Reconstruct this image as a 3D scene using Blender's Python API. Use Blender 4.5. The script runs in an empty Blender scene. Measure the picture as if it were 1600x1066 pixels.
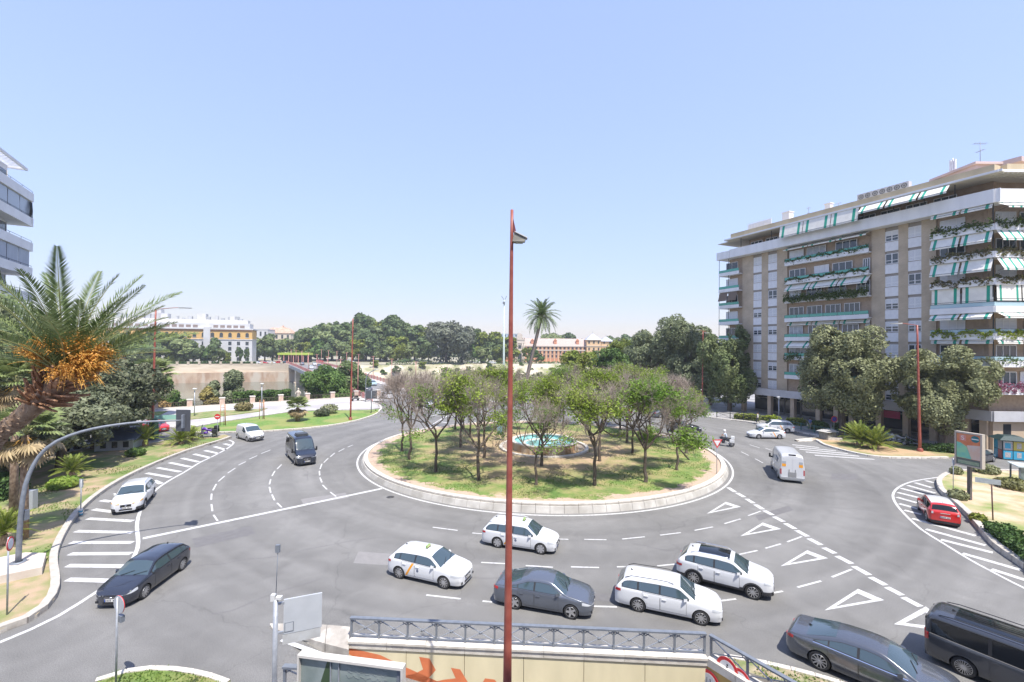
import bpy, bmesh, math, random
import numpy as np
from mathutils import Vector, Matrix, noise
random.seed(7); np.random.seed(7)
sc = bpy.context.scene
PI = math.pi
# ------------------------------------------------------------------ camera
CAM_H = 12.0
FPX = 700.0
PITCH = math.atan(7.0/FPX); ROLL = 0.0087
_f = Vector((0, math.cos(PITCH), math.sin(PITCH)))
_r0 = Vector((1, 0, 0)); _u0 = Vector((0, -math.sin(PITCH), math.cos(PITCH)))
_r = _r0*math.cos(ROLL)+_u0*math.sin(ROLL); _u = _u0*math.cos(ROLL)-_r0*math.sin(ROLL)
cam = bpy.data.cameras.new('camera'); camo = bpy.data.objects.new('camera', cam)
sc.collection.objects.link(camo); sc.camera = camo
cam.sensor_width = 36; cam.lens = 36*FPX/1600; cam.clip_end = 9000; cam.clip_start = 0.3
m = Matrix((( _r.x, _u.x, -_f.x, 0), (_r.y, _u.y, -_f.y, 0), (_r.z, _u.z, -_f.z, CAM_H), (0, 0, 0, 1)))
camo.matrix_world = m
def G(px, py, z=0.0):
    "a spot on the ground (or on the level z) from a survey of the photograph"
    d = _f*FPX + _r*(px-800) - _u*(py-533)
    t = (z-CAM_H)/d.z
    return Vector((d.x*t, d.y*t, z))
def D(px, py, dist):
    d = _f*FPX + _r*(px-800) - _u*(py-533)
    t = dist/d.y
    return Vector((d.x*t, d.y*t, CAM_H+d.z*t))
# ------------------------------------------------------------------ sky, sun, exposure
SUN_EL = math.radians(64.0)
SUN_V = Vector((0.47, -0.88, 0)).normalized()*math.cos(SUN_EL) + Vector((0, 0, math.sin(SUN_EL)))
w = bpy.data.worlds.new('World'); sc.world = w; w.use_nodes = True
nt = w.node_tree; bg = nt.nodes['Background']
sky = nt.nodes.new('ShaderNodeTexSky'); sky.sky_type = 'NISHITA'; sky.sun_disc = False
sky.sun_elevation = SUN_EL; sky.sun_rotation = math.atan2(SUN_V.x, SUN_V.y)
sky.altitude = 0; sky.air_density = 1.0; sky.dust_density = 0.4; sky.ozone_density = 4.0
# sky colour graded: bright horizon band compressed by luminance, then gamma and tint
_bw = nt.nodes.new('ShaderNodeRGBToBW'); nt.links.new(sky.outputs[0], _bw.inputs[0])
_m1 = nt.nodes.new('ShaderNodeMath'); _m1.operation = 'MULTIPLY_ADD'; nt.links.new(_bw.outputs[0], _m1.inputs[0]); _m1.inputs[1].default_value = 2.0/2.95; _m1.inputs[2].default_value = 1.0
_m2 = nt.nodes.new('ShaderNodeMath'); _m2.operation = 'DIVIDE'; _m2.inputs[0].default_value = 1/2.95; nt.links.new(_m1.outputs[0], _m2.inputs[1])
_v = nt.nodes.new('ShaderNodeVectorMath'); _v.operation = 'SCALE'; nt.links.new(sky.outputs[0], _v.inputs[0]); nt.links.new(_m2.outputs[0], _v.inputs['Scale'])
_g = nt.nodes.new('ShaderNodeGamma'); _g.inputs[1].default_value = 0.8; nt.links.new(_v.outputs[0], _g.inputs[0])
_t = nt.nodes.new('ShaderNodeVectorMath'); _t.operation = 'MULTIPLY'; nt.links.new(_g.outputs[0], _t.inputs[0]); _t.inputs[1].default_value = (5.75, 4.95, 5.2)
nt.links.new(_t.outputs[0], bg.inputs[0]); bg.inputs[1].default_value = 0.138
sun = bpy.data.lights.new('sun', 'SUN'); suno = bpy.data.objects.new('sun', sun); sc.collection.objects.link(suno)
sun.energy = 2.65; sun.angle = math.radians(0.55); sun.color = (1.0, 0.955, 0.89)
suno.rotation_euler = SUN_V.to_track_quat('Z', 'Y').to_euler()
suno.location = (0, 0, 60)
sc.view_settings.view_transform = 'Standard'; sc.view_settings.look = 'None'
sc.view_settings.exposure = 1.43; sc.view_settings.gamma = 1; sc.view_settings.use_curve_mapping = False
sc.cycles.max_bounces = 6; sc.cycles.transparent_max_bounces = 8
# ------------------------------------------------------------------ materials
MATS = {}
def mat(name, c, c2=None, scale=4.0, rough=0.75, metal=0.0, bump=0.0, bscale=None, coat=0.0, spec=0.5, detail=4, c3=None, scale2=0.3, trans=0.0, emis=None, stretch=None, lo=0.38, hi=0.62):
    if name in MATS: return MATS[name]
    M = bpy.data.materials.new(name); M.use_nodes = True; MATS[name] = M
    t = M.node_tree; b = t.nodes['Principled BSDF']; L = t.links
    b.inputs['Roughness'].default_value = rough; b.inputs['Metallic'].default_value = metal
    b.inputs['Coat Weight'].default_value = coat; b.inputs['Specular IOR Level'].default_value = spec
    b.inputs['Coat Roughness'].default_value = 0.05
    if trans: b.inputs['Transmission Weight'].default_value = trans
    b.inputs['Base Color'].default_value = (*c, 1)
    tc = t.nodes.new('ShaderNodeTexCoord'); src = tc.outputs['Object']
    if stretch:
        mp = t.nodes.new('ShaderNodeMapping'); mp.inputs['Scale'].default_value = stretch
        L.new(src, mp.inputs[0]); src = mp.outputs[0]
    if c2:
        n = t.nodes.new('ShaderNodeTexNoise'); n.inputs['Scale'].default_value = scale; n.inputs['Detail'].default_value = detail
        L.new(src, n.inputs[0])
        r = t.nodes.new('ShaderNodeValToRGB'); r.color_ramp.elements[0].position = lo; r.color_ramp.elements[1].position = hi
        r.color_ramp.elements[0].color = (*c, 1); r.color_ramp.elements[1].color = (*c2, 1)
        L.new(n.outputs[0], r.inputs[0]); out = r.outputs[0]
        if c3:
            n2 = t.nodes.new('ShaderNodeTexNoise'); n2.inputs['Scale'].default_value = scale2; n2.inputs['Detail'].default_value = 5
            L.new(src, n2.inputs[0])
            r2 = t.nodes.new('ShaderNodeValToRGB'); r2.color_ramp.elements[0].position = .45; r2.color_ramp.elements[1].position = .6
            L.new(n2.outputs[0], r2.inputs[0])
            mx = t.nodes.new('ShaderNodeMix'); mx.data_type = 'RGBA'
            L.new(r2.outputs[0], mx.inputs[0]); L.new(out, mx.inputs[6]); mx.inputs[7].default_value = (*c3, 1); out = mx.outputs[2]
        L.new(out, b.inputs['Base Color'])
    if bump:
        n = t.nodes.new('ShaderNodeTexNoise'); n.inputs['Scale'].default_value = bscale or scale*3; n.inputs['Detail'].default_value = 5
        L.new(src, n.inputs[0])
        bp = t.nodes.new('ShaderNodeBump'); bp.inputs['Strength'].default_value = bump; bp.inputs['Distance'].default_value = 0.05
        L.new(n.outputs[0], bp.inputs['Height']); L.new(bp.outputs[0], b.inputs['Normal'])
    if emis:
        b.inputs['Emission Color'].default_value = (*emis, 1); b.inputs['Emission Strength'].default_value = 1
    return M
def leafmat(name, c, c2, scale=0.6, trl=0.25, rough=0.55, c3=None):
    if name in MATS: return MATS[name]
    M = bpy.data.materials.new(name); M.use_nodes = True; MATS[name] = M
    t = M.node_tree; b = t.nodes['Principled BSDF']; L = t.links; o = t.nodes['Material Output']
    g = t.nodes.new('ShaderNodeNewGeometry')
    n = t.nodes.new('ShaderNodeTexNoise'); n.inputs['Scale'].default_value = scale; n.inputs['Detail'].default_value = 6; n.inputs['Roughness'].default_value = .7
    L.new(g.outputs['Position'], n.inputs[0])
    r = t.nodes.new('ShaderNodeValToRGB'); r.color_ramp.elements[0].position = .36; r.color_ramp.elements[1].position = .64
    r.color_ramp.elements[0].color = (*c, 1); r.color_ramp.elements[1].color = (*c2, 1)
    L.new(n.outputs[0], r.inputs[0]); out = r.outputs[0]
    hs = t.nodes.new('ShaderNodeHueSaturation')
    mr = t.nodes.new('ShaderNodeMapRange'); mr.inputs[3].default_value = .78; mr.inputs[4].default_value = 1.22
    L.new(g.outputs['Random Per Island'], mr.inputs[0]); L.new(mr.outputs[0], hs.inputs['Value'])
    L.new(out, hs.inputs['Color']); out = hs.outputs[0]
    L.new(out, b.inputs['Base Color']); b.inputs['Roughness'].default_value = rough; b.inputs['Specular IOR Level'].default_value = .2
    tr = t.nodes.new('ShaderNodeBsdfTranslucent'); L.new(out, tr.inputs[0])
    mx = t.nodes.new('ShaderNodeMixShader'); mx.inputs[0].default_value = trl
    L.new(b.outputs[0], mx.inputs[1]); L.new(tr.outputs[0], mx.inputs[2]); L.new(mx.outputs[0], o.inputs[0])
    return M
def asphalt(name, c, c2, center=None):
    M = bpy.data.materials.new(name); M.use_nodes = True; MATS[name] = M
    t = M.node_tree; b = t.nodes['Principled BSDF']; L = t.links; b.inputs['Roughness'].default_value = .86; b.inputs['Specular IOR Level'].default_value = .3
    g = t.nodes.new('ShaderNodeNewGeometry'); P = g.outputs['Position']
    def nz(sc_, lo, hi, det=6, dist=0.0):
        n = t.nodes.new('ShaderNodeTexNoise'); n.inputs['Scale'].default_value = sc_; n.inputs['Detail'].default_value = det; n.inputs['Distortion'].default_value = dist
        L.new(P, n.inputs[0]); r = t.nodes.new('ShaderNodeMapRange'); r.inputs[1].default_value = .3; r.inputs[2].default_value = .7
        r.inputs[3].default_value = lo; r.inputs[4].default_value = hi; L.new(n.outputs[0], r.inputs[0]); return r.outputs[0]
    def mul(a, b_):
        x = t.nodes.new('ShaderNodeMath'); x.operation = 'MULTIPLY'; L.new(a, x.inputs[0])
        if isinstance(b_, float): x.inputs[1].default_value = b_
        else: L.new(b_, x.inputs[1])
        return x.outputs[0]
    big = nz(.09, .86, 1.15, 4, .5); med = nz(.7, .91, 1.10, 7, .8); fine = nz(30, .72, 1.30, 2)
    v = mul(mul(big, med), fine)
    if center:
        # wear bands that run round the roundabout: polished wheel tracks
        sx = t.nodes.new('ShaderNodeSeparateXYZ'); L.new(P, sx.inputs[0])
        cx = t.nodes.new('ShaderNodeCombineXYZ'); L.new(sx.outputs[0], cx.inputs[0]); L.new(sx.outputs[1], cx.inputs[1])
        ds = t.nodes.new('ShaderNodeVectorMath'); ds.operation = 'DISTANCE'; L.new(cx.outputs[0], ds.inputs[0]); ds.inputs[1].default_value = center
        n1 = t.nodes.new('ShaderNodeTexNoise'); n1.noise_dimensions = '1D'; n1.inputs['Scale'].default_value = .55; n1.inputs['Detail'].default_value = 2
        L.new(ds.outputs['Value'], n1.inputs['W'])
        r = t.nodes.new('ShaderNodeMapRange'); r.inputs[1].default_value = .35; r.inputs[2].default_value = .65; r.inputs[3].default_value = .91; r.inputs[4].default_value = 1.07
        L.new(n1.outputs[0], r.inputs[0]); v = mul(v, r.outputs[0])
    # a few dark oil marks and sealed cracks
    vor = t.nodes.new('ShaderNodeTexVoronoi'); vor.feature = 'DISTANCE_TO_EDGE'; vor.inputs['Scale'].default_value = .075
    nd = t.nodes.new('ShaderNodeTexNoise'); nd.inputs['Scale'].default_value = .5; nd.inputs['Detail'].default_value = 5; L.new(P, nd.inputs[0])
    av = t.nodes.new('ShaderNodeVectorMath'); av.operation = 'MULTIPLY_ADD'; L.new(nd.outputs['Color'], av.inputs[0]); av.inputs[1].default_value = (3, 3, 0); L.new(P, av.inputs[2])
    L.new(av.outputs[0], vor.inputs[0])
    r = t.nodes.new('ShaderNodeMapRange'); r.inputs[1].default_value = 0; r.inputs[2].default_value = .004; r.inputs[3].default_value = .84; r.inputs[4].default_value = 1
    L.new(vor.outputs['Distance'], r.inputs[0]); v = mul(v, r.outputs[0])
    n4 = t.nodes.new('ShaderNodeTexNoise'); n4.inputs['Scale'].default_value = .35; n4.inputs['Detail'].default_value = 3; L.new(P, n4.inputs[0])
    r = t.nodes.new('ShaderNodeMapRange'); r.inputs[1].default_value = .66; r.inputs[2].default_value = .76; r.inputs[3].default_value = 1; r.inputs[4].default_value = .8
    L.new(n4.outputs[0], r.inputs[0]); v = mul(v, r.outputs[0])
    mx = t.nodes.new('ShaderNodeVectorMath'); mx.operation = 'SCALE'; mx.inputs[0].default_value = c; L.new(v, mx.inputs['Scale'])
    L.new(mx.outputs[0], b.inputs['Base Color'])
    bp = t.nodes.new('ShaderNodeBump'); bp.inputs['Strength'].default_value = .25; bp.inputs['Distance'].default_value = .01
    n5 = t.nodes.new('ShaderNodeTexNoise'); n5.inputs['Scale'].default_value = 60; L.new(P, n5.inputs[0]); L.new(n5.outputs[0], bp.inputs['Height']); L.new(bp.outputs[0], b.inputs['Normal'])
    return M
def carpaint(name, c, rough=.28, metal=0.0, coat=1.0):
    return mat(name, c, rough=rough, metal=metal, coat=coat)
# ------------------------------------------------------------------ mesh helpers
COL = sc.collection
class MB:
    def __init__(s, xf=None): s.v = []; s.f = []; s.m = []; s.xf = xf; s.sm = []
    def add(s, vs, fs, m=0, smooth=False):
        o = len(s.v)
        if s.xf is not None: vs = [s.xf @ Vector(p) for p in vs]
        s.v += [tuple(p) for p in vs]; s.f += [tuple(i+o for i in f) for f in fs]; s.m += [m]*len(fs); s.sm += [smooth]*len(fs)
        return s
    def box(s, x0, x1, y0, y1, z0, z1, m=0):
        return s.add([(x0,y0,z0),(x1,y0,z0),(x1,y1,z0),(x0,y1,z0),(x0,y0,z1),(x1,y0,z1),(x1,y1,z1),(x0,y1,z1)],
            [(0,3,2,1),(4,5,6,7),(0,1,5,4),(1,2,6,5),(2,3,7,6),(3,0,4,7)], m)
    def bar(s, a, b, w, h=None, m=0, up=(0,0,1)):
        "rectangular bar from a to b"
        a = Vector(a); b = Vector(b); h = h or w; d = (b-a).normalized(); up = Vector(up)
        if abs(d.dot(up)) > .98: up = Vector((1,0,0))
        sd = d.cross(up).normalized(); u2 = sd.cross(d)
        vs = [p+sd*i*w/2+u2*j*h/2 for p in (a, b) for i, j in ((-1,-1),(1,-1),(1,1),(-1,1))]
        return s.add(vs, [(0,3,2,1),(4,5,6,7),(0,1,5,4),(1,2,6,5),(2,3,7,6),(3,0,4,7)], m)
    def tube(s, pts, rad, seg=8, m=0, cap=True, smooth=True):
        pts = [Vector(p) for p in pts]; n = len(pts)
        if not hasattr(rad, '__len__'): rad = [rad]*n
        vs = []; ref = None
        for i, p in enumerate(pts):
            d = (pts[min(i+1, n-1)]-pts[max(i-1, 0)])
            d = d.normalized() if d.length > 1e-9 else Vector((0,0,1))
            if ref is None: ref = Vector((1,0,0)) if abs(d.x) < .9 else Vector((0,1,0))
            a = (ref-d*ref.dot(d)).normalized(); ref = a; b = d.cross(a)
            for k in range(seg):
                t = 2*PI*k/seg; vs.append(p+(a*math.cos(t)+b*math.sin(t))*rad[i])
        fs = [(i*seg+k, i*seg+(k+1) % seg, (i+1)*seg+(k+1) % seg, (i+1)*seg+k) for i in range(n-1) for k in range(seg)]
        s.add(vs, fs, m, smooth)
        if cap:
            o = len(s.v)-len(vs)
            s.f += [tuple(o+k for k in reversed(range(seg))), tuple(o+(n-1)*seg+k for k in range(seg))]; s.m += [m, m]; s.sm += [False, False]
        return s
    def lathe(s, prof, seg=24, m=0, c=(0,0,0), axis='z', smooth=True, close=False):
        vs = []
        for r, z in prof:
            for k in range(seg):
                t = 2*PI*k/seg; x, y = r*math.cos(t), r*math.sin(t)
                p = (x, y, z) if axis == 'z' else ((x, z, y) if axis == 'y' else (z, x, y))
                vs.append((p[0]+c[0], p[1]+c[1], p[2]+c[2]))
        n = len(prof)
        fs = [(i*seg+k, i*seg+(k+1) % seg, (i+1)*seg+(k+1) % seg, (i+1)*seg+k) for i in range(n-1) for k in range(seg)]
        if close: fs += [tuple(range(seg))[::-1], tuple((n-1)*seg+k for k in range(seg))]
        return s.add(vs, fs, m, smooth)
    def prism(s, poly, z0, z1, m=0, mside=None, top=True, bottom=False):
        "vertical prism over a plan polygon (list of (x, y))"
        n = len(poly); A = sum(poly[i][0]*poly[(i+1) % n][1]-poly[(i+1) % n][0]*poly[i][1] for i in range(n))
        if A < 0: poly = poly[::-1]
        vs = [(p[0], p[1], z0) for p in poly]+[(p[0], p[1], z1) for p in poly]
        fs = [(i, (i+1) % n, n+(i+1) % n, n+i) for i in range(n)]
        s.add(vs, fs, m if mside is None else mside)
        if top: s.add(vs[n:], [tuple(range(n))], m)
        if bottom: s.add(vs[:n], [tuple(range(n))[::-1]], m)
        return s
    def plate(s, poly, y0, y1, m=0):
        "upright plate: outline in x, z, between y0 and y1"
        n = len(poly); vs = [(p[0], y0, p[1]) for p in poly]+[(p[0], y1, p[1]) for p in poly]
        return s.add(vs, [(i, (i+1) % n, n+(i+1) % n, n+i) for i in range(n)]+[tuple(range(n))[::-1], tuple(range(n, 2*n))], m)
    def quad(s, a, b, c, d, m=0): return s.add([a, b, c, d], [(0,1,2,3)], m)
    def mesh(s, name, mats):
        me = bpy.data.meshes.new(name); me.from_pydata(s.v, [], s.f)
        mats = mats if isinstance(mats, (list, tuple)) else [mats]
        for x in mats: me.materials.append(x)
        me.polygons.foreach_set('material_index', s.m); me.polygons.foreach_set('use_smooth', s.sm)
        me.update(); return me
    def build(s, name, mats, parent=None, **kw):
        return link(name, s.mesh(name, mats), parent, **kw)
def link(name, data, parent=None, loc=None, rot=None, label=None, cat=None, group=None, kind=None, scale=None):
    o = bpy.data.objects.new(name, data); COL.objects.link(o)
    if parent: o.parent = parent
    if loc is not None: o.location = loc
    if rot is not None: o.rotation_euler = rot if hasattr(rot, '__len__') else (0, 0, rot)
    if scale is not None: o.scale = scale if hasattr(scale, '__len__') else (scale,)*3
    return tag(o, label, cat, group, kind)
def tag(o, label=None, cat=None, group=None, kind=None):
    if label: o['label'] = label
    if cat: o['category'] = cat
    if group: o['group'] = group
    if kind: o['kind'] = kind
    return o
def thing(name, label, cat, loc=(0,0,0), rot=0, group=None, scale=None):
    return link(name, None, None, loc, rot, label, cat, group, None, scale)
def kids(o): return [c for c in bpy.data.objects if c.parent == o]
KIDC = {}
def copy_thing(o, loc, rot=None, label=None, scale=None, group=None):
    if o.name not in KIDC: KIDC[o.name] = [(c, kids(c)) for c in kids(o)]
    r = o.copy(); COL.objects.link(r); r.location = loc
    if rot is not None: r.rotation_euler = rot if hasattr(rot, '__len__') else (0, 0, rot)
    if scale is not None: r.scale = scale if hasattr(scale, '__len__') else (scale,)*3
    if label: r['label'] = label
    if group: r['group'] = group
    for c, gs in KIDC[o.name]:
        d = c.copy(); COL.objects.link(d); d.parent = r
        for g in gs:
            e = g.copy(); COL.objects.link(e); e.parent = d
    return r
def npmesh(name, V, Fq, mats, mi=None, smooth=False):
    "quads from numpy arrays"
    me = bpy.data.meshes.new(name); nv = len(V); nf = len(Fq); k = Fq.shape[1]
    me.vertices.add(nv); me.vertices.foreach_set('co', np.asarray(V, np.float32).ravel())
    me.loops.add(nf*k); me.loops.foreach_set('vertex_index', np.asarray(Fq, np.int32).ravel())
    me.polygons.add(nf); me.polygons.foreach_set('loop_start', np.arange(0, nf*k, k, dtype=np.int32))
    mats = mats if isinstance(mats, (list, tuple)) else [mats]
    for x in mats: me.materials.append(x)
    if mi is not None: me.polygons.foreach_set('material_index', np.asarray(mi, np.int32))
    if smooth: me.polygons.foreach_set('use_smooth', np.ones(nf, bool))
    me.update(calc_edges=True); return me
def leafcloud(P, size, rng, aspect=1.6, up=0.35, normals=None):
    "one rhombus per point, random orientation"
    n = len(P); a = rng.normal(size=(n, 3)); a[:, 2] *= .7
    if normals is not None: nn = normals + rng.normal(size=(n, 3))*.55
    else: nn = rng.normal(size=(n, 3)); nn[:, 2] += up
    nn /= np.linalg.norm(nn, axis=1, keepdims=True)+1e-9
    a = a-(a*nn).sum(1, keepdims=True)*nn; a /= np.linalg.norm(a, axis=1, keepdims=True)+1e-9
    b = np.cross(nn, a); s = size*rng.uniform(.65, 1.35, (n, 1))
    V = np.stack([P-a*s*aspect*.5, P-b*s*.5, P+a*s*aspect*.5, P+b*s*.5], 1).reshape(-1, 3)
    F = np.arange(4*n).reshape(-1, 4); return V, F
def smooth_path(pts, step=1.0, closed=False):
    "Catmull-Rom through the points, resampled"
    pts = [Vector(p) for p in pts]; n = len(pts); out = []
    rng = range(n if closed else n-1)
    for i in rng:
        p0 = pts[(i-1) % n] if closed or i > 0 else pts[0]; p1 = pts[i]; p2 = pts[(i+1) % n]; p3 = pts[(i+2) % n] if closed or i < n-2 else pts[-1]
        k = max(2, int((p2-p1).length/step*2))
        for j in range(k):
            t = j/k; out.append(.5*((2*p1)+(p2-p0)*t+(2*p0-5*p1+4*p2-p3)*t*t+(3*p1-p0-3*p2+p3)*t**3))
    out.append(pts[0].copy() if closed else pts[-1].copy())
    # resample
    d = [0]
    for i in range(1, len(out)): d.append(d[-1]+(out[i]-out[i-1]).length)
    m = max(1, round(d[-1]/step)); res = []; j = 0
    for i in range(m+1):
        s = d[-1]*i/m
        while j < len(d)-2 and d[j+1] < s: j += 1
        t = (s-d[j])/max(1e-9, d[j+1]-d[j]); res.append(out[j].lerp(out[j+1], min(1, t)))
    return res
def offset_path(path, off):
    out = []; n = len(path)
    for i, p in enumerate(path):
        d = (path[min(i+1, n-1)]-path[max(0, i-1)]); d.z = 0; d.normalize(); out.append(p+Vector((-d.y, d.x, 0))*off)
    return out
def inside(poly, x, y):
    c = False; n = len(poly); j = n-1
    for i in range(n):
        xi, yi = poly[i][0], poly[i][1]; xj, yj = poly[j][0], poly[j][1]
        if (yi > y) != (yj > y) and x < (xj-xi)*(y-yi)/(yj-yi)+xi: c = not c
        j = i
    return c
# ================================================================== SETTING: ground, river, roads, kerbs, paint
ICX, ICY, IR = 3.35, 51.7, 19.55          # roundabout island: centre and wall radius
def isl_z(x, y):                           # top of the island ground: high at the near rim, low at the far one
    return .35-.24*(y-ICY)/IR
ASPH = asphalt('asphalt', (.176, .172, .163), None, (ICX, ICY, 0))
ASPH2 = asphalt('asphalt_far', (.20, .198, .196), None)
CONC = mat('concrete', (.42, .40, .36), (.52, .50, .455), 1.2, .85, bump=.25, bscale=18, c3=(.36, .34, .30), scale2=.5)
KERBM = mat('kerb_stone', (.40, .37, .32), (.55, .51, .45), 2.5, .85, bump=.3, bscale=25, c3=(.33, .30, .26), scale2=1.1)
KERBL = mat('pale_kerb', (.52, .48, .42), (.64, .60, .53), 2.5, .85, bump=.3, bscale=25)
PAVE = mat('paving', (.42, .40, .38), (.54, .52, .49), .8, .85, c3=(.36, .34, .33), scale2=.15)
SIDEW = mat('sidewalk', (.30, .29, .29), (.38, .37, .36), 1.0, .85, c3=(.24, .235, .23), scale2=.3)
LAWN = mat('lawn', (.10, .17, .035), (.165, .225, .05), 3.0, .95, bump=.6, bscale=30, c3=(.33, .25, .13), scale2=.16)
LAWN_G = mat('green_lawn', (.10, .20, .035), (.17, .26, .055), 2.5, .95, bump=.6, bscale=30, c3=(.24, .26, .08), scale2=.25)
DRYL = mat('dry_lawn', (.42, .29, .18), (.50, .37, .23), 1.5, .95, bump=.5, bscale=25, c3=(.17, .20, .06), scale2=.35)
SOIL = mat('soil', (.42, .26, .16), (.50, .33, .21), 5, .95, bump=.6, bscale=20)
PAINT = mat('road_paint', (.33, .325, .315), (.56, .555, .54), 5, .6, lo=.28, hi=.5, detail=9)
WATER = mat('river_water', (.10, .115, .085), rough=.12, bump=.25, bscale=.9, spec=.6)
WALLC = mat('river_wall_stone', (.54, .45, .33), (.66, .57, .44), .5, .9, c3=(.42, .36, .28), scale2=.15, stretch=(.25, .25, 1.6))
WALLB = mat('river_wall_stain', (.36, .24, .16), (.50, .38, .27), .4, .9, c3=(.48, .42, .34), scale2=.2, stretch=(1, 1, .35))
FARG = mat('far_ground', (.26, .25, .17), (.36, .33, .24), .05, .95)

def fill(name, outer, holes, z, m, parent=None, kind='structure'):
    bm = bmesh.new(); es = []
    for loop in [outer]+holes:
        vs = [bm.verts.new((p[0], p[1], z(p[0], p[1]) if callable(z) else z)) for p in loop]
        for i in range(len(vs)): es.append(bm.edges.new((vs[i], vs[(i+1) % len(vs)])))
    bmesh.ops.triangle_fill(bm, use_beauty=True, use_dissolve=False, edges=es)
    bmesh.ops.recalc_face_normals(bm, faces=bm.faces)
    for f in bm.faces:
        if f.normal.z < 0: f.normal_flip()
    me = bpy.data.meshes.new(name); bm.to_mesh(me); bm.free(); me.materials.append(m)
    return link(name, me, parent, kind=kind)
# near bank outline, with the ramp of the underpass cut out of it
BANK = [(-259, -61), (-63.7, 80), (-40, 97), (-24, 109), (40, 158), (300, 300), (2500, 1100)]
NEAR = BANK+[(2500, -61)]
UW1 = G(545, 1000, .3); UW2 = G(1105, 1027, .3)
UD = (G(1172, 1068, .3)-UW2).normalized()
UW3 = UW2+UD*4.2
HOLE = [(-10.0, UW1.y+.75), (UW1.x, UW1.y), (UW2.x, UW2.y), (UW3.x, UW3.y), (-10.0, UW3.y)]
road = fill('road', NEAR, [HOLE], 0.0, ASPH)
# water and far bank
MB().quad((-2900, -600, -7), (2600, -600, -7), (2600, 2600, -7), (-2900, 2600, -7)).build('river_water', WATER, kind='structure')
FB = [(-700, 7), (-161, 209), (-112.7, 226.6), (-38, 254.6), (100, 300), (420, 420), (2600, 1300)]
fill('far_bank', FB+[(2600, 2600), (-2900, 2600), (-2900, -600)], [], 1.0, FARG)
def wall_run(name, pts, parts, parent=None, kind='structure'):
    "parts: (offset out, z0, z1, thickness, material)"
    for (off, z0, z1, th, m, nm) in parts:
        b = MB()
        for i in range(len(pts)-1):
            a = Vector((*pts[i], 0)); c = Vector((*pts[i+1], 0)); d = (c-a).normalized(); n = Vector((d.y, -d.x, 0))
            p = [a+n*off, c+n*off, c+n*(off-th), a+n*(off-th)]
            b.prism([(q.x, q.y) for q in p], z0, z1, 0, bottom=False)
        b.build(nm, m, parent, kind=kind)
FBW = FB[:3]+[(-98, 232.5)]
wall_run('w', FBW, [(0.02, -7.5, 1.9, .7, WALLC, 'river_wall'), (1.4, -7.5, -2.2, 1.4, WALLB, 'river_wall_base')])
FBS = [(-98, 232.5), (-80, 239.2), (-60, 247), (-38, 254.6), (-10, 264), (30, 277), (100, 300), (200, 340), (420, 420), (2600, 1300)]
sl = MB(); rows = []
for i, (x, y) in enumerate(FBS):
    for k in range(7):
        u = k/6; w_ = 15+3*math.sin(i*1.7); rows.append((x+w_*u*.35+math.sin(i*3+k)*.5*(0 < k < 6), y-w_*u*.94, 1.0-8.4*u**1.15+.35*math.sin(i*2.1+k*1.3)*(0 < k < 6)))
sl.add(rows, [(i*7+k, i*7+k+1, (i+1)*7+k+1, (i+1)*7+k) for i in range(len(FBS)-1) for k in range(6)], 0, True)
sl.build('river_slope', mat('dry_bank', (.44, .38, .28), (.54, .48, .38), .25, .95, c3=(.26, .26, .14), scale2=.12), kind='structure')
wall_run('w', BANK[:6], [(-.02, -7.5, -.02, -.8, WALLC, 'near_river_wall')])
# parapet pillars of the far bank, one after another
fp = MB().box(-.45, .45, -.45, .45, 1.9, 2.9).box(-.55, .55, -.55, .55, 2.9, 3.05).mesh('parapet_pillar', WALLC)
far_wall = thing('river_parapet', 'cream stone parapet with regular pillars along the far river bank', 'parapet')
A_, B_ = Vector((*FB[1], 0)), Vector((*FB[2], 0)); dd = (B_-A_).normalized()
ppts = [A_+dd*s for s in np.arange(-40, 51, 4.4)]
for p in ppts: link('parapet_pillar', fp, far_wall, p+Vector((-.34*dd.y*-1*0, .3, 0)), math.atan2(dd.y, dd.x))
# ---- paving, lawns
def poly_px(L, z=0.0): return [G(x, y, z) for x, y in L]
LK = [(-70, 1010), (0, 990), (38, 977), (76, 952), (92, 928), (94, 904), (91, 890), (91, 868), (100, 843), (113, 820), (126, 802), (152, 778), (183, 757), (213, 741), (248, 725), (290, 708), (328, 696), (352, 688.5), (362, 684.5)]
LU = [(352, 681), (322, 684.5), (290, 684), (250, 692), (212, 697), (165, 701), (127, 704), (60, 722), (0, 738), (-120, 770)]
left_lawn = [tuple(p.xy) for p in smooth_path(poly_px(LK), 1.2)]+[tuple(G(x, y).xy) for x, y in LU]
def slab(name, poly, h, m, mside=None, zt=None):
    b = MB(); b.prism(poly, -.05, h, 0, 1); return b.build(name, [m, mside or KERBM], kind='structure')
# lawn left: mixture of grass and dry earth
LAWN_L = mat('left_lawn_soil', (.40, .29, .19), (.26, .25, .11), 1.3, .95, bump=.5, bscale=20, c3=(.135, .20, .05), scale2=.26, )
slab('left_verge', left_lawn, .16, LAWN_L)
MID = [(300, 675.5), (305, 669.5), (350, 660.5), (400, 653), (450, 645.8), (482, 643.4), (530, 642.7), (575, 642.2), (592, 640.5)]
MIDK = [(594, 643), (590, 647), (578, 652), (562, 657), (545, 661), (525, 664.6), (500, 668), (475, 670.6), (443, 673), (412, 675), (362, 676.4), (305, 677.2)]
slab('middle_verge', [tuple(G(x, y).xy) for x, y in MID]+[tuple(p.xy) for p in smooth_path(poly_px(MIDK), 1.5)], .14, LAWN_G)
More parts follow.
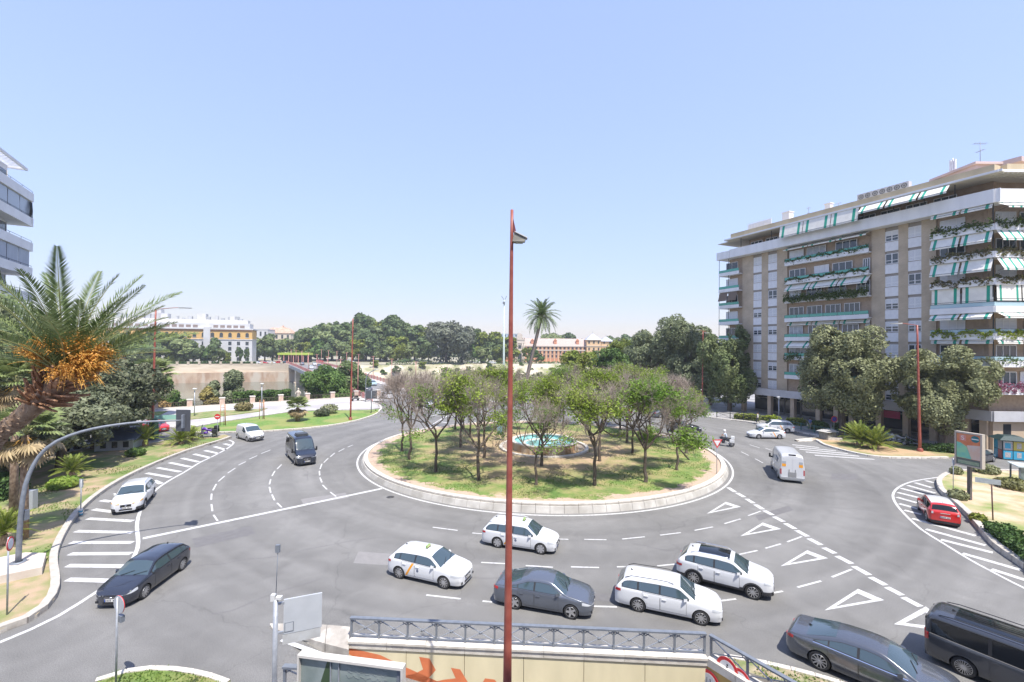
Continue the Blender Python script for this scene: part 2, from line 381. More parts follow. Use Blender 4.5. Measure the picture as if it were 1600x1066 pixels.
# pale riverside promenade
prom = [G(x, y) for x, y in [(100, 668), (200, 664), (300, 671), (306, 667), (350, 659), (400, 651.5), (450, 644.5), (482, 642), (575, 640.5), (596, 638), (590, 632), (577, 629), (560, 627)]]
def bank_at(k0, k1):
    return [Vector((*BANK[k], 0)) for k in range(k0, k1)]
prom_poly = [tuple(p.xy) for p in prom]+[(-27, 106.0), (-40, 96.6), (-63.4, 79.7), (-120, 39.3), (-95, 39)]
MB().prism(prom_poly, -.05, .10, 0, 1).build('promenade', [PAVE, KERBM], kind='structure')
# strip of grass on the promenade
slab2 = [G(x, y, .12) for x, y in [(238, 657), (262, 650), (330, 643), (400, 640), (418, 638.5), (405, 643.5), (350, 650.5), (300, 655.5), (262, 658.5)]]
MB().prism([tuple(p.xy) for p in slab2], .0, .2, 0).build('promenade_lawn', mat('strip_lawn', (.14, .21, .05), (.30, .26, .14), .9, .95), kind='structure')
MB().prism([tuple(G(x, y, .1).xy) for x, y in [(206, 652), (232, 645), (262, 643), (248, 650), (216, 657)]], .0, .2, 0).build('promenade_lawn', LAWN_G, kind='structure')
# painted bright bands of the promenade come with the markings below
RLk = [(1598, 889), (1569, 869), (1551, 856), (1531, 833), (1506, 804), (1486, 786), (1468, 770), (1463, 757), (1466, 750), (1481, 742), (1517, 738), (1585, 739), (1700, 741)]
RL = [tuple(p.xy) for p in smooth_path(poly_px([(1720, 985), (1650, 925)]+RLk), 1.2)]
RL += [(80, 45), (80, 22), (40, 14)]
slab('right_verge', RL, .28, mat('right_lawn_soil', (.46, .34, .22), (.56, .44, .30), 1.4, .95, bump=.5, bscale=20, c3=(.20, .25, .07), scale2=.26))
RB = [(1245, 690), (1271, 688), (1286, 696.3), (1306, 702.3), (1333, 709.3), (1368, 715.3), (1400, 717), (1440, 717.5), (1483, 717)]
RBu = [(1500, 712), (1530, 706), (1470, 700), (1400, 693), (1350, 686), (1310, 681), (1284, 684)]
slab('corner_verge', [tuple(p.xy) for p in smooth_path(poly_px(RB), 1.2)]+[tuple(G(x, y).xy) for x, y in RBu], .14, mat('corner_soil', (.46, .30, .18), (.40, .30, .17), 1.4, .95, bump=.5, bscale=20, c3=(.14, .19, .05), scale2=.2))
# far pavement in front of the big apartment block
FK = [(700, 628), (800, 630), (900, 633), (1000, 638), (1060, 645), (1114, 654), (1166, 660), (1210, 668), (1250, 677), (1284, 683.3)]
side = [G(x, y) for x, y in FK]+[G(x, y) for x, y in [(1310, 680.5), (1350, 685.5), (1400, 692.5), (1470, 699.5), (1530, 704.5), (1600, 706), (1700, 710)]]
side_poly = [tuple(p.xy) for p in side]+[(140, 60), (140, 170), (20, 128)]
MB().prism(side_poly, -.05, .13, 0, 1).build('pavement', [SIDEW, KERBM], kind='structure')
# little green islands at the bottom of the view
BL = [(150, 1068), (183, 1057), (215, 1050), (250, 1047.5), (290, 1051), (330, 1059), (360, 1070), (350, 1110), (160, 1110)]
slab('near_left_verge', [tuple(p.xy) for p in smooth_path(poly_px(BL), .8, True)][:-1], .15, LAWN)
BRk = [(1130, 1029), (1180, 1037), (1230, 1048), (1290, 1064), (1330, 1078), (1400, 1110)]
BRp = [tuple(p.xy) for p in smooth_path(poly_px(BRk), .8)]+[(14.5, 12.2), (UW3.x+.4, UW3.y+2), (UW2.x+.45, UW2.y-.1)]
slab('near_right_verge', BRp, .15, mat('patchy_verge', (.34, .25, .17), (.44, .35, .25), 2.5, .95, bump=.6, bscale=20, c3=(.13, .18, .05), scale2=.8))

# ---- kerbs made of single stones
def kerb(name, pts, w=.28, h=.2, L=1.0, m=None, side=1, z0=-.02, stones=True, h2=None):
    path = smooth_path(pts, L) if len(pts) < 400 else pts
    base = MB(); inn = offset_path(path, side*w)
    m = m or KERBL
    for i in range(len(path)-1):
        a, b_, c, d = path[i], path[i+1], inn[i+1], inn[i]
        base.prism([(a.x, a.y), (b_.x, b_.y), (c.x, c.y), (d.x, d.y)], z0, h-.012, 0)
    bo = base.build(name, MATS['kerb_joint'], kind='structure')
    if not stones: return bo
    proto = kerb.proto.get((w, h, m.name))
    if not proto:
        bm = bmesh.new(); bmesh.ops.create_cube(bm, size=1)
        for v in bm.verts: v.co = Vector((v.co.x, v.co.y*w, v.co.z*(h+.02)+(h/2)))
        bmesh.ops.bevel(bm, geom=bm.edges[:], offset=.018, segments=1, affect='EDGES')
        proto = bpy.data.meshes.new('kerb_stone'); bm.to_mesh(proto); bm.free(); proto.materials.append(m); kerb.proto[(w, h, m.name)] = proto
    for i in range(len(path)-1):
        mid = (path[i]+path[i+1]+inn[i]+inn[i+1])/4; d = path[i+1]-path[i]; di = inn[i+1]-inn[i]
        l = max(d.length, di.length)
        link('kerb_stone', proto, bo, (mid.x, mid.y, .004*math.sin(i*2.3)), math.atan2(d.y, d.x), scale=(max(.1, l-.02), 1, 1))
    return bo
kerb.proto = {}
mat('kerb_joint', (.20, .18, .16), rough=.95)
kerb('left_kerb', poly_px(LK), .34, .26, 1.0, KERBM, side=1)
kerb('left_back_kerb', poly_px(LU), .15, .2, 1.2, KERBM, side=1)
kerb('middle_kerb', poly_px(MIDK), .25, .18, 1.2, KERBL, side=-1)
kerb('plaza_kerb', [G(x, y) for x, y in [(594, 643), (597, 638), (592, 633), (580, 629), (566, 626)]], .3, .18, 1.2, KERBL, side=1)
kerb('right_kerb', poly_px([(1720, 985), (1650, 925)]+RLk), .38, .34, 1.0, KERBM, side=-1)
kerb('corner_kerb', poly_px(RB), .3, .2, 1.1, KERBL, side=1)
kerb('pavement_kerb', poly_px(FK), .3, .18, 1.6, KERBL, side=1)
kerb('near_left_kerb', [G(x, y) for x, y in BL[:7]], .2, .2, .8, KERBL, side=-1)
kerb('near_right_kerb', poly_px(BRk), .2, .2, .8, KERBL, side=-1)

# ---- roundabout island
isl = MB(); ring = []
NR, NA = 14, 96
vs = []; fs = []
for i in range(NR+1):
    r = (IR-.62)*i/NR
    for k in range(NA):
        t = 2*PI*k/NA; x = ICX+r*math.cos(t); y = ICY+r*math.sin(t)
        vs.append((x, y, isl_z(x, y)-.06+.05*noise.noise(Vector((x*.25, y*.25, 0)))*(1 if i < NR else 0)))
for i in range(NR):
    for k in range(NA): fs.append((i*NA+k, (i+1)*NA+k, (i+1)*NA+(k+1) % NA, i*NA+(k+1) % NA))
isl.add(vs, fs, 0, True)
def island_mat():
    M = bpy.data.materials.new('island_ground'); M.use_nodes = True
    t = M.node_tree; b = t.nodes['Principled BSDF']; L = t.links; b.inputs['Roughness'].default_value = .95
    g = t.nodes.new('ShaderNodeNewGeometry')
    ds = t.nodes.new('ShaderNodeVectorMath'); ds.operation = 'DISTANCE'; L.new(g.outputs['Position'], ds.inputs[0]); ds.inputs[1].default_value = (ICX, ICY, .6)
    def nz(s, d=5):
        n = t.nodes.new('ShaderNodeTexNoise'); n.inputs['Scale'].default_value = s; n.inputs['Detail'].default_value = d; n.inputs['Roughness'].default_value = .65; L.new(g.outputs['Position'], n.inputs[0]); return n.outputs[0]
    def mth(op, a, b_):
        x = t.nodes.new('ShaderNodeMath'); x.operation = op
        for i, q in enumerate((a, b_)):
            if isinstance(q, (int, float)): x.inputs[i].default_value = q
            else: L.new(q, x.inputs[i])
        return x.outputs[0]
    def mr(v, a, b_, c=0, d=1):
        r = t.nodes.new('ShaderNodeMapRange'); L.new(v, r.inputs[0]); r.inputs[1].default_value = a; r.inputs[2].default_value = b_; r.inputs[3].default_value = c; r.inputs[4].default_value = d; return r.outputs[0]
    def mix(f, a, b_):
        x = t.nodes.new('ShaderNodeMix'); x.data_type = 'RGBA'; L.new(f, x.inputs[0])
        for i, q in ((6, a), (7, b_)):
            if isinstance(q, tuple): x.inputs[i].default_value = (*q, 1)
            else: L.new(q, x.inputs[i])
        return x.outputs[2]
    d = mth('ADD', ds.outputs['Value'], mr(nz(.22), .3, .7, -5, 5))
    green = mix(mr(nz(1.3), .35, .65), (.10, .18, .035), (.185, .25, .06))
    green = mix(mr(nz(.45), .44, .62), green, (.30, .27, .11))
    soil = mix(mr(nz(1.1), .35, .65), (.42, .29, .185), (.29, .24, .115))
    col = mix(mr(d, 8.0, 14.5), soil, green)
    edge = mth('ADD', ds.outputs['Value'], mr(nz(.9), .3, .7, -.8, .8))
    col = mix(mr(edge, IR-1.9, IR-1.5), col, (.47, .35, .26))
    fine = mr(nz(9, 3), .3, .7, .82, 1.18)
    vm = t.nodes.new('ShaderNodeVectorMath'); vm.operation = 'SCALE'; L.new(col, vm.inputs[0]); L.new(fine, vm.inputs['Scale'])
    L.new(vm.outputs[0], b.inputs['Base Color'])
    bp = t.nodes.new('ShaderNodeBump'); bp.inputs['Strength'].default_value = .6; bp.inputs['Distance'].default_value = .06; L.new(nz(14, 4), bp.inputs['Height']); L.new(bp.outputs[0], b.inputs['Normal'])
    return M
ISLM = island_mat()
isl.build('roundabout_ground', ISLM, kind='structure')
RW = thing('roundabout_wall', 'low round concrete block wall with pale coping around the planted roundabout', 'wall')
core = MB(); core.lathe([(IR-.14, -.05), (IR-.22, .02), (IR-.62, .02), (IR-.62, -.05)], 120, 0, (ICX, ICY, 0)); core.build('mortar_bed', MATS['kerb_joint'], RW)
NB = 118
def seg_ring(i, prof):
    "prof: list of (r, z) evaluated by functions of the angle"
    t0 = 2*PI*i/NB+.0006; t1 = 2*PI*(i+1)/NB-.0006; out = []
    for t in (t0, t1):
        for (r, z) in prof(t): out.append((ICX+r*math.cos(t), ICY+r*math.sin(t), z))
    return out
def wz(t): return isl_z(ICX+IR*math.cos(t), ICY+IR*math.sin(t))
for i in range(NB):
    n = 4
    P = lambda t: [(IR, -.03), (IR-.16, wz(t)-.13), (IR-.42, wz(t)-.13), (IR-.42, -.03)]
    b = MB(); b.add(seg_ring(i, P), [(0, 4, 5, 1), (1, 5, 6, 2), (2, 6, 7, 3), (0, 1, 2, 3), (7, 6, 5, 4)]); b.build('wall_block', CONC, RW)
    P = lambda t: [(IR-.30, wz(t)-.13), (IR-.26, wz(t)-.05), (IR-.26, wz(t)+.05), (IR-.32, wz(t)+.07), (IR-.66, wz(t)+.07), (IR-.70, wz(t)-.15)]
    b = MB(); b.add(seg_ring(i, P), [(k, k+6, k+7, k+1) for k in range(5)]+[(0, 1, 2, 3, 4, 5), (11, 10, 9, 8, 7, 6)]); b.build('coping_stone', KERBL, RW)
# ---- paint
MK = thing('lane_markings', None, None); del_mk = MK; MK['kind'] = 'structure'
PZ = .006
def strip(pts, w, name='painted_line', z=PZ, m=None, par=None):
    b = MB(); n = len(pts); L = offset_path(pts, w/2); R = offset_path(pts, -w/2)
    vs = [(p.x, p.y, z) for p in L]+[(p.x, p.y, z) for p in R]
    b.add(vs, [(n+i, n+i+1, i+1, i) for i in range(n-1)]); return b.build(name, m or PAINT, par or MK)
def dash(x0, y0, x1, y1, w=.115, **k): return strip([G(x0, y0), G(x1, y1)], w, 'painted_dash', **k)
cr = [Vector((ICX+(IR+.36)*math.cos(2*PI*k/160), ICY+(IR+.36)*math.sin(2*PI*k/160), 0)) for k in range(161)]
strip(cr, .17)
DA = [(423,703,408,709),(402,712,389.5,717.6),(384,721.5,372.6,727),(367.5,731.7,356,739.3),(351,744,341,752.6),(338,756.5,332.6,766.5),(330.7,771.6,330,781),(330.3,788,332,799),(333.7,804.8,340,814),
 (440,726,433,733),(429.5,736,425,744),(423,749,421,757),(421,761,423,770),(425,773,429,782),(433,786,440,793),
 (551,695.5,543,699),(538,701,529,706),(523,708,516,714),(513,716,506,723),(503,725,500,733),(499,736,499.5,743),(500,746.5,503,754),(504,758,511,765),(516,769,525,776),
 (676,824,715,829),(738,833,754,834.5),(872,842.5,888,843),(913,843,947.5,843.6),(972,842.5,1007.5,839),(1031.5,836.4,1063.6,832.5),(1085,829,1114,823.5),(1132,818.5,1157,811),(1169,806,1189,798.8),
 (752,879,789,881),(821.5,884,864,886.6),(892,886,936,887),(964,886,984,885.5),(1027,884.5,1057,881.5),(1153,867,1183.6,860.4),(1196,857,1220,850),(1230,847,1253,838.5),
 (666,930,720,936),(754,939.5,769,941),(926,947.5,964,948.6),(1127,939,1150,936),(1204,927.5,1223,924),(1246,918,1283,908),(1300,902,1331,889.7),
 (1171,695,1187,700),(1158,706,1170,712),(1180,717,1192,723.5),(1196,700.5,1206,704)]
for q in DA: dash(*q)
DT = [(1138,762,1148.5,769),(1151.6,770.4,1163,777),(1166.5,779.7,1177.4,786.5),(1180,788.5,1192,796),(1194.3,798,1207.3,805),(1209.4,807.5,1224.4,815.4),(1227,818,1242.4,826.7),(1244.4,828.8,1262,838.5),(1263.6,841.6,1283,851.7),(1287,856,1305,865),(1307.5,869,1331,881),(1334,885,1358.5,898.8),(1360,902,1384,914.6),(1385.5,917.7,1410,930.3),(1411,933.5,1438.5,948)]
for q in DT: dash(*q, w=.37)
strip([G(223, 841.5), G(410, 803), G(597, 763.5)], .34)
def tri(a, b, c):
    A, B, C = G(*a), G(*b), G(*c); cen = (A+B+C)/3
    def inn(p, k): return p.lerp(cen, k)
    a2, b2, c2 = inn(A, .34), inn(B, .42), inn(C, .42)
    bb = MB()
    for p, q, r_, s in ((A, B, b2, a2), (B, C, c2, b2), (C, A, a2, c2)): bb.add([(v.x, v.y, PZ) for v in (p, q, r_, s)], [(0, 3, 2, 1)])
    bb.build('yield_triangle', PAINT, MK)
for t in (((1104,803),(1134,784.4),(1157.8,792)), ((1156.7,838),(1191.8,816.8),(1220.7,826.7)), ((1219.4,885),(1261.4,860),(1294,872.6)), ((1288.4,954),(1340.6,920.4),(1382,938)), ((1397,975.5),(1446.4,948),(1500,990))): tri(*t)
# hatched zones
strip(smooth_path(poly_px([(358, 688),(365, 691),(362, 696),(350, 704),(331, 714),(312, 723),(288, 738),(267, 749.5),(244, 765),(229, 781),(219, 799),(214, 820),(216, 847),(213, 862),(202, 883),(184, 902),(154, 923),(114, 949),(76, 971),(38, 988),(0, 1004),(-70, 1030)]), 1.0), .2)
HL = [(350,693.5,360,696),(335,698,352.5,703),(320,704,341,708.7),(303,709.6,327.6,715.3),(284,716,310.5,722),(265,723,297,729.7),(246,731,282,737.4),(229,739.4,266.7,746),(240,751,252,756),(158,782,174,784),(146,796,176,800),(137,810.5,207.6,814.3),(118,830.2,207.6,832.2),(110.5,847.8,207.6,847.8),(108.6,865.7,205.7,865),(104.8,884,194,884.8),(104.8,905.7,169.5,907.6)]
for q in HL: dash(*q, w=.38 if q[1] > 790 else .40)
strip(smooth_path(poly_px([(1480, 743.5),(1468, 745.6),(1427.5, 752),(1405, 761),(1395.5, 772),(1398, 784),(1412, 802),(1439, 827),(1477, 851),(1517.6, 876),(1556, 896.5),(1610, 924),(1700, 965)]), 1.0), .17)
HR = [(385,405,440,420),(310,420,430,455),(258,438,450,492),(212,458,370,500),(188,487,330,522),(183,520,325,560),(200,565,345,605),(235,610,355,640),(290,668,730,788),(385,742,800,855),(490,815,850,905),(640,910,1040,1025),(840,1020,1075,1095)]
for x0, y0, x1, y1 in HR: dash(1360+x0/4.442, 660+y0/4.442, 1360+x1/4.442, 660+y1/4.442, w=.38)
for q in [(1238,695,1280,699.5),(1243,698.6,1306,704.5),(1249,702,1325,709),(1259,706.5,1342,713),(1273,711.5,1366,718)]: dash(*q, w=.36)
# markings behind the island, towards the bridge
strip([G(662, 672), G(686, 657), G(712, 643)], .25)
for q in [(690,659.5,700,661),(683,644.5,696,642),(668,651,684,648),(700,651,715,650)]: dash(*q, w=.35)
strip(smooth_path([G(655, 632), G(664, 638), G(668, 646)], 1.0), .3)
# pale promenade bands: bright paving between shade streaks, put in as colour
STR = mat('bright_paving_bands', (.55, .54, .53), (.68, .67, .66), 6, .7)
for q in [(318,668,380,655),(330,669.5,420,650),(360,660,470,643),(300,664,350,655)]:
    strip([G(q[0], q[1], .1), G(q[2], q[3], .1)], .5, 'painted_line', .108, STR)
# drain and man-hole covers in the asphalt
IRON = mat('cast_iron', (.07, .07, .07), (.11, .105, .10), 20, .6, .4)
for i, (x, y, nm) in enumerate([(610, 777, 0), (1095, 850, 1)]):
    p = G(x, y)
    b = MB(); b.lathe([(0.0, .008), (.30, .008), (.31, -.01)], 20, 0)
    for k in range(-2, 3): b.box(-.2, .2, k*.09-.015, k*.09+.015, .006, .013)
    lb = ['round iron manhole cover at the foot of the roundabout wall on the left','round iron manhole cover between the lane dashes and the white sports utility car'][i]
    link('manhole_cover', b.mesh('manhole_cover', IRON), None, p, .4*i, lb, 'manhole cover', 'iron covers in the carriageway')

TAR = mat('tar_repair', (.135, .13, .128), (.155, .15, .147), 3, .8, bump=.2, bscale=60); TAR2 = mat('old_repair', (.215, .207, .20), (.235, .226, .218), 3, .85, bump=.2, bscale=60)
for i, (q, m_) in enumerate([([(300, 842), (392, 822), (400, 834), (306, 856)], TAR), ([(560, 862), (618, 866), (612, 884), (552, 880)], TAR2), ([(1180, 806), (1232, 790), (1240, 797), (1186, 814)], TAR), ([(470, 780), (540, 770), (545, 778), (474, 789)], TAR2), ([(900, 925), (968, 929), (968, 941), (898, 937)], TAR), ([(1300, 740), (1340, 741), (1340, 750), (1298, 749)], TAR)]):
    P_ = [G(x, y) for x, y in q]; MB().add([(p.x, p.y, .003+.0002*i) for p in P_], [tuple(range(len(P_)))[::-1] if True else ()]).build('asphalt_repair', m_, road)
for i, q in enumerate([[(250, 900), (330, 880), (420, 872), (520, 850), (600, 842)], [(330, 960), (420, 930), (500, 905)], [(640, 900), (720, 905), (800, 903)], [(980, 850), (1060, 858), (1130, 850)], [(1210, 770), (1280, 790), (1380, 800)], [(440, 680), (470, 712), (480, 750)], [(560, 690), (540, 720), (536, 760)]]):
    strip([p+Vector((noise.noise(p*.6)*.5, noise.noise(p*.6+Vector((9, 0, 0)))*.5, 0)) for p in smooth_path([G(x, y) for x, y in q], .7)], .055, 'tar_seam', .0045, TAR, road)
# ================================================================== VEHICLES
GLASS = mat('car_glass', (.045, .07, .08), rough=.04, spec=.9, coat=.6)
GLASSD = mat('dark_car_glass', (.006, .007, .008), rough=.05, spec=.7)
RUB = mat('tyre_rubber', (.022, .022, .023), (.035, .035, .035), 8, .85)
TRIM = mat('black_trim', (.018, .018, .02), rough=.5)
TRIMG = mat('grey_plastic', (.055, .055, .06), rough=.6)
ARCH = mat('wheel_arch_dark', (.008, .008, .008), rough=.9)
ALLOY = mat('alloy_wheel', (.52, .52, .53), rough=.3, metal=.7)
STEELW = mat('wheel_cover', (.42, .42, .43), rough=.4, metal=.4)
CHROME = mat('chrome', (.75, .75, .76), rough=.12, metal=1)
LAMPW = mat('headlight_glass', (.50, .52, .54), rough=.08, coat=1, spec=.8)
LAMPY = mat('amber_indicator', (.75, .38, .05), rough=.15, coat=1)
LAMPR = mat('tail_light_red', (.42, .012, .015), rough=.12, coat=1)
PLATEM = mat('number_plate_white', (.62, .62, .60), rough=.4)
PLBLUE = mat('number_plate_blue', (.02, .06, .30), rough=.4)
PLINK = mat('number_plate_ink', (.03, .03, .035), rough=.5)
WHITE = carpaint('white_paint', (.66, .67, .68)); WHITE2 = carpaint('van_white_paint', (.60, .61, .62), .35)
BLACK = carpaint('black_paint', (.022, .026, .038), .18); GREY = carpaint('grey_metallic_paint', (.13, .145, .175), .25, .4)
DGREY = carpaint('dark_grey_metallic_paint', (.12, .13, .15), .22, .5); NAVY = carpaint('dark_blue_paint', (.016, .022, .036), .2)
CHAR = carpaint('charcoal_paint', (.055, .06, .072), .24, .3); RED = carpaint('red_paint', (.50, .018, .016), .25); LBLUE = carpaint('pale_blue_paint', (.35, .47, .56))
ORANGE = mat('orange_stripe', (.82, .34, .02), rough=.4)
WH = {}
def wheel_mesh(r, wd, style, rimm):
    key = (r, wd, style, rimm.name)
    if key in WH: return WH[key]
    t = MB(); rr = r*.70
    t.lathe([(rr, -wd*.46), (r*.86, -wd*.5), (r*.96, -wd*.44), (r, -wd*.3), (r, wd*.3), (r*.96, wd*.44), (r*.86, wd*.5), (rr, wd*.46), (rr*.98, wd*.2)], 32, 0, axis='y')
    k = MB(); k.lathe([(rr*1.01, wd*.46), (rr*.99, wd*.49), (rr*.93, wd*.48), (rr*.90, wd*.30), (rr*.2, wd*.24), (0.001, wd*.24)], 32, 1, axis='y')
    ns, sw = {'five': (5, .085), 'ten': (10, .038), 'twenty': (18, .018), 'cover': (7, .075)}[style]
    k.lathe([(.001, wd*.47), (rr*.17, wd*.46), (rr*.22, wd*.38), (rr*.22, wd*.25)], 16, 0, axis='y')
    for i in range(ns):
        a = 2*PI*i/ns
        c, s_ = math.cos(a), math.sin(a)
        r0, r1 = rr*.15, rr*.95; h0, h1 = sw*(1.25 if style != 'cover' else .8), sw*(.85 if style != 'cover' else 1.6)
        vs = []
        for (q, hh, y1) in ((r0, h0, wd*.455), (r1, h1, wd*.485)):
            for sg in (-1, 1):
                x = q*c-sg*hh*.5*s_; z = q*s_+sg*hh*.5*c
                vs += [(x, wd*.25, z), (x, y1, z)]
        k.add(vs, [(1, 3, 7, 5), (0, 1, 5, 4), (3, 2, 6, 7), (1, 0, 2, 3), (4, 5, 7, 6)], 0)
    k.lathe([(rr*.95, wd*.485), (rr*1.0, wd*.492), (rr*1.01, wd*.46)], 32, 0, axis='y')
    WH[key] = (t.mesh('tyre', RUB), k.mesh('rim', [rimm, ARCH]))
    return WH[key]
class CarShape:
    def __init__(s, **k):
        s.__dict__.update(k)
        s.xr = -s.wb/2-s.ro; s.xf = s.wb/2+s.fo
        X = np.linspace(s.xr, s.xf, 400); kx, kz = zip(*s.top)
        kx = [s.xr if q == 'r' else s.xf if q == 'f' else q for q in kx]
        T = np.interp(X, kx, kz); g = s.smooth/((s.xf-s.xr)/399); n = int(3*g)+1
        K = np.exp(-.5*(np.arange(-n, n+1)/g)**2); K /= K.sum()
        s.X = X; s.T = np.convolve(np.r_[[T[0]]*n, T, [T[-1]]*n], K, 'valid')
        bx, bz = zip(*s.belt); s.B = np.interp(X, [s.xr if q == 'r' else s.xf if q == 'f' else q for q in bx], bz)
        d = np.minimum(X-s.xr, s.xf-X)
        pr = np.interp(X-s.xr, s.plan_r[0], s.plan_r[1]); pf = np.interp(s.xf-X, s.plan_f[0], s.plan_f[1])
        P = np.minimum(pr, pf); K2 = np.exp(-.5*(np.arange(-9, 10)/4.)**2); K2 /= K2.sum()
        s.P = np.convolve(np.r_[[P[0]]*9, P, [P[-1]]*9], K2, 'valid'); s.P[0] = P[0]; s.P[-1] = P[-1]
        s.rf = max(s.T)
    def sec(s, x):
        T = float(np.interp(x, s.X, s.T)); B = float(np.interp(x, s.X, s.B)); w = s.W/2*float(np.interp(x, s.X, s.P))
        z0 = s.z0; B = min(B, T-.045); hT = T-B; mid = z0+(B-z0)*.45
        sh = s.shoulder; tum = s.tum*hT/max(.25, s.rf-B)
        crown = .02+.035*min(1, hT/.4); r = min(s.rr, .75*max(.01, hT-crown))
        ye = w*(sh-tum); yb = w*sh
        zr = T-crown-r
        pts = [(0, z0), (w*.84, z0), (w*.925, z0+.025), (w*.965, z0+.12), (w*.99, z0+.22), (w, mid), (w*.995, B-.14), (w*.985, B-.05), (w*.965, B-.008), (yb, B+.012)]
        def side(t): return (yb+(ye-yb)*t, B+.012+(zr-B-.012)*t)
        pts += [side(.33), side(.66), side(1.0)]
        for a in (25, 50, 72): a = math.radians(a); pts.append((ye-r*(1-math.cos(a))*1.0, zr+r*math.sin(a)))
        pts.append((ye-r*1.05, T-crown*.92)); pts.append((ye*.62-r*.4, T-crown*.35)); pts.append((ye*.3, T-crown*.08)); pts.append((0, T))
        return pts, (T, B, zr, ye, r)
    def side_y(s, x, z):
        pts, _ = s.sec(x); Z = [p[1] for p in pts[1:15]]; Y = [p[0] for p in pts[1:15]]
        return float(np.interp(z, Z, Y))
    def top_z(s, x, y):
        pts, _ = s.sec(x); q = pts[12:][::-1]
        return float(np.interp(abs(y), [p[0] for p in q], [p[1] for p in q]))
def make_car(S, body_m, label, cat, group='cars driving around the roundabout', **o):
    "o: options (rim, style, stripe, roofmat, doors, windows ...)"
    nm = o.get('name', 'car'); root = thing(nm, label, cat, group=group)
    xs = sorted(set(np.round(np.concatenate([np.linspace(S.xr, S.xf, 46), S.xr+np.array([.03, .07, .12, .18, .26]), S.xf-np.array([.03, .07, .12, .18, .26])]), 4)))
    N = 20; vs = []; fs = []; mi = []
    lowm = o.get('lower', None)
    for x in xs:
        pts, _ = S.sec(x)
        ring = [(x, p[0], p[1]) for p in pts]+[(x, -p[0], p[1]) for p in pts[-2:0:-1]]
        vs += ring
    M_ = len(ring)
    def mslot(k):
        kk = k if k < N-1 else M_-1-k
        if kk < 3 and kk >= 0: return 2 if lowm else (1 if kk == 0 else 0)
        if lowm and kk < (4 if lowm != 'skirt' else 3): return 2
        return 0
    for i in range(len(xs)-1):
        for k in range(M_):
            fs.append((i*M_+k, (i+1)*M_+k, (i+1)*M_+(k+1) % M_, i*M_+(k+1) % M_)); mi.append(mslot(k))
    fs.append(tuple(range(M_))); mi.append(0)
    fs.append(tuple((len(xs)-1)*M_+k for k in reversed(range(M_)))); mi.append(0)
    me = bpy.data.meshes.new('body'); me.from_pydata(vs, [], fs)
    bm = bmesh.new(); bm.from_mesh(me); bmesh.ops.recalc_face_normals(bm, faces=bm.faces); bm.to_mesh(me); bm.free()
    me.polygons.foreach_set('material_index', mi); me.polygons.foreach_set('use_smooth', [True]*len(fs))
    for x in (body_m, ARCH, TRIMG): me.materials.append(x)
    body = link('body', me)
    c = MB(); ar = S.wr+.045
    for x in (-S.wb/2, S.wb/2):
        for sg in (-1, 1):
            y0, y1 = (S.W/2-.27, S.W/2+.3) if sg > 0 else (-S.W/2-.3, -S.W/2+.27)
            c.lathe([(ar, y0), (ar, y1)], 28, 1, (x, 0, S.wr+.005), 'y', False, True)
    cme = c.mesh('cut', [body_m, ARCH]); bm = bmesh.new(); bm.from_mesh(cme); bmesh.ops.recalc_face_normals(bm, faces=bm.faces); bm.to_mesh(cme); bm.free()
    cut = link('cutter', cme)
    md = body.modifiers.new('b', 'BOOLEAN'); md.operation = 'DIFFERENCE'; md.object = cut; md.solver = 'EXACT'
    dg = bpy.context.evaluated_depsgraph_get(); nm2 = bpy.data.meshes.new_from_object(body.evaluated_get(dg)); body.modifiers.clear(); body.data = nm2; nm2.name = 'body'
    bpy.data.objects.remove(cut); nm2.set_sharp_from_angle(angle=math.radians(38)); body.parent = root
    if len(nm2.polygons) < 500: print('BOOLEAN FAILED', label)
    OFF = .006
    def patch(name, x0, x1, lo, hi, m, sg, par=root, nx=14, nz=5, off=OFF, xt0=None, xt1=None, border=None, mb=None, fin=True):
        "patch on the side surface, between the curves lo(x), hi(x)"
        b = mb or MB(); xt0 = x0 if xt0 is None else xt0; xt1 = x1 if xt1 is None else xt1; g = []
        for i in range(nx+1):
            for j in range(nz+1):
                u = i/nx; v = j/nz
                x = (x0+(x1-x0)*u)*(1-v)+(xt0+(xt1-xt0)*u)*v
                a, bb = lo(x), max(lo(x)+.004, hi(x)); z = a+(bb-a)*v
                g.append((x, sg*(S.side_y(x, z)+off), z))
        fs = [(i*(nz+1)+j, (i+1)*(nz+1)+j, (i+1)*(nz+1)+j+1, i*(nz+1)+j+1) for i in range(nx) for j in range(nz)]
        if sg > 0: fs = [f[::-1] for f in fs]
        b.add(g, fs, 0, True)
        if fin and not mb:
            return b.build(name, m, par)
        return b
    def zwin_hi(x):
        _, (T, B, zr, ye, r) = S.sec(x); return min(zr-.015, S.rf-.02)
    def zwin_lo(x): return min(S.sec(x)[1][1]+.035, 9)
    def top_patch(name, x0, x1, yw, m, par=root, nx=12, ny=8, off=OFF, yshrink=.0, mb=None):
        b = mb or MB(); g = []
        for i in range(nx+1):
            x = x0+(x1-x0)*i/nx; _, (T, B, zr, ye, r) = S.sec(x)
            hw = yw if yw else (ye-r*.55-yshrink)
            for j in range(ny+1):
                y = -hw+2*hw*j/ny; z = S.top_z(x, y); g.append((x, y, z))
        G2 = []
        for i in range(nx+1):
            for j in range(ny+1):
                p = Vector(g[i*(ny+1)+j]); a = Vector(g[min(i+1, nx)*(ny+1)+j])-Vector(g[max(i-1, 0)*(ny+1)+j]); c2 = Vector(g[i*(ny+1)+min(j+1, ny)])-Vector(g[i*(ny+1)+max(j-1, 0)])
                nrm = a.cross(c2).normalized(); nrm = nrm if nrm.z > 0 or abs(nrm.x) > .5 and nrm.x*p.x > 0 else -nrm; G2.append(p+nrm*off)
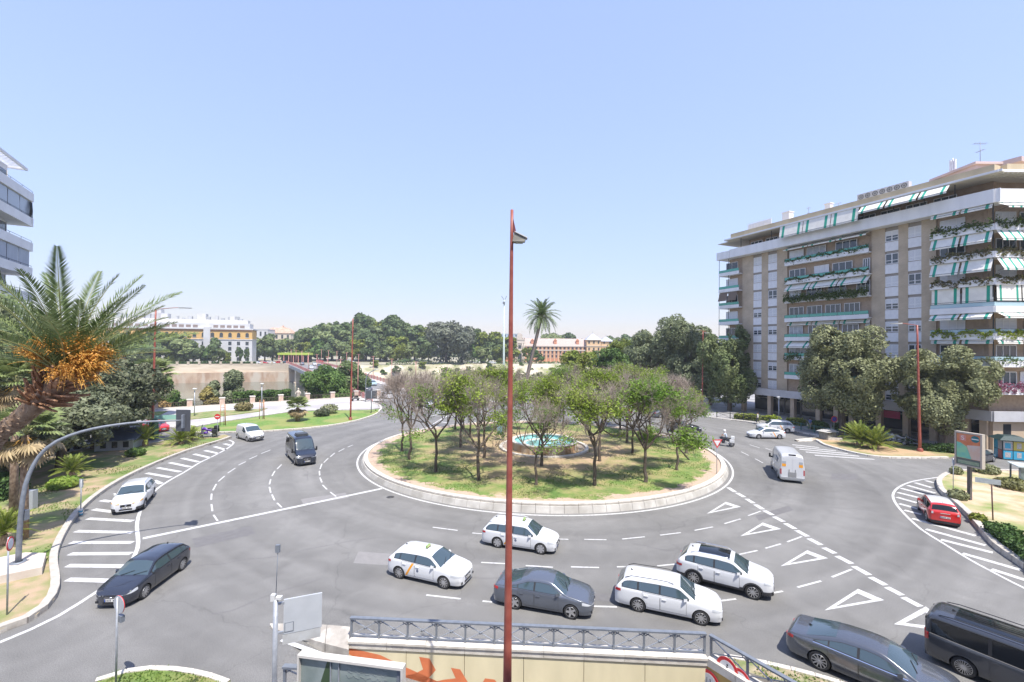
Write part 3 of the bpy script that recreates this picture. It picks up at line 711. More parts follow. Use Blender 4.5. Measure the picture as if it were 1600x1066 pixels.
        fs = [(i*(ny+1)+j, (i+1)*(ny+1)+j, (i+1)*(ny+1)+j+1, i*(ny+1)+j+1) for i in range(nx) for j in range(ny)]
        if x1 < x0: fs = [f[::-1] for f in fs]
        b.add(G2, fs, 0, True)
        return b if mb else b.build(name, m, par)
    # side glazing: a dark band, then each pane
    gl = o.get('glass', GLASS); wins = o['windows']
    for sg in (-1, 1):
        if wins:
            b = MB(); patch('', wins[0][0]-.05, wins[-1][1]+.06, lambda x: zwin_lo(x)-.022, lambda x: zwin_hi(x)+.012, None, sg, mb=b, off=.003, nx=26); b.build('window_surround', o.get('surround', TRIM), root)
        for wn in wins:
            hi = zwin_hi; lo = zwin_lo
            patch('side_window', wn[0], wn[1], lo, hi, wn[2] if len(wn) > 2 else gl, sg, off=.008, nx=12)
        if o.get('chromeline'):
            patch('chrome_strip', wins[0][0]-.05, wins[-1][1]+.1, lambda x: zwin_lo(x)-.045, lambda x: zwin_lo(x)-.022, CHROME, sg, off=.010, nx=20, nz=1)
        # doors
        def arch_lo(x):
            z = S.z0+.13
            for cx in (-S.wb/2, S.wb/2):
                dx = abs(x-cx)
                if dx < ar+.05: z = max(z, S.wr+math.sqrt(max(0, (ar+.05)**2-dx*dx)))
            return z
        for di, (a, bb) in enumerate(o.get('doors', [])):
            zt = lambda x: S.sec(x)[1][1]-.015
            patch('door_gap_seal', a-.012, bb+.012, lambda x: arch_lo(x)-.012, lambda x: zt(x)+.01, TRIM, sg, off=.0025, nx=16)
            d = patch('door', a, bb, arch_lo, zt, body_m, sg, off=.006, nx=16)
            hx = a+.16; hz = S.sec(hx)[1][1]-.14; y = S.side_y(hx, hz)+.012
            MB().box(hx-.09, hx+.09, min(sg*y, sg*(y+.03)), max(sg*y, sg*(y+.03)), hz-.014, hz+.014).build('handle', o.get('handle', body_m), d)
        # sill / cladding
        if o.get('clad'):
            b = MB()
            for cx in (-S.wb/2, S.wb/2):
                r0, r1 = ar-.005, ar+.065; y = S.W/2*.985
                pts = []; 
                for k in range(15):
                    t = math.radians(-12+204*k/14)
                    for r in (r0, r1):
                        x = cx+r*math.cos(t); z = max(S.z0+.0, S.wr+r*math.sin(t)); pts.append((x, sg*(S.side_y(min(max(x, S.xr+.02), S.xf-.02), z)+.012), z))
                fs = [(2*k, 2*k+1, 2*k+3, 2*k+2) for k in range(14)]
                b.add(pts, fs if sg < 0 else [f[::-1] for f in fs], 0, True)
            patch('', -S.wb/2+ar, S.wb/2-ar, lambda x: S.z0, lambda x: S.z0+.15, None, sg, mb=b, off=.013, nx=6, nz=3)
            b.build('cladding', o['clad'], root)
        # mirror
        mx = o.get('mirror', wins[-1][1]-.12 if wins else .9); mz = S.sec(mx)[1][1]+.07; y = S.side_y(mx, mz)
        k = o.get('mirror_s', 1.0)
        b = MB(); b.add([(mx-.06*k, sg*(y-.01), mz-.06*k), (mx+.03*k, sg*(y-.01), mz-.05*k), (mx+.09*k, sg*(y+.10*k), mz-.06*k), (mx-.05*k, sg*(y+.20*k), mz-.05*k), (mx-.07*k, sg*(y+.07*k), mz-.06*k),
            (mx-.06*k, sg*(y+.0), mz), (mx+.03*k, sg*(y+.0), mz), (mx+.08*k, sg*(y+.10*k), mz+.07*k), (mx-.05*k, sg*(y+.19*k), mz+.075*k), (mx-.07*k, sg*(y+.07*k), mz+.07*k)],
            [(0, 1, 2, 3, 4), (9, 8, 7, 6, 5), (0, 5, 6, 1), (1, 6, 7, 2), (2, 7, 8, 3), (3, 8, 9, 4), (4, 9, 5, 0)])
        if k > 1.2: b.box(mx-.05, mx+.06, min(sg*(y+.1), sg*(y+.24)), max(sg*(y+.1), sg*(y+.24)), mz-.05, mz+.30)
        b.build('mirror', o.get('mirror_m', body_m), root)
        # lamps
        hz0, hz1, hl = o.get('head', (.62, .74, .42))
        b = MB()
        def hlo(x): return hz0+(x-S.xf+hl)/hl*(-.0)+ .05*(1-(x-S.xf+hl)/hl)
        def hhi(x): return min(hz1+.045*(1-(x-S.xf+hl)/hl), S.sec(x)[1][1]+.002)
        patch('', S.xf-hl, S.xf-.005, hlo, hhi, None, sg, mb=b, nx=10, nz=3, off=.010)
        y1 = S.side_y(S.xf-.001, (hz0+hz1)/2); zt = min(hz1, S.sec(S.xf)[1][0]-.03)
        b.box(S.xf-.02, S.xf+.010, min(sg*y1*.62, sg*y1*1.0), max(sg*y1*.62, sg*y1*1.0), hz0, zt, 0)
        b.box(S.xf-.02, S.xf+.014, min(sg*y1*.70, sg*y1*.80), max(sg*y1*.70, sg*y1*.80), hz0+.015, zt-.015, 1)
        b.build('headlight', [o.get('headm', LAMPW), TRIM if not o.get('amber') else LAMPY], root)
        tz0, tz1, tl = o.get('tail', (.78, .92, .28))
        b = MB(); patch('', S.xr+.004, S.xr+tl, lambda x: tz0+.04*max(0, (x-S.xr)/tl), lambda x: min(tz1, S.sec(x)[1][1 if not o.get('tailhi') else 2]), None, sg, mb=b, nx=8, nz=4, off=.011)
        y1 = S.side_y(S.xr+.001, (tz0+tz1)/2); tw = o.get('tailw', .70)
        b.box(S.xr-.012, S.xr+.02, min(sg*y1*tw, sg*y1), max(sg*y1*tw, sg*y1), tz0, min(tz1, S.sec(S.xr)[1][0]-.02))
        b.build('tail_light', LAMPR, root)
        if o.get('foglights', 1):
            MB().box(S.xf-.02, S.xf+.008, min(sg*.62*S.W/2, sg*.74*S.W/2), max(sg*.62*S.W/2, sg*.74*S.W/2), S.z0+.10, S.z0+.19).build('fog_light_recess', TRIM, root)
    # windscreens
    ws = o['screen']; top_patch('windscreen', ws[0], ws[1], None, GLASS if gl is GLASSD else gl, yshrink=.01, nx=14)
    x0, x1 = ws[0], ws[0]+.09
    b = MB()
    for yy in (-.42, .15):
        p = [Vector((ws[0]+.03, yy, S.top_z(ws[0]+.03, yy)+.022)), Vector((ws[0]-.16 if ws[1] < ws[0] else ws[0]+.1, yy+.5, S.top_z(ws[0]-.16, yy+.45)+.022))]
        b.bar(p[0], p[1], .022, .014)
    b.build('wipers', TRIM, root)
    if o.get('rearscreen'):
        rs = o['rearscreen']; top_patch('rear_window', rs[0], rs[1], None, gl, yshrink=.03, nx=12)
    if o.get('rearpane'):      # upright back doors
        for (ya, yb, za, zb) in o['rearpane']: MB().box(S.xr-.012, S.xr+.01, ya, yb, za, zb).build('rear_window', gl, root)
    if o.get('sunroof'):
        sr = o['sunroof']; top_patch('sunroof', sr[0], sr[1], S.W*.29, GLASSD, off=.008)
    if o.get('roofm'): top_patch('roof_panel', o['roofx'][0], o['roofx'][1], None, o['roofm'], off=.008, nx=14)
    if o.get('hoodline', 1):
        for sg in (-1, 1):
            pts = []
            for k in range(7):
                x = ws[0]+.10+(S.xf-.22-ws[0]-.10)*k/6; _, (T, B, zr, ye, r) = S.sec(x); yy = sg*(ye-r*.9-.0); pts.append(Vector((x, yy, S.top_z(x, yy)+.002)))
            MB().tube(pts, .006, 4).build('bonnet_seam', TRIM, root)
    # grille, bumper intake, plates, badge
    zt = S.sec(S.xf)[1][0]; W2 = S.W/2*S.P[-1]
    gz0, gz1, gw = o.get('grille', (S.z0+.27, zt-.07, .52))
    b = MB(); b.box(S.xf-.02, S.xf+.012, -W2*gw, W2*gw, gz0, gz1, 0)
    for k in range(1, 4):
        z = gz0+(gz1-gz0)*k/4; b.box(S.xf, S.xf+.02, -W2*gw*.97, W2*gw*.97, z-.006, z+.006, 1)
    b.build('grille', [TRIM, o.get('grillem', CHROME)], root)
    MB().box(S.xf-.02, S.xf+.01, -W2*.62, W2*.62, S.z0+.05, S.z0+.15).build('bumper_intake', TRIM, root)
    b = MB(); b.lathe([(.001, .0), (.05, 0), (.055, -.012)], 14, 0, axis='x'); b.build('badge', CHROME, root, loc=(S.xf+.028, 0, (gz0+gz1)/2 if not o.get('badge_z') else o['badge_z']))
    def plate(x, z, sgn):
        b = MB(); b.box(min(x, x+sgn*.012), max(x, x+sgn*.012), -.26, .26, z-.055, z+.055, 0)
        s1 = 1 if sgn < 0 else -1
        b.box(min(x, x+sgn*.015), max(x, x+sgn*.015), min(s1*.26, s1*.22), max(s1*.26, s1*.22), z-.055, z+.055, 1)
        for k in range(7):
            if k == 4: continue
            y = s1*(.185-.062*k); b.box(min(x, x+sgn*.015), max(x, x+sgn*.015), y-.018, y+.018, z-.034, z+.034, 2)
        b.build('number_plate', [PLATEM, PLBLUE, PLINK], root)
    plate(S.xf+.012, o.get('plate_f', S.z0+.22), 1); plate(S.xr-.004, o.get('plate_r', .62), -1)
    if o.get('bumperm'):
        top_b = o.get('bumper_top', .52)
        for sgn, xe in ((1, S.xf), (-1, S.xr)):
            b = MB(); xa, xb = (xe-.34, xe-.004) if sgn > 0 else (xe+.004, xe+.24)
            for sg in (-1, 1): patch('', xa, xb, lambda x: S.z0+.01, lambda x: top_b, None, sg, mb=b, nx=8, nz=4, off=.014)
            yy = S.side_y(xe, S.z0+.2)+.014
            b.box(min(xe-.02*sgn, xe+.014*sgn), max(xe-.02*sgn, xe+.014*sgn), -yy, yy, S.z0+.01, top_b)
            b.build('bumper', o['bumperm'], root)
    # wheels
    tm, rm = wheel_mesh(S.wr, o.get('tw', .215), o.get('style', 'five'), o.get('rim', ALLOY))
    for x in (-S.wb/2, S.wb/2):
        for sg in (-1, 1):
            wl = link('wheel', tm, root, (x, sg*(S.W/2-.125), S.wr), (0, 0, 0 if sg > 0 else PI))
            link('rim', rm, wl)
    if o.get('rails'):
        for sg in (-1, 1):
            xa, xb = o['rails']; pts = []
            for k in range(9):
                x = xa+(xb-xa)*k/8; _, (T, B, zr, ye, r) = S.sec(x); pts.append(Vector((x, sg*(ye-r*.55), T-.02-(.05 if k in (0, 8) else 0)+.035)))
            MB().tube(pts, .016, 6).build('roof_rail', o.get('railm', CHROME), root)
    if o.get('taxi'):
        b = MB(); b.box(-.05, .05, -.16, .16, .02, .13, 0).box(-.07, .07, -.18, .18, 0, .02, 1); b.box(-.052, .052, -.13, .13, .04, .11, 2)
        x = o['taxi']; b.build('roof_sign', [mat('taxi_sign_green', (.25, .38, .12), rough=.4), TRIM, mat('taxi_sign_pale', (.55, .5, .25), rough=.4)], root, loc=(x, 0, S.top_z(x, 0)-.005))
    if o.get('stripe'):
        xa, xb, wd = o['stripe']
        for sg in (-1, 1):
            patch('orange_stripe', xa, xa+wd, lambda x: S.z0+.1, lambda x: S.sec(x)[1][1]-.02, ORANGE, sg, off=.010, xt0=xb, xt1=xb+wd, nx=2, nz=10)
            x = xb+wd+.22; z = S.sec(x)[1][1]-.32; y = S.side_y(x, z)+.012
            b = MB(); b.lathe([(.001, 0), (.07, 0)], 14, 0, axis='y'); b.build('door_emblem', [mat('emblem_grey', (.12, .14, .2), rough=.5)], root, loc=(x, sg*y, z), rot=(0, 0, 0 if sg > 0 else PI))
    if o.get('antenna', 1):
        x = o.get('antenna_x', S.xr+.7); MB().add([(x-.07, -.015, S.top_z(x-.07, 0)), (x+.07, 0, S.top_z(x+.07, 0)), (x-.07, .015, S.top_z(x-.07, 0)), (x-.05, 0, S.top_z(x, 0)+.07)], [(0, 1, 3), (1, 2, 3), (2, 0, 3)]).build('roof_antenna', TRIM, root)
    return root
def place(root, S, rear_px, front_px, side, z=0.0, keep='mid'):
    "side +1: the wheels surveyed are on the car's left"
    A = G(rear_px[0], rear_px[1], z); B_ = G(front_px[0], front_px[1], z); d = (B_-A); d.z = 0; d.normalize()
    mid = (A+B_)/2 if keep == 'mid' else (A+d*S.wb/2 if keep == 'rear' else B_-d*S.wb/2)
    left = Vector((-d.y, d.x, 0)); c = mid-left*side*(S.W/2-.02)
    root.location = (c.x, c.y, z); root.rotation_euler = (0, 0, math.atan2(d.y, d.x)); return root
PR = ([0, .06, .16, .4, .9], [.80, .88, .94, .985, 1.0]); PF = ([0, .05, .13, .3, .6, 1.0], [.62, .74, .85, .935, .985, 1.0])
def hatch(wb=2.62, W=1.79, H=1.47, fo=.87, ro=.77, wr=.315, **k):
    c = wb/2
    d = dict(wb=wb, W=W, fo=fo, ro=ro, wr=wr, z0=.19, smooth=.045, shoulder=.955, tum=.215, rr=.11, plan_r=PR, plan_f=PF,
        top=[('r', .74), (-c-ro+.05, .93), (-c-ro+.14, 1.02), (-c-ro+.48, H-.10), (-c-ro+.85, H-.03), (-.25, H), (.25, H-.02), (.48, H-.07), (c-.22, .985), (c+.1, .93), (c+fo-.25, .80), (c+fo-.08, .72), ('f', .62)],
        belt=[('r', .98), (-c, .99), (.3, .93), (c-.2, .90), ('f', .72)])
    d.update(k); return CarShape(**d)
def estate(wb=2.63, W=1.79, H=1.48, fo=.87, ro=1.04, wr=.32, **k):
    c = wb/2
    d = dict(wb=wb, W=W, fo=fo, ro=ro, wr=wr, z0=.19, smooth=.045, shoulder=.955, tum=.205, rr=.11, plan_r=PR, plan_f=PF,
        top=[('r', .74), (-c-ro+.05, .95), (-c-ro+.12, 1.04), (-c-ro+.42, H-.09), (-c-ro+.7, H-.03), (-.5, H), (.25, H-.01), (.48, H-.06), (c-.22, .985), (c+.1, .93), (c+fo-.25, .80), (c+fo-.08, .72), ('f', .62)],
        belt=[('r', .98), (-c, .97), (.3, .93), (c-.2, .90), ('f', .72)])
    d.update(k); return CarShape(**d)
def suv(wb=2.64, W=1.84, H=1.62, fo=.86, ro=.84, wr=.345, **k):
    c = wb/2
    d = dict(wb=wb, W=W, fo=fo, ro=ro, wr=wr, z0=.25, smooth=.05, shoulder=.955, tum=.20, rr=.12, plan_r=PR, plan_f=PF,
        top=[('r', .86), (-c-ro+.05, 1.04), (-c-ro+.13, 1.14), (-c-ro+.48, H-.11), (-c-ro+.85, H-.03), (-.25, H), (.25, H-.02), (.48, H-.07), (c-.22, 1.12), (c+.1, 1.06), (c+fo-.25, .94), (c+fo-.08, .84), ('f', .74)],
        belt=[('r', 1.10), (-c, 1.08), (.3, 1.03), (c-.2, 1.02), ('f', .84)])
    d.update(k); return CarShape(**d)
def saloon(wb=2.58, W=1.78, H=1.46, fo=.90, ro=1.06, wr=.32, bl=.62, **k):
    c = wb/2
    d = dict(wb=wb, W=W, fo=fo, ro=ro, wr=wr, z0=.19, smooth=.06, shoulder=.95, tum=.235, rr=.11, plan_r=([0, .06, .16, .4, .9], [.72, .84, .92, .975, 1.0]), plan_f=PF,
        top=[('r', .76), (-c-ro+.05, .93), (-c-ro+.14, 1.0), (-c-ro+bl, 1.05), (-c+.28, H-.14), (-c+.62, H-.03), (-.15, H), (.25, H-.02), (.46, H-.08), (c-.24, .99), (c+.1, .93), (c+fo-.25, .80), (c+fo-.08, .72), ('f', .62)],
        belt=[('r', .92), (-c, .96), (.3, .93), (c-.2, .91), ('f', .72)])
    d.update(k); return CarShape(**d)
# 1 black hatchback in the left lane
S = hatch(); c1 = make_car(S, BLACK, 'black hatchback turning at the lower left beside the hatched strip', 'car', windows=[(-1.62, -1.32), (-1.27, -.42), (-.34, .80)], doors=[(-1.12, -.38), (-.35, .72)], screen=(1.08, .47), rearscreen=(-1.98, -1.66), style='ten', wr=.32)
place(c1, S, (286.5, 891), (227.5, 935), 1)
# 2 white compact suv
S2 = suv(wb=2.70, W=1.87, H=1.65); c2 = make_car(S2, WHITE, 'white sports utility car with amber lamps passing the left hatched strip', 'car', windows=[(-1.72, -1.38), (-1.30, -.42), (-.34, .86)], doors=[(-1.15, -.38), (-.35, .76)], screen=(1.12, .50), rearscreen=(-2.07, -1.72), clad=TRIMG, lower=1, amber=True, headm=LAMPY, head=(.78, .90, .40), grillem=TRIM, rails=(-1.5, .3), railm=CHROME)
place(c2, S2, (241.5, 776), (227, 794.7), 1, keep='front')
# 3 white taxi hatch
S3 = hatch(wb=2.60, W=1.76, H=1.47, fo=.90, ro=.78); c3 = make_car(S3, WHITE, 'white hatchback taxi with orange door stripe left of the tall red pole', 'taxi', group='white taxis with orange stripes', windows=[(-1.58, -1.30), (-1.25, -.42), (-.34, .80)], doors=[(-1.12, -.38), (-.35, .72)], screen=(1.08, .47), rearscreen=(-1.97, -1.65), style='ten', stripe=(-.92, -.52, .12), taxi=-.1, head=(.60, .70, .52))
place(c3, S3, (622.5, 904.8), (693, 921), -1)
# 4 estate taxi
S4 = estate(wb=2.63, W=1.73, H=1.52, fo=.83, ro=1.03); c4 = make_car(S4, WHITE, 'white estate taxi with roof rails just beyond the tall red pole', 'taxi', group='white taxis with orange stripes', windows=[(-2.02, -1.36), (-1.28, -.42), (-.34, .80)], doors=[(-1.12, -.38), (-.35, .72)], screen=(1.08, .47), rearscreen=(-2.27, -1.99), style='cover', rim=STEELW, stripe=(-.92, -.52, .12), taxi=.1, rails=(-1.9, .2), railm=WHITE, grillem=TRIM)
place(c4, S4, (776.5, 856.5), (844.6, 867), -1)
# 5 grey saloon
S5 = saloon(); c5 = make_car(S5, GREY, 'grey saloon with its boot partly behind the tall red pole', 'car', windows=[(-1.42, -1.18), (-1.13, -.42), (-.34, .80)], doors=[(-1.12, -.38), (-.35, .72)], screen=(1.06, .45), rearscreen=(-1.72, -1.03), style='five', tw=.22)
place(c5, S5, (804, 953), (891, 968.4), -1)
# 6 white estate
S6 = estate(); c6 = make_car(S6, WHITE, 'white estate car behind the corner of the underpass railing', 'car', windows=[(-2.0, -1.36), (-1.28, -.42), (-.34, .80)], doors=[(-1.12, -.38), (-.35, .72)], screen=(1.08, .47), rearscreen=(-2.28, -1.98), style='ten', rails=(-1.9, .2), railm=TRIM)
place(c6, S6, (997, 957), (1094.5, 978), -1)
# 7 white suv with glass roof
S7 = suv(wb=2.64, W=1.84, H=1.61); c7 = make_car(S7, WHITE, 'white sports utility car with dark glass roof beside the white estate', 'car', windows=[(-1.70, -1.36), (-1.28, -.42), (-.34, .82)], doors=[(-1.12, -.38), (-.35, .74)], screen=(1.10, .49), rearscreen=(-2.03, -1.69), clad=TRIMG, lower=1, style='ten', sunroof=(-1.15, .30), rails=(-1.5, .35), railm=CHROME, head=(.76, .86, .40), tw=.23)
place(c7, S7, (1085, 914), (1174.6, 937), -1)
# 8 dark grey big saloon
S8 = saloon(wb=2.94, W=1.88, H=1.44, fo=.90, ro=1.12, wr=.345, bl=.70, top=[('r', .74), (-2.54, .93), (-2.45, 1.0), (-1.95, 1.07), (-1.22, 1.31), (-.80, 1.405), (-.15, 1.44), (.25, 1.42), (.50, 1.35), (1.27, .98), (1.6, .92), (2.1, .80), (2.3, .72), ('f', .62)], belt=[('r', .94), (-1.47, .98), (.3, .93), (1.2, .91), ('f', .72)])
c8 = make_car(S8, DGREY, 'long dark grey saloon near the bottom right corner', 'car', windows=[(-1.62, -1.22), (-1.17, -.36), (-.28, .92)], doors=[(-1.20, -.32), (-.29, .88)], screen=(1.20, .46), rearscreen=(-1.90, -1.0), style='ten', chromeline=True, tw=.235)
place(c8, S8, (1279.8, 1047.7), (1447, 1119), -1, keep='rear')
# 9 black people carrier
c_ = 1.6
S9 = CarShape(wb=3.20, W=1.93, fo=.86, ro=1.08, wr=.345, z0=.21, smooth=.06, shoulder=.97, tum=.115, rr=.14, plan_r=([0, .05, .14, .4, .9], [.88, .94, .97, .99, 1.0]), plan_f=PF,
    top=[('r', 1.62), (-2.60, 1.80), (-2.40, 1.88), (-1, 1.90), (.6, 1.89), (.95, 1.80), (1.75, 1.20), (1.95, 1.10), (2.2, 1.0), (2.38, .88), ('f', .72)], belt=[('r', 1.14), (-1, 1.10), (.8, 1.06), (1.6, 1.02), ('f', .85)])
c9 = make_car(S9, CHAR, 'charcoal people carrier with dark windows cut by the right edge of the view', 'van', windows=[(-2.48, -.98, GLASSD), (-.88, .42, GLASSD), (.52, 1.42)], doors=[(-.93, .47), (.50, 1.45)], screen=(1.68, 1.02), rearpane=[(-.72, .72, 1.15, 1.62)], style='twenty', rim=ALLOY, chromeline=True, rails=(-2.3, .6), railm=TRIM, tail=(.86, 1.22, .12), tailw=.84, hoodline=1, sunroof=(-1.9, .45), glass=GLASSD)
A = G(1505.5, 1058); c9dir = Vector((.60, -.80, 0)); lf = Vector((-c9dir.y, c9dir.x, 0)); cc = A+c9dir*1.6+lf*(S9.W/2-.02)
c9.location = (cc.x, cc.y, 0); c9.rotation_euler = (0, 0, math.atan2(c9dir.y, c9dir.x))
# 10 small white van
S10 = CarShape(wb=2.70, W=1.83, fo=.86, ro=.66, wr=.315, z0=.20, smooth=.05, shoulder=.97, tum=.10, rr=.12, plan_r=([0, .04, .12, .4, .9], [.90, .95, .97, .99, 1.0]), plan_f=PF,
    top=[('r', 1.60), (-1.95, 1.74), (-1.8, 1.79), (-.6, 1.82), (.1, 1.79), (.42, 1.70), (1.14, 1.15), (1.5, 1.06), (1.95, .92), (2.12, .80), ('f', .66)], belt=[('r', 1.12), (0, 1.10), (1.1, 1.02), ('f', .80)])
c10 = make_car(S10, WHITE2, 'small white delivery van passing the tip of the left verge', 'van', windows=[(.02, .84)], doors=[(-.05, .80), (-1.0, -.1)], screen=(1.12, .45), rearpane=[(-.72, -.06, 1.1, 1.6), (.06, .72, 1.1, 1.6)], bumperm=TRIMG, bumper_top=.56, style='cover', rim=STEELW, tail=(.85, 1.25, .10), tailw=.86, mirror_m=TRIM, head=(.72, .92, .40), hoodline=1)
place(c10, S10, (369, 685), (385.6, 690.3), -1, keep='front')
# 11 dark minibus
def bigvan(H, L=3.66): return CarShape(wb=L, W=1.99, fo=1.0, ro=1.25, wr=.345, z0=.23, smooth=.07, shoulder=.985, tum=.12, rr=.20, plan_r=([0, .04, .12, .4, .9], [.92, .96, .98, .995, 1.0]), plan_f=([0, .05, .13, .3, .6, 1.2, 2.0], [.66, .76, .86, .92, .95, .98, 1.0]),
    top=[('r', H-.2), (-L/2-1.18, H-.06), (-L/2-1.0, H), (0, H+.02), (.75, H), (1.05, H-.10), (1.30, H-.32), (L/2+.10, 1.42), (L/2+.35, 1.28), (L/2+.78, 1.12), (L/2+.92, .98), ('f', .80)], belt=[('r', 1.30), (0, 1.28), (1.6, 1.20), ('f', 1.0)])
S11 = bigvan(2.58); c11 = make_car(S11, NAVY, 'dark blue high-roofed minibus driving towards the camera left of the roundabout', 'minibus', windows=[(-2.75, -1.5, GLASSD), (-1.4, -.25, GLASSD), (-.15, .80, GLASSD), (.92, 1.72)], doors=[(.85, 1.62)], screen=(1.92, 1.16), rearpane=[(-.8, -.05, 1.35, 2.1), (.05, .8, 1.35, 2.1)], style='five', tail=(.9, 1.35, .08), tailw=.9, mirror_m=TRIM, mirror_s=1.35, head=(.80, .98, .45), mirror=1.62, hoodline=1)
place(c11, S11, (448.5, 714.8), (459.8, 727), -1, keep='front')
MB().box(-.55, .45, -.52, .52, 0, .20).box(-.62, .50, -.58, .58, 0, .05).build('roof_unit', mat('roof_unit_grey', (.05, .055, .06), rough=.5), c11, loc=(.1, 0, 2.575))
# 12 large white van seen from behind
S12 = bigvan(2.52, 3.5); c12 = make_car(S12, WHITE2, 'large white panel van with amber-edged rear doors right of the roundabout', 'van', windows=[(.90, 1.62)], doors=[(.82, 1.55), (-.55, .70)], screen=(1.84, 1.10), style='cover', rim=STEELW, tail=(.72, 1.20, .08), tailw=.90, mirror_m=TRIM, mirror_s=1.35, mirror=1.55, head=(.80, .98, .45), antenna=0)
place(c12, S12, (1214.5, 747), (1200.5, 725.5), 1, keep='rear')
xr = S12.xr
for sg in (-1, 1):
    MB().box(xr-.012, xr+.01, min(sg*.02, sg*.84), max(sg*.02, sg*.84), .50, 2.18).build('rear_door', WHITE2, c12)
    MB().box(xr-.02, xr, min(sg*.50, sg*.80), max(sg*.50, sg*.80), 1.42, 1.66).build('amber_panel', ORANGE, c12)
    MB().box(xr-.02, xr, min(sg*.50, sg*.80), max(sg*.50, sg*.80), 1.68, 1.90).build('rear_window', mat('frosted_pane', (.35, .38, .42), rough=.3), c12)
MB().box(xr-.05, xr, -.30, .30, .52, .95).box(xr-.05, xr, -.26, -.22, .95, 1.2).box(xr-.05, xr, .22, .26, .95, 1.2).build('folded_step', mat('steel_grey', (.35, .35, .35), rough=.5, metal=.5), c12)
MB().box(xr-.10, xr+.02, -.93, .93, .34, .50).build('bumper', mat('van_bumper', (.30, .31, .32), rough=.6), c12)
MB().box(xr+.02, xr+.2, -.28, .28, 2.40, 2.50).build('top_light_bar', TRIM, c12)
MB().box(-1.6, -.2, .985, 1.0, 1.45, 1.85).build('side_panel_recess', mat('van_side_mark', (.50, .51, .53), rough=.5), c12)
# 13 rounded white taxi, 14 white mpv taxi
S13 = hatch(wb=2.70, W=1.76, H=1.49, fo=.93, ro=.85, top=[('r', .80), (-2.13, 1.0), (-2.05, 1.08), (-1.45, 1.30), (-.7, 1.45), (-.05, 1.49), (.25, 1.47), (.50, 1.41), (1.25, .98), (1.6, .90), (2.05, .76), (2.2, .68), ('f', .58)])
c13 = make_car(S13, WHITE, 'white fastback taxi facing left on the far right of the roundabout', 'taxi', group='white taxis with orange stripes', windows=[(-1.35, -1.12), (-1.08, -.40), (-.32, .86)], doors=[(-1.12, -.36), (-.33, .78)], screen=(1.16, .50), rearscreen=(-1.98, -1.30), style='ten', stripe=(-.95, -.55, .12), taxi=-.1, head=(.56, .66, .50))
place(c13, S13, (1217.6, 686.6), (1186.6, 686.2), 1)
S14 = suv(wb=2.78, W=1.81, H=1.70, fo=.92, ro=.92, wr=.33, z0=.20); c14 = make_car(S14, WHITE, 'white people-carrier taxi standing behind the white fastback taxi', 'taxi', group='white taxis with orange stripes', windows=[(-2.0, -1.45), (-1.36, -.42), (-.34, .86)], doors=[(-1.15, -.38), (-.35, .78)], screen=(1.16, .50), rearscreen=(-2.2, -1.84), style='ten', stripe=(-.95, -.55, .12), taxi=0)
place(c14, S14, (1230.5, 677), (1202, 675.3), 1, keep='rear')
# 15 red car with white roof
S15 = hatch(wb=2.55, W=1.75, H=1.50, fo=.72, ro=.68, wr=.32, top=[('r', .86), (-1.91, 1.0), (-1.84, 1.06), (-1.62, 1.38), (-1.40, 1.45), (-.25, 1.50), (.35, 1.48), (.58, 1.40), (.98, 1.02), (1.3, .95), (1.8, .86), (1.93, .78), ('f', .66)])
c15 = make_car(S15, RED, 'red compact car with a pale roof on the hatched strip at the right', 'car', windows=[(-1.50, -1.12), (-1.06, -.38), (-.30, .66)], doors=[(-1.02, -.34), (-.31, .66)], screen=(.93, .60), rearscreen=(-1.85, -1.62), style='five', roofm=WHITE, roofx=(-1.42, .50), tail=(.78, 1.0, .16), tailw=.80, clad=TRIM, glass=GLASSD, plate_r=.62, bumperm=TRIM, bumper_top=.36, headm=LAMPW)
for sg in (-1, 1): MB().box(S15.xr-.016, S15.xr-.01, min(sg*.60, sg*.70), max(sg*.60, sg*.70), .80, .96).build('tail_light', LAMPW, c15)
MB().box(S15.xr-.014, S15.xr-.006, -.25, .25, .86, .90).build('chrome_strip', CHROME, c15)
place(c15, S15, (1446.7, 814), (1434.8, 798), 1, keep='rear')
# 16 small dark car by the kiosk
S16 = hatch(wb=2.5, W=1.68, H=1.45, fo=.75, ro=.62); c16 = make_car(S16, BLACK, 'small black hatchback parked behind the advertising panel near the kiosk', 'car', group='parked cars', windows=[(-1.40, -1.12), (-1.06, -.38), (-.30, .78)], doors=[(-1.02, -.34), (-.31, .68)], screen=(1.02, .45), rearscreen=(-1.76, -1.46))
place(c16, S16, (1534.7, 726), (1553.5, 722.5), -1, keep='rear')
# 17 red car on the left
S17 = hatch(); c17 = make_car(S17, RED, 'red hatchback behind the left traffic mast and green cabinet', 'car', windows=[(-1.62, -1.32), (-1.27, -.42), (-.34, .80)], doors=[(-1.12, -.38), (-.35, .72)], screen=(1.08, .47), rearscreen=(-1.98, -1.66))
place(c17, S17, (219, 672.5), (243, 677), -1)
# 18 dark car seen through the trees
c18 = copy_thing(c1, (0, 0, 0), 0, 'dark hatchback passing behind the right side of the roundabout trees'); place(c18, S, (1060, 676), (1083, 677), -1)
# cars on the bridge approach
S19 = S; c19 = make_car(S, LBLUE, 'pale blue hatchback coming down the bridge carriageway', 'car', windows=[(-1.62, -1.32), (-1.27, -.42), (-.34, .80)], doors=[(-1.12, -.38), (-.35, .72)], screen=(1.08, .47), rearscreen=(-1.98, -1.66))
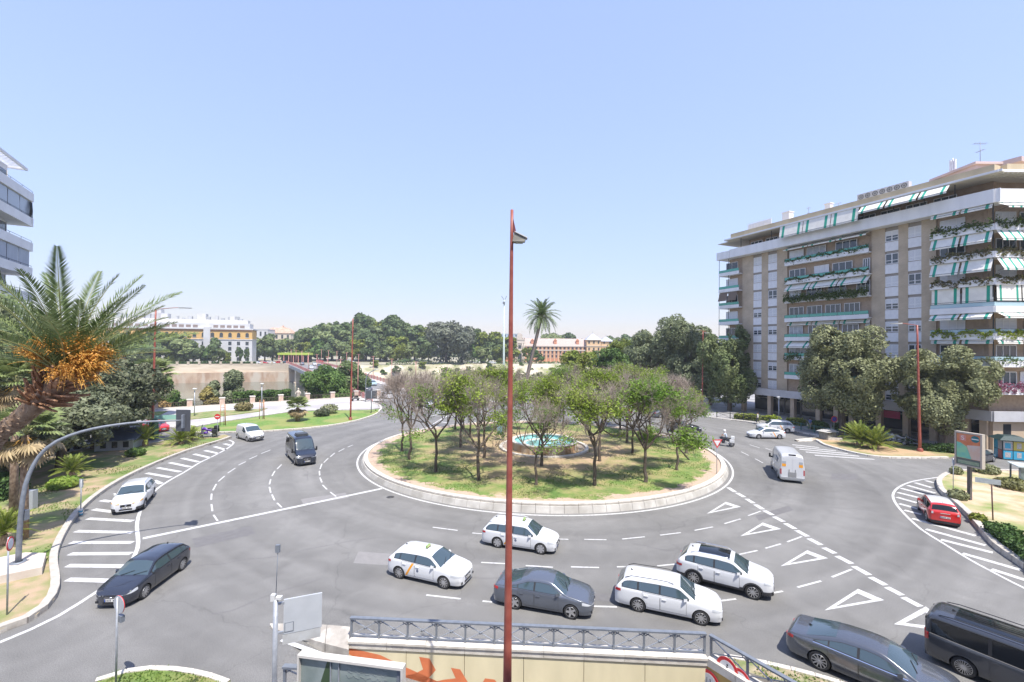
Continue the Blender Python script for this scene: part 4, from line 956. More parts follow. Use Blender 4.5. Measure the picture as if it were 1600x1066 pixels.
# ================================================================== BUILDINGS
BRICK = bpy.data.materials.new('tan_brick'); BRICK.use_nodes = True
def brickmat(M, a, b_, mortar, sc_=1.0, bw=.25, rh=.07):
    t = M.node_tree; b = t.nodes['Principled BSDF']; L = t.links; b.inputs['Roughness'].default_value = .9
    tc = t.nodes.new('ShaderNodeTexCoord'); sx = t.nodes.new('ShaderNodeSeparateXYZ'); L.new(tc.outputs['Object'], sx.inputs[0])
    ad = t.nodes.new('ShaderNodeMath'); ad.operation = 'ADD'; L.new(sx.outputs[0], ad.inputs[0]); L.new(sx.outputs[1], ad.inputs[1])
    cx = t.nodes.new('ShaderNodeCombineXYZ'); L.new(ad.outputs[0], cx.inputs[0]); L.new(sx.outputs[2], cx.inputs[1])
    br = t.nodes.new('ShaderNodeTexBrick'); br.inputs['Scale'].default_value = sc_; br.inputs['Brick Width'].default_value = bw; br.inputs['Row Height'].default_value = rh
    br.inputs['Mortar Size'].default_value = .008; br.inputs['Color1'].default_value = (*a, 1); br.inputs['Color2'].default_value = (*b_, 1); br.inputs['Mortar'].default_value = (*mortar, 1)
    L.new(cx.outputs[0], br.inputs[0])
    n = t.nodes.new('ShaderNodeTexNoise'); n.inputs['Scale'].default_value = .6; n.inputs['Detail'].default_value = 6; L.new(tc.outputs['Object'], n.inputs[0])
    mr = t.nodes.new('ShaderNodeMapRange'); mr.inputs[1].default_value = .3; mr.inputs[2].default_value = .7; mr.inputs[3].default_value = .85; mr.inputs[4].default_value = 1.12; L.new(n.outputs[0], mr.inputs[0])
    vm = t.nodes.new('ShaderNodeVectorMath'); vm.operation = 'SCALE'; L.new(br.outputs[0], vm.inputs[0]); L.new(mr.outputs[0], vm.inputs['Scale']); L.new(vm.outputs[0], b.inputs['Base Color'])
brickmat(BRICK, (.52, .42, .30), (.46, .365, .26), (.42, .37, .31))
WHT = mat('white_render', (.78, .78, .79), (.70, .70, .71), .8, .8, stretch=(1, 1, .25)); WHP = mat('white_panel', (.76, .76, .78), (.70, .70, .72), 2, .5)
CREAM = mat('cream_cornice', (.58, .48, .32), (.50, .41, .27), .7, .85, stretch=(1, 1, .3)); CREAM2 = mat('cream_soffit', (.60, .56, .48), rough=.8)
PIER = mat('tan_stone_pier', (.50, .40, .29), (.42, .33, .24), 1.2, .8)
PINK = mat('pinkish_render', (.56, .45, .44), (.50, .40, .39), .6, .85)
WGL = mat('window_glass', (.05, .065, .08), rough=.06, spec=.8); DGL = mat('shopfront_glass', (.025, .03, .035), rough=.08, spec=.8)
FRM = mat('window_frame_white', (.75, .75, .76), rough=.5); SHT = mat('roller_shutter', (.70, .71, .74), (.63, .64, .67), 1, .6, stretch=(.2, .2, 12))
GREENA = mat('awning_green', (.02, .30, .21), rough=.8); WHITA = mat('awning_white', (.76, .74, .68), (.68, .66, .61), 1.5, .85)
GRAIL = mat('green_railing_glass', (.08, .36, .28), rough=.15, spec=.6); BRAIL = mat('pale_railing_glass', (.38, .52, .56), rough=.12, spec=.6)
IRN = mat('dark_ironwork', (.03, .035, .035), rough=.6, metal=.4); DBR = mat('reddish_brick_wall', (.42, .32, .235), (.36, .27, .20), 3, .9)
BLEAF = leafmat('balcony_leaves', (.05, .085, .02), (.12, .17, .045), 1.5); DLEAF = leafmat('dry_balcony_leaves', (.17, .13, .07), (.13, .15, .05), 1.5); PLEAF = leafmat('purple_flowers', (.30, .10, .17), (.38, .18, .24), 2.5)
YLEAF = leafmat('lime_balcony_leaves', (.20, .27, .03), (.30, .34, .05), 1.5)
B0 = Vector((43.7, 85.0, 0)); B1 = Vector((57.2, 53.7, 0)); BU = (B1-B0).normalized(); BLEN = (B1-B0).length; BN = Vector((BU.y, -BU.x, 0))   # outward = towards the square
bld = thing('apartment_building', 'nine-storey tan brick apartment block with white balconies and green striped awnings', 'building', B0, math.atan2(BU.y, BU.x))
# local frame: x along facade A (0 = far left end), -y outwards, z up
def sA(px):      # where the sight line through this pixel column meets the facade plane
    d = _f*FPX+_r*(px-800); k = d.x/d.y
    s = (k*B0.y-B0.x)/(BU.x-k*BU.y); return s
LV = [29.2-3.2*k for k in range(8)]        # underside of balcony slab k (top -> down): 29.2, 26.0 ... 6.8
xs_ = {p: sA(p) for p in (1160, 1177, 1190, 1200, 1214, 1230, 1362, 1383, 1404, 1419, 1440, 1463, 1545)}
XE = BLEN
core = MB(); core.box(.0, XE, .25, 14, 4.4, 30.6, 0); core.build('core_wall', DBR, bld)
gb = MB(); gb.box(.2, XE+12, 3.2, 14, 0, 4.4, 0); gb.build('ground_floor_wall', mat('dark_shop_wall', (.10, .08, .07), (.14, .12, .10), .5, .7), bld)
def strip_wall(a, b, nm='brick_pier_wall', m=BRICK, z0=4.4, z1=29.2, y0=-.05, y1=.35):
    MB().box(a, b, y0, y1, z0, z1).build(nm, m, bld)
for a, b in ((1160, 1177), (1190, 1200), (1214, 1230), (1362, 1383), (1404, 1419), (1440, 1463)): strip_wall(xs_[a]+.0, xs_[b])
# window columns
def win_meshes(wd):
    f = MB(); h = 1.45
    f.box(-wd/2, -wd/2+.09, -.06, .04, 0, h).box(wd/2-.09, wd/2, -.06, .04, 0, h).box(-wd/2+.09, wd/2-.09, -.06, .04, 0, .08).box(-wd/2+.09, wd/2-.09, -.06, .04, h-.08, h).box(-.05, .05, -.055, .04, .08, h-.08).box(-wd/2+.09, wd/2-.09, -.05, .04, .45, .52)
    g = MB(); g.box(-wd/2+.08, wd/2-.08, -.0, .02, .06, h-.06)
    s = MB()
    for k in range(12): s.box(-wd/2+.08, wd/2-.08, -.045, -.01, .05+k*.116, .05+k*.116+.108)
    p = MB(); p.box(-wd/2, wd/2, -.10, .1, -1.35, -.06); 
    for k in (-1, 0, 1): p.box(k*wd/3-.015, k*wd/3+.015, -.115, -.10, -1.33, -.08)
    c = MB(); c.box(-wd/2, wd/2, .10, .3, 1.45, 1.95)
    return f.mesh('window', FRM), g.mesh('pane', WGL), s.mesh('shutter', SHT), p.mesh('spandrel_panel', WHP), c.mesh('shutter_box', mat('box_grey', (.30, .27, .24), rough=.7))
rw = random.Random(3)
for ci, (a, b) in enumerate(((1177, 1190), (1200, 1214), (1383, 1404), (1419, 1440))):
    cx = (xs_[a]+xs_[b])/2; wd = xs_[b]-xs_[a]; F_, G_, S_, P_, C_ = win_meshes(wd)
    for k in range(8):
        z = LV[k]-2.05 if k < 8 else 0
        if z < 4.6: z = 4.75+.2
        w_ = link('window', F_, bld, (cx, .08, z)); link('pane', G_, w_, (0, 0, 0))
        q = rw.random()
        if q < .55: link('shutter', S_, w_, (0, 0, 0))
        elif q < .85:
            link('shutter', S_, w_, (0, 0, .75), scale=(1, 1, .5))
        link('spandrel_panel', P_, bld, (cx, .08, z-.02)); link('shutter_box', C_, bld, (cx, .0, z))
def awning(x0, x1, y0, z0, out, drop, n, par=bld, stripes=3, w=.32, slack=0):
    "striped canvas awning, green bands over white"
    b = MB(); 
    edges = [x0]; kinds = []
    for k in range(stripes):
        c = x0+(x1-x0)*(k+.5)/stripes if stripes != 2 else (x0+(x1-x0)*(.16 if k == 0 else .84))
        edges += [c-w/2, c+w/2]; kinds += [0, 1]
    edges.append(x1); kinds.append(0)
    for i, kd in enumerate(kinds):
        a, c = edges[i], edges[i+1]
        b.add([(a, y0, z0), (c, y0, z0), (c, y0-out, z0-drop), (a, y0-out, z0-drop), (a, y0, z0-.03), (c, y0, z0-.03), (c, y0-out, z0-drop-.03), (a, y0-out, z0-drop-.03)],
            [(0, 3, 2, 1), (4, 5, 6, 7), (0, 4, 7, 3), (1, 2, 6, 5)], kd)
        b.box(a, c, y0-out-.02, y0-out+.0, z0-drop-.22, z0-drop, kd)
    o = b.build('awning', [WHITA, GREENA], par)
    MB().bar((x0, y0-out, z0-drop), (x1, y0-out, z0-drop), .05).bar((x0+.2, y0+.02, z0-.9*drop-.3), (x0+.2, y0-out, z0-drop), .03).bar((x1-.2, y0+.02, z0-.9*drop-.3), (x1-.2, y0-out, z0-drop), .03).build('awning_arm', IRN, o)
    return o
def foliage_strip(name, label, x0, x1, y0, z0, z1, depth, m, dens=110, par_thing=bld, group='plants trailing from the balconies', hang=.35, xf=None):
    rng = np.random.default_rng(int(abs(x0*7+z0*13))+5); n = int((x1-x0)*dens)
    P = np.stack([rng.uniform(x0, x1, n), y0-rng.uniform(0, depth, n), z0+(z1-z0)*rng.beta(1.4, 1.6, n)*(.6+.4*np.sin(rng.uniform(0, 6.3, n)))], 1)
    P[:, 2] += .15*np.sin(P[:, 0]*2.1+z0)+.1*np.sin(P[:, 0]*5.3)
    h = rng.uniform(size=n) < hang; P[h, 2] -= rng.uniform(0, .6, h.sum()); P[h, 1] = y0-depth-.03
    V, F = leafcloud(P, .17, rng, 1.5)
    me = npmesh(name, V, F, m); o = link(name, me, None, label=label, cat='plant', group=group)
    M_ = Matrix.Translation(par_thing.location) @ Matrix.Rotation(par_thing.rotation_euler.z, 4, 'Z')
    if xf is not None: M_ = xf
    o.matrix_world = M_; return o
FLN = ['top', 'second', 'third', 'fourth', 'fifth', 'sixth', 'seventh', 'lowest']
def balcony(x0, x1, k, out, rail, wall_in=1.3, proj=None):
    z = LV[k]
    b = MB(); b.box(x0, x1, -out, .3, z-.0, z+.18).box(x0, x1, -out-.02, -out+.12, z-.02, z+.62)
    b.build('balcony_slab', WHT, bld)
    if rail:
        r = MB(); n = max(2, int((x1-x0)/1.9))
        for i in range(n): r.box(x0+(x1-x0)*i/n+.04, x0+(x1-x0)*(i+1)/n-.04, -out+.0, -out+.03, z+.66, z+1.12)
        ro = r.build('balcony_rail', rail, bld)
        q = MB().box(x0, x1, -out-.01, -out+.04, z+1.12, z+1.16)
        for i in range(n+1): q.box(x0+(x1-x0)*i/n-.02, x0+(x1-x0)*i/n+.02, -out-.005, -out+.035, z+.6, z+1.14)
        q.build('rail_frame', mat('rail_steel', (.10, .16, .15), rough=.5), ro)
def loggia_wall(x0, x1, k, seed):
    z = LV[k]; r = random.Random(seed); x = x0
    # set-back wall with glass doors in white frames between brick piers
    while x < x1-.5:
        w_ = min(x1-x, r.uniform(2.0, 3.2)); f = MB()
        f.box(x+.05, x+w_-.05, .10, .24, z+.18, z+2.6)
        n = 3
        fo = MB()
        for i in range(n+1): fo.box(x+.05+(w_-.1)*i/n-.035, x+.05+(w_-.1)*i/n+.035, .03, .10, z+.18, z+2.5)
        fo.box(x+.05, x+w_-.05, .03, .10, z+2.42, z+2.5).box(x+.05, x+w_-.05, .03, .10, z+.18, z+.26)
        wo = fo.build('balcony_door', FRM, bld); MB().box(x+.09, x+w_-.09, .07, .085, z+.2, z+2.45).build('pane', r.choice([WGL, SHT, WGL, mat('curtain_glass', (.30, .32, .34), (.40, .42, .44), 2, .3)]), wo)
        x += w_+r.choice([.5, .9, 1.4])
x0, x1 = xs_[1230], xs_[1362]
LB = (x0+.02, x1-.02)
specs = {0: ('parapet', None), 1: ('green', 1), 2: ('plants', 1), 3: ('thick', 1), 4: ('green', 0), 5: ('green', 0), 6: ('aw', 1), 7: ('dark', 0)}
for k in range(1, 8):
    balcony(*LB, k, .75, GRAIL if k in (1, 2, 4, 5, 6, 7) else None); loggia_wall(LB[0]+.3, LB[1]-.2, k, 40+k)
foliage_strip('balcony_plants', 'green plants along the second long balcony from the top, under the half-open white awnings', LB[0], LB[1], -.66, LV[1]+.72, LV[1]+1.15, .2, BLEAF, 50, hang=.15)
foliage_strip('balcony_plants', 'low hedge along the third long balcony from the top, in front of white balcony doors', LB[0], LB[1], -.66, LV[2]+.65, LV[2]+1.0, .2, BLEAF, 80, hang=.1)
foliage_strip('balcony_plants', 'thick grassy planting spilling over the fourth long balcony from the top', LB[0], LB[1], -.66, LV[3]+.5, LV[3]+1.6, .4, BLEAF, 220, hang=.5)
foliage_strip('balcony_plants', 'dark ivy on the long balcony just above the crown of the bigger street tree', LB[0], LB[0]+3, -.66, LV[6]+.3, LV[6]+1.5, .3, BLEAF, 120, hang=.5)
for k, (out, drop) in {1: (1.25, .45), 3: (1.0, .95), 6: (1.1, .9), 5: (.3, .35)}.items():
    n = 3; zt = LV[k]+3.2-.06
    for i in range(n):
        a = LB[0]+(LB[1]-LB[0])*i/n+.08; c = LB[0]+(LB[1]-LB[0])*(i+1)/n-.08; awning(a, c, .0, zt, out, drop, i, stripes=2)
# top storey: continuous white parapet, deep cream roof edge and wide awnings
MB().box(-1.6, XE+1.55, -1.62, -1.45, 29.18, 30.75).box(-1.6, XE+1.4, -1.45, .3, 29.18, 29.4).build('top_parapet', WHT, bld)
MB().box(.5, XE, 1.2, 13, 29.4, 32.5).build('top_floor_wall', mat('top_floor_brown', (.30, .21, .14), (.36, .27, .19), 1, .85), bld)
roof = MB().box(-2.2, XE+1.9, -2.2, 14, 32.45, 32.62, 1).box(-1.0, XE+1.2, -2.0, 13.5, 32.62, 33.55, 0).box(-2.25, XE+1.95, -2.28, -2.2, 32.5, 32.75, 2).build('roof_edge', [CREAM, CREAM2, WHT], bld)
for i, px in enumerate(range(1166, 1545, 24)):
    if i % 2: continue
    s = sA(px)
    if 0 < s < XE: MB().box(s-.04, s+.04, -1.5, -1.42, 30.75, 32.45).build('terrace_post', IRN, bld)
rw = random.Random(5); s = .9
for i in range(11):
    w_ = 2.3
    if s+w_ > XE-.5: break
    f = MB()
    for q in range(4): f.box(s+w_*q/3-.04, s+w_*q/3+.04, 1.12, 1.2, 29.5, 31.9)
    f.box(s, s+w_, 1.12, 1.2, 31.85, 31.95)
    wo = f.build('terrace_window', FRM, bld); MB().box(s+.05, s+w_-.05, 1.15, 1.17, 29.55, 31.85).build('pane', WGL, wo); s += w_+.75
aw = [1232, 1269, 1313, 1357]
for i in range(3): awning(sA(aw[i])+.05, sA(aw[i+1])-.05, -2.2, 32.45, .35, 1.75, i, stripes=2, w=.4)
for a, c in ((1360, 1400), (1402, 1452), (1454, 1500)): awning(sA(a)+.05, sA(c)-.05, -2.2, 32.4, .9, .95, 0, stripes=2, w=.3)
# projecting balcony bay at the near end, wrapping round the corner onto facade B
WB = 14.0
out_ = 1.55
x2 = xs_[1463]+.05
fB_dir = Vector((1, 0, 0))          # facade B runs parallel to +X
RB_ = Matrix.Rotation(-math.atan2(BU.y, BU.x), 4, 'Z')
cornerA = XE                       # local x of the corner
# local matrix of facade B: origin at the corner, x -> world +X
MBx = Matrix.Translation((cornerA, 0, 0)) @ RB_
def corner_poly(out):
    "plan of slab that wraps the corner"
    c = Vector((XE, 0, 0)); eB = (RB_ @ Vector((1, 0, 0))); nB = (RB_ @ Vector((0, -1, 0))); nA = Vector((0, -1, 0))
    # intersection of the two offset lines
    # A: y = -out ; B: c + t*eB + nB*out
    p = c+nB*out; t = (-out-p.y)/eB.y; q = p+eB*t
    e = c+eB*WB+nB*out; e0 = c+eB*WB-nB*.3
    return [(x2, -out), (q.x, q.y), (e.x, e.y), (e0.x, e0.y), (XE, .3), (x2, .3)], q, e
poly, Q, E = corner_poly(out_)
eB = RB_ @ Vector((1, 0, 0)); nB = RB_ @ Vector((0, -1, 0))
wb = MB(xf=MBx); wb.box(-.0, WB, .05, 12, 4.4, 30.6); wb.build('side_wall', DBR, bld)
def on_line(a, b, ya, yb, z0, z1, th, name, m, par=bld, seg=None):
    "upright band along the wrapped outline from A-side to B-side"
    pa, q, e = corner_poly(ya)
    b_ = MB(); b_.box(a, q.x, -ya-th, -ya, z0, z1); o = b_.build(name, m, par)
    b2 = MB(xf=Matrix.Translation((q.x, q.y, 0)) @ RB_); b2.box(0, (Vector((e.x, e.y, 0))-Vector((q.x, q.y, 0))).length, -th, .0, z0, z1); b2.build(name, m, par)
for k in range(1, 8):
    z = LV[k]
    MB().prism(poly, z, z+.2, 0, bottom=True).build('balcony_slab', WHT, bld)
    on_line(x2, 0, out_, 0, z-.02, z+.72, .14, 'balcony_parapet', WHT)
    if k in (4, 5, 6, 7):
        on_line(x2, 0, out_-.06, 0, z+.75, z+1.2, .03, 'balcony_rail', BRAIL)
        on_line(x2, 0, out_-.07, 0, z+1.2, z+1.25, .05, 'rail_frame', IRN)
    # doors and walls behind
    for (mx, L0, L1) in ((None, x2+.3, XE-.8), (MBx, .8, WB)):
        s = L0; r = random.Random(60+k)
        while s < L1-1:
            w_ = min(L1-s, 2.4); f = MB(xf=mx); y = -.02 if mx is not None else .18
            for i in range(4): f.box(s+w_*i/3-.04, s+w_*i/3+.04, y-.05, y+.02, z+.2, z+2.55)
            f.box(s, s+w_, y-.05, y+.02, z+2.5, z+2.6)
            wo = f.build('balcony_door', FRM, bld); MB(xf=mx).box(s+.04, s+w_-.04, y-.02, y-.01, z+.25, z+2.5).build('pane', r.choice([WGL, SHT, WGL]), wo); s += w_+r.choice([.5, 1.0])
    # pillar at the corner
    MB().box(Q.x-.2, Q.x-.1, Q.y+.08, Q.y+.18, z+.2, z+3.2).build('corner_post', IRN, bld)
def awB(s0, s1, z0, out, drop, stripes=3):
    b = MB(); o = awning(s0, s1, -(out_-.1), z0, out, drop, 0, stripes=stripes, w=.24)
    M2 = Matrix.Translation((Q.x, Q.y, 0)) @ RB_ @ Matrix.Translation((0, out_-.1, 0))
    o.matrix_local = M2; return o
LQ = Q.x-x2
AW = {1: (.3, .35, 1.3, .7), 2: (.55, 1.15, .7, 1.1), 3: (.6, 1.35, .8, 1.35), 4: (.05, 1.75, .05, 1.6), 5: (.7, .55, .9, .5), 6: (.2, .25, .2, .25)}
for k, (oa, da, ob, db) in AW.items():
    zt = LV[k]+3.2-.04
    for i in range(2): awning(x2+LQ*i/2+.1, x2+LQ*(i+1)/2-.12, -out_+.12, zt, oa, da, i, stripes=2, w=.30)
    for i in range(4): awB(i*3.0+.25, i*3.0+3.1, zt, ob, db, 3 if k in (1, 2, 3) else 2)
Mb = Matrix.Translation(bld.location) @ Matrix.Rotation(bld.rotation_euler.z, 4, 'Z')
MQ = Mb @ Matrix.Translation((Q.x, Q.y, 0)) @ RB_
rws = {1: (BLEAF, 'lush green', .9), 2: (DLEAF, 'dry brown', .55), 3: (DLEAF, 'brownish hanging', .4), 5: (YLEAF, 'lime green', .5), 7: (PLEAF, 'purple flowering', .9), 6: (BLEAF, 'sparse potted', .6)}
for k, (m_, ds, hh) in rws.items():
    nth = FLN[k]
    if k not in (7, 6): foliage_strip('balcony_plants', f'{ds} plants on the {nth} balcony from the top, left of the building corner', x2+.1, Q.x-.1, -out_+.1, LV[k]+.7, LV[k]+.7+hh, .3, m_, 120)
    foliage_strip('balcony_plants', f'{ds} plants on the {nth} balcony from the top, right of the building corner', .1, 11, .1, LV[k]+.7, LV[k]+.7+hh, .3, m_, 120 if k != 6 else 40, xf=MQ)
on_line(x2+0, 0, out_+.05, 0, 29.17, 30.77, .14, 'top_parapet_wrap', WHT)
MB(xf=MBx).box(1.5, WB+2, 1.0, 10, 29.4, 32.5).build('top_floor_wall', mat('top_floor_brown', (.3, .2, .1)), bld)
MB(xf=MBx).box(-1.0, WB+2, -2.3, 10, 32.455, 32.625, 1).box(0.0, WB+2, -2.0, 10, 32.6, 33.57, 0).box(-1.5, WB+2, -2.4, -2.3, 32.48, 32.76, 2).build('roof_edge', [CREAM, CREAM2, WHT], bld)
b = MB(xf=MBx)
for i in range(24): b.box(-.8+i*.55, -.7+i*.55, -2.25, -1.0, 32.30, 32.45)
b.build('soffit_slats', CREAM2, bld)
# left end: balconies that project past the corner
for k in range(0, 8):
    z = LV[k]
    b = MB(); b.box(-4.6, .0, -1.5 if k == 0 else -.9, 6, z, z+.18).box(-4.72, -4.6, -1.5 if k == 0 else -.9, 6, z-.02, z+(1.4 if k == 0 else .6)).box(-4.6, 0 if k else -1.7, (-1.62 if k == 0 else -1.02), (-1.5 if k == 0 else -.9), z-.02, z+(1.4 if k == 0 else .6))
    b.build('end_balcony', WHT, bld)
    if k:
        MB().box(-4.6, -.05, -.98, -.95, z+.62, z+1.1).box(-4.68, -4.65, -.9, 6, z+.62, z+1.1).build('end_balcony_rail', GRAIL, bld)
        f = MB().box(-3.9, -3.85, .2, .3, z+.2, z+2.6).box(-2.6, -2.55, .2, .3, z+.2, z+2.6).box(-1.3, -1.25, .2, .3, z+.2, z+2.6).box(-3.9, -1.25, .2, .3, z+2.5, z+2.6)
        wo = f.build('balcony_door', FRM, bld); MB().box(-3.85, -1.3, .24, .26, z+.2, z+2.5).build('pane', WGL if k % 2 else SHT, wo)
        for xx in (-4.6, -2.4): MB().box(xx, xx+.06, -.94, -.88, z+.18, z+3.2).build('end_post', IRN, bld)
        if k == 3:
            for xx in (-4.4, -2.2):
                MB().add([(xx, -.9, z+3.1), (xx+1.9, -.9, z+3.1), (xx+1.9, -1.5, z+1.4), (xx, -1.5, z+1.4)], [(0, 1, 2, 3)]).build('end_awning', mat('brown_awning', (.16, .12, .09), rough=.85), bld)
MB().box(-3.2, 0, .3, 9, 4.4, 30).build('end_wall', DBR, bld)
MB().box(-4.6, .3, -1.3, 5, 32.34, 32.44).build('end_canopy', CREAM2, bld)
# ground floor: white fascia, stone piers, shopfronts
on_line(.0, 0, .9, 0, 3.55, 4.75, .2, 'ground_fascia', mat('fascia_grey', (.50, .50, .52), (.44, .44, .46), 1, .7))
MB().box(-1, XE, -.9, 3.4, 4.2, 4.42).build('canopy_soffit', CREAM2, bld)
for px in (1166, 1207, 1243, 1283, 1311, 1335, 1378, 1420, 1462, 1490, 1513, 1541):
    s = sA(px)*1.0; MB().box(s-.32, s+.32, -.85, -.15, 0, 3.6).build('stone_pier', PIER, bld)
s = .3; i = 0
while s < XE-2:
    f = MB().box(s, s+.08, 3.05, 3.2, 0, 3.6).box(s+2.8, s+2.88, 3.05, 3.2, 0, 3.6).box(s, s+2.88, 3.05, 3.2, 2.6, 2.75).box(s, s+2.88, 3.05, 3.2, 0, .4)
    wo = f.build('shopfront', [mat('shop_frame', (.25, .24, .23), rough=.5)], bld); MB().box(s+.05, s+2.85, 3.1, 3.13, .4, 3.5).build('pane', DGL, wo); s += 3.0
for i, (px, m_) in enumerate(((1318, (.5, .03, .04)), (1394, (.45, .03, .12)), (1500, (.06, .07, .16)))):
    s = sA(px); MB().box(s-1.0, s+1.0, -.2, -.1, 2.3, 3.3).build('shop_sign', mat('shop_sign_%d' % i, m_, rough=.5), bld)
# facade B at street level: blank tan wall and blue panels
MB(xf=MBx).box(-.2, WB+6, -.6, 0, 0, 4.3).build('street_wall', mat('tan_render', (.52, .41, .29), (.47, .37, .27), .7, .85), bld)
for i, xx in enumerate((6.0, 7.9)): MB(xf=MBx).box(xx-.55, xx+.55, -.68, -.6, 1.9, 3.3).build('blue_panel', mat('blue_panel', (.03, .06, .30), (.05, .09, .36), 4, .5), bld)
MB(xf=MBx).box(1.0, 1.9, -.64, -.6, 0, 3.2).build('dark_doorway', DGL, bld)
# roof storey set back, chimneys and machines
MB().box(6.5, XE-2, 4.2, 11, 33.55, 35.3).box(XE-6, XE+1, 5.4, 11, 35.3, 35.9).build('roof_storey', PINK, bld)
MB(xf=MBx).box(1.5, WB, 3.0, 9, 33.5, 35.5).box(1.2, WB, 2.7, 9, 35.5, 35.8).build('roof_storey', PINK, bld)
for s, y, h, w_ in ((5.6, 3.2, 2.9, 1.3), (12.6, 3.9, 2.6, .9), (4.4, 5, 1.6, 1.6), (23.5, 3.6, 1.3, .6)):
    MB().box(s, s+w_, y, y+w_*.9, 33.5, 33.5+h).box(s-.1, s+w_+.1, y-.1, y+w_*.9+.1, 33.5+h, 33.62+h).build('chimney', WHT, bld)
def roof_item(mesh, name, label, cat, x, y, z, group=None, rz=0, xf=None):
    o = link(name, mesh, None, label=label, cat=cat, group=group); o.matrix_world = (xf or Mb) @ Matrix.Translation((x, y, z)) @ Matrix.Rotation(rz, 4, 'Z'); return o
ac = MB().box(-.55, .55, -.4, .4, 0, 1.0, 0)
ac.lathe([(.36, -.40), (.36, -.43), (.30, -.43), (.30, -.405)], 16, 1, (0, 0, .5), 'y'); 
for k in range(4): ac.bar((math.cos(k*PI/4)*.3, -.425, .5+math.sin(k*PI/4)*.3), (-math.cos(k*PI/4)*.3, -.425, .5-math.sin(k*PI/4)*.3), .02, m=1)
acm = ac.mesh('air_conditioner', [mat('ac_grey', (.50, .50, .50), rough=.5), IRN])
for i, px in enumerate((1306, 1316, 1327, 1338, 1349, 1360, 1371)):
    roof_item(acm, 'air_conditioner', ('pale air-conditioning unit in the row on the apartment roof, ' + ['leftmost', 'second from left', 'third from left', 'middle one', 'third from right', 'second from right', 'rightmost'][i]), 'air conditioner', sA(px)+1.2, 4.6, 35.3, 'roof machines in a row')
def aerial(h, n, w):
    b = MB().tube([(0, 0, 0), (0, 0, h)], .035, 6)
    b.bar((-w, 0, h-.3), (w, 0, h-.3), .03)
    for k in range(n): x = -w+2*w*k/(n-1); b.bar((x, -.3, h-.3), (x, .3, h-.3), .02)
    b.bar((0, -w*.6, h*.65), (0, w*.6, h*.65), .03)
    for k in range(n): y = -w*.6+1.2*w*k/(n-1); b.bar((-.25, y, h*.65), (.25, y, h*.65), .02)
    return b.mesh('tv_aerial', mat('aerial_steel', (.25, .27, .30), rough=.5))
roof_item(aerial(3.6, 7, .8), 'tv_aerial', 'tall television aerial near the right end of the apartment roof', 'aerial', 4.2, 5, 35.8, xf=Mb @ MBx)
roof_item(aerial(2.8, 5, .5), 'tv_aerial', 'slim television aerial left of the air-conditioning row on the apartment roof', 'aerial', sA(1279), 5.0, 33.5)
roof_item(aerial(3.4, 4, .3), 'tv_aerial', 'thin aerial mast at the far left of the apartment roof', 'aerial', sA(1233), 5.0, 33.5)
b = MB()
for k in range(3): b.box(-.35+.25*k, -.2+.25*k, -.12, .12, 0, 2.3)
b.tube([(0, 0, -.2), (0, 0, 2.5)], .06, 6)
roof_item(b.mesh('mobile_antenna', WHP), 'mobile_antenna', 'cluster of white mobile-phone antenna panels on the apartment roof', 'antenna', sA(1461), 4.5, 35.3)
b = MB()
for i in range(8):
    b.bar((i*.7, 0, 0), (i*.7, 0, 2.2), .05)
for z in (0.1, .8, 1.5, 2.2): b.bar((0, 0, z), (4.9, 0, z), .04)
b.box(.1, 4.8, .02, .05, .2, 2.1)
roof_item(b.mesh('roof_screen', WHP), 'roof_screen', 'white slatted screen standing at the left end of the apartment roof', 'screen', -.5, 2.0, 33.55)
# ---------------------------------------------------------------- left building (only its upper right corner shows)
LC = Vector((-60.1, 56.0, 0)); LDv = Vector((.50, -.866, 0))
LXF = math.atan2(LDv.y, LDv.x)
lb = thing('corner_apartment_building', 'white balconied apartment building at the left edge above the palms', 'building', LC, LXF)
# local x runs back towards the camera, -y... outward side is +y (towards the square)
LBM = mat('white_render_2', (.76, .76, .78), (.68, .68, .70), .5, .8); GRW = mat('grey_blue_shutters', (.30, .34, .42), (.34, .38, .46), .6, .6, stretch=(3, 1, 1))
MB().box(2.0, 34, -16, -1.7, 0, 33.0).build('wall', LBM, lb)
for k in range(10):
    z = 29.4-3.1*k
    if z < 1: break
    MB().box(0, 34, -.15, 0, z, z+1.05).box(0, .15, -12, -.15, z, z+1.05).box(.15, 34, -12, -.15, z, z+.2).build('balcony', LBM, lb)
    MB().tube([(0.1, -.1, z+1.3), (30, -.1, z+1.3)], .025, 5).tube([(.1, -.1, z+1.05), (.1, -.1, z+1.3)], .02, 5).tube([(3.0, -.1, z+1.05), (3.0, -.1, z+1.3)], .02, 5).tube([(6.0, -.1, z+1.05), (6.0, -.1, z+1.3)], .02, 5).build('balcony_rail', IRN, lb)
    for i in range(6):
        x = 2.2+i*4.2; f = MB().box(x, x+3.8, -1.7, -1.66, z+.3, z+2.9, 0)
        for q in range(3): f.box(x+1.9*q-.04, x+1.9*q+.04, -1.66, -1.6, z+.2, z+3.0, 1)
        f.build('window', [GRW if k in (3, 4) else WGL, FRM], lb)
    if k in (1, 3):
        for i in range(3): MB().box(.4+i*3, .4+i*3+2.8, -.25, -.2, z+1.1 if k == 1 else z+.2, z+3.05).build('balcony_screen', mat('grey_glazing', (.32, .36, .42), rough=.25) if k == 1 else GRW, lb)
b = MB()
for q in range(9): b.tube([(.15+.07*q, -.12+.1*math.sin(q*1.3), 27.2-.6), (.3+.1*q, .0, 28.2), (.2+.08*q, -.1, 29.3)], .03, 4)
b.build('window_grille', IRN, lb)
b = MB()
for i in range(22): b.box(.8+i*.55, 1.0+i*.55, -4.6, -.6, 33.2, 33.26)
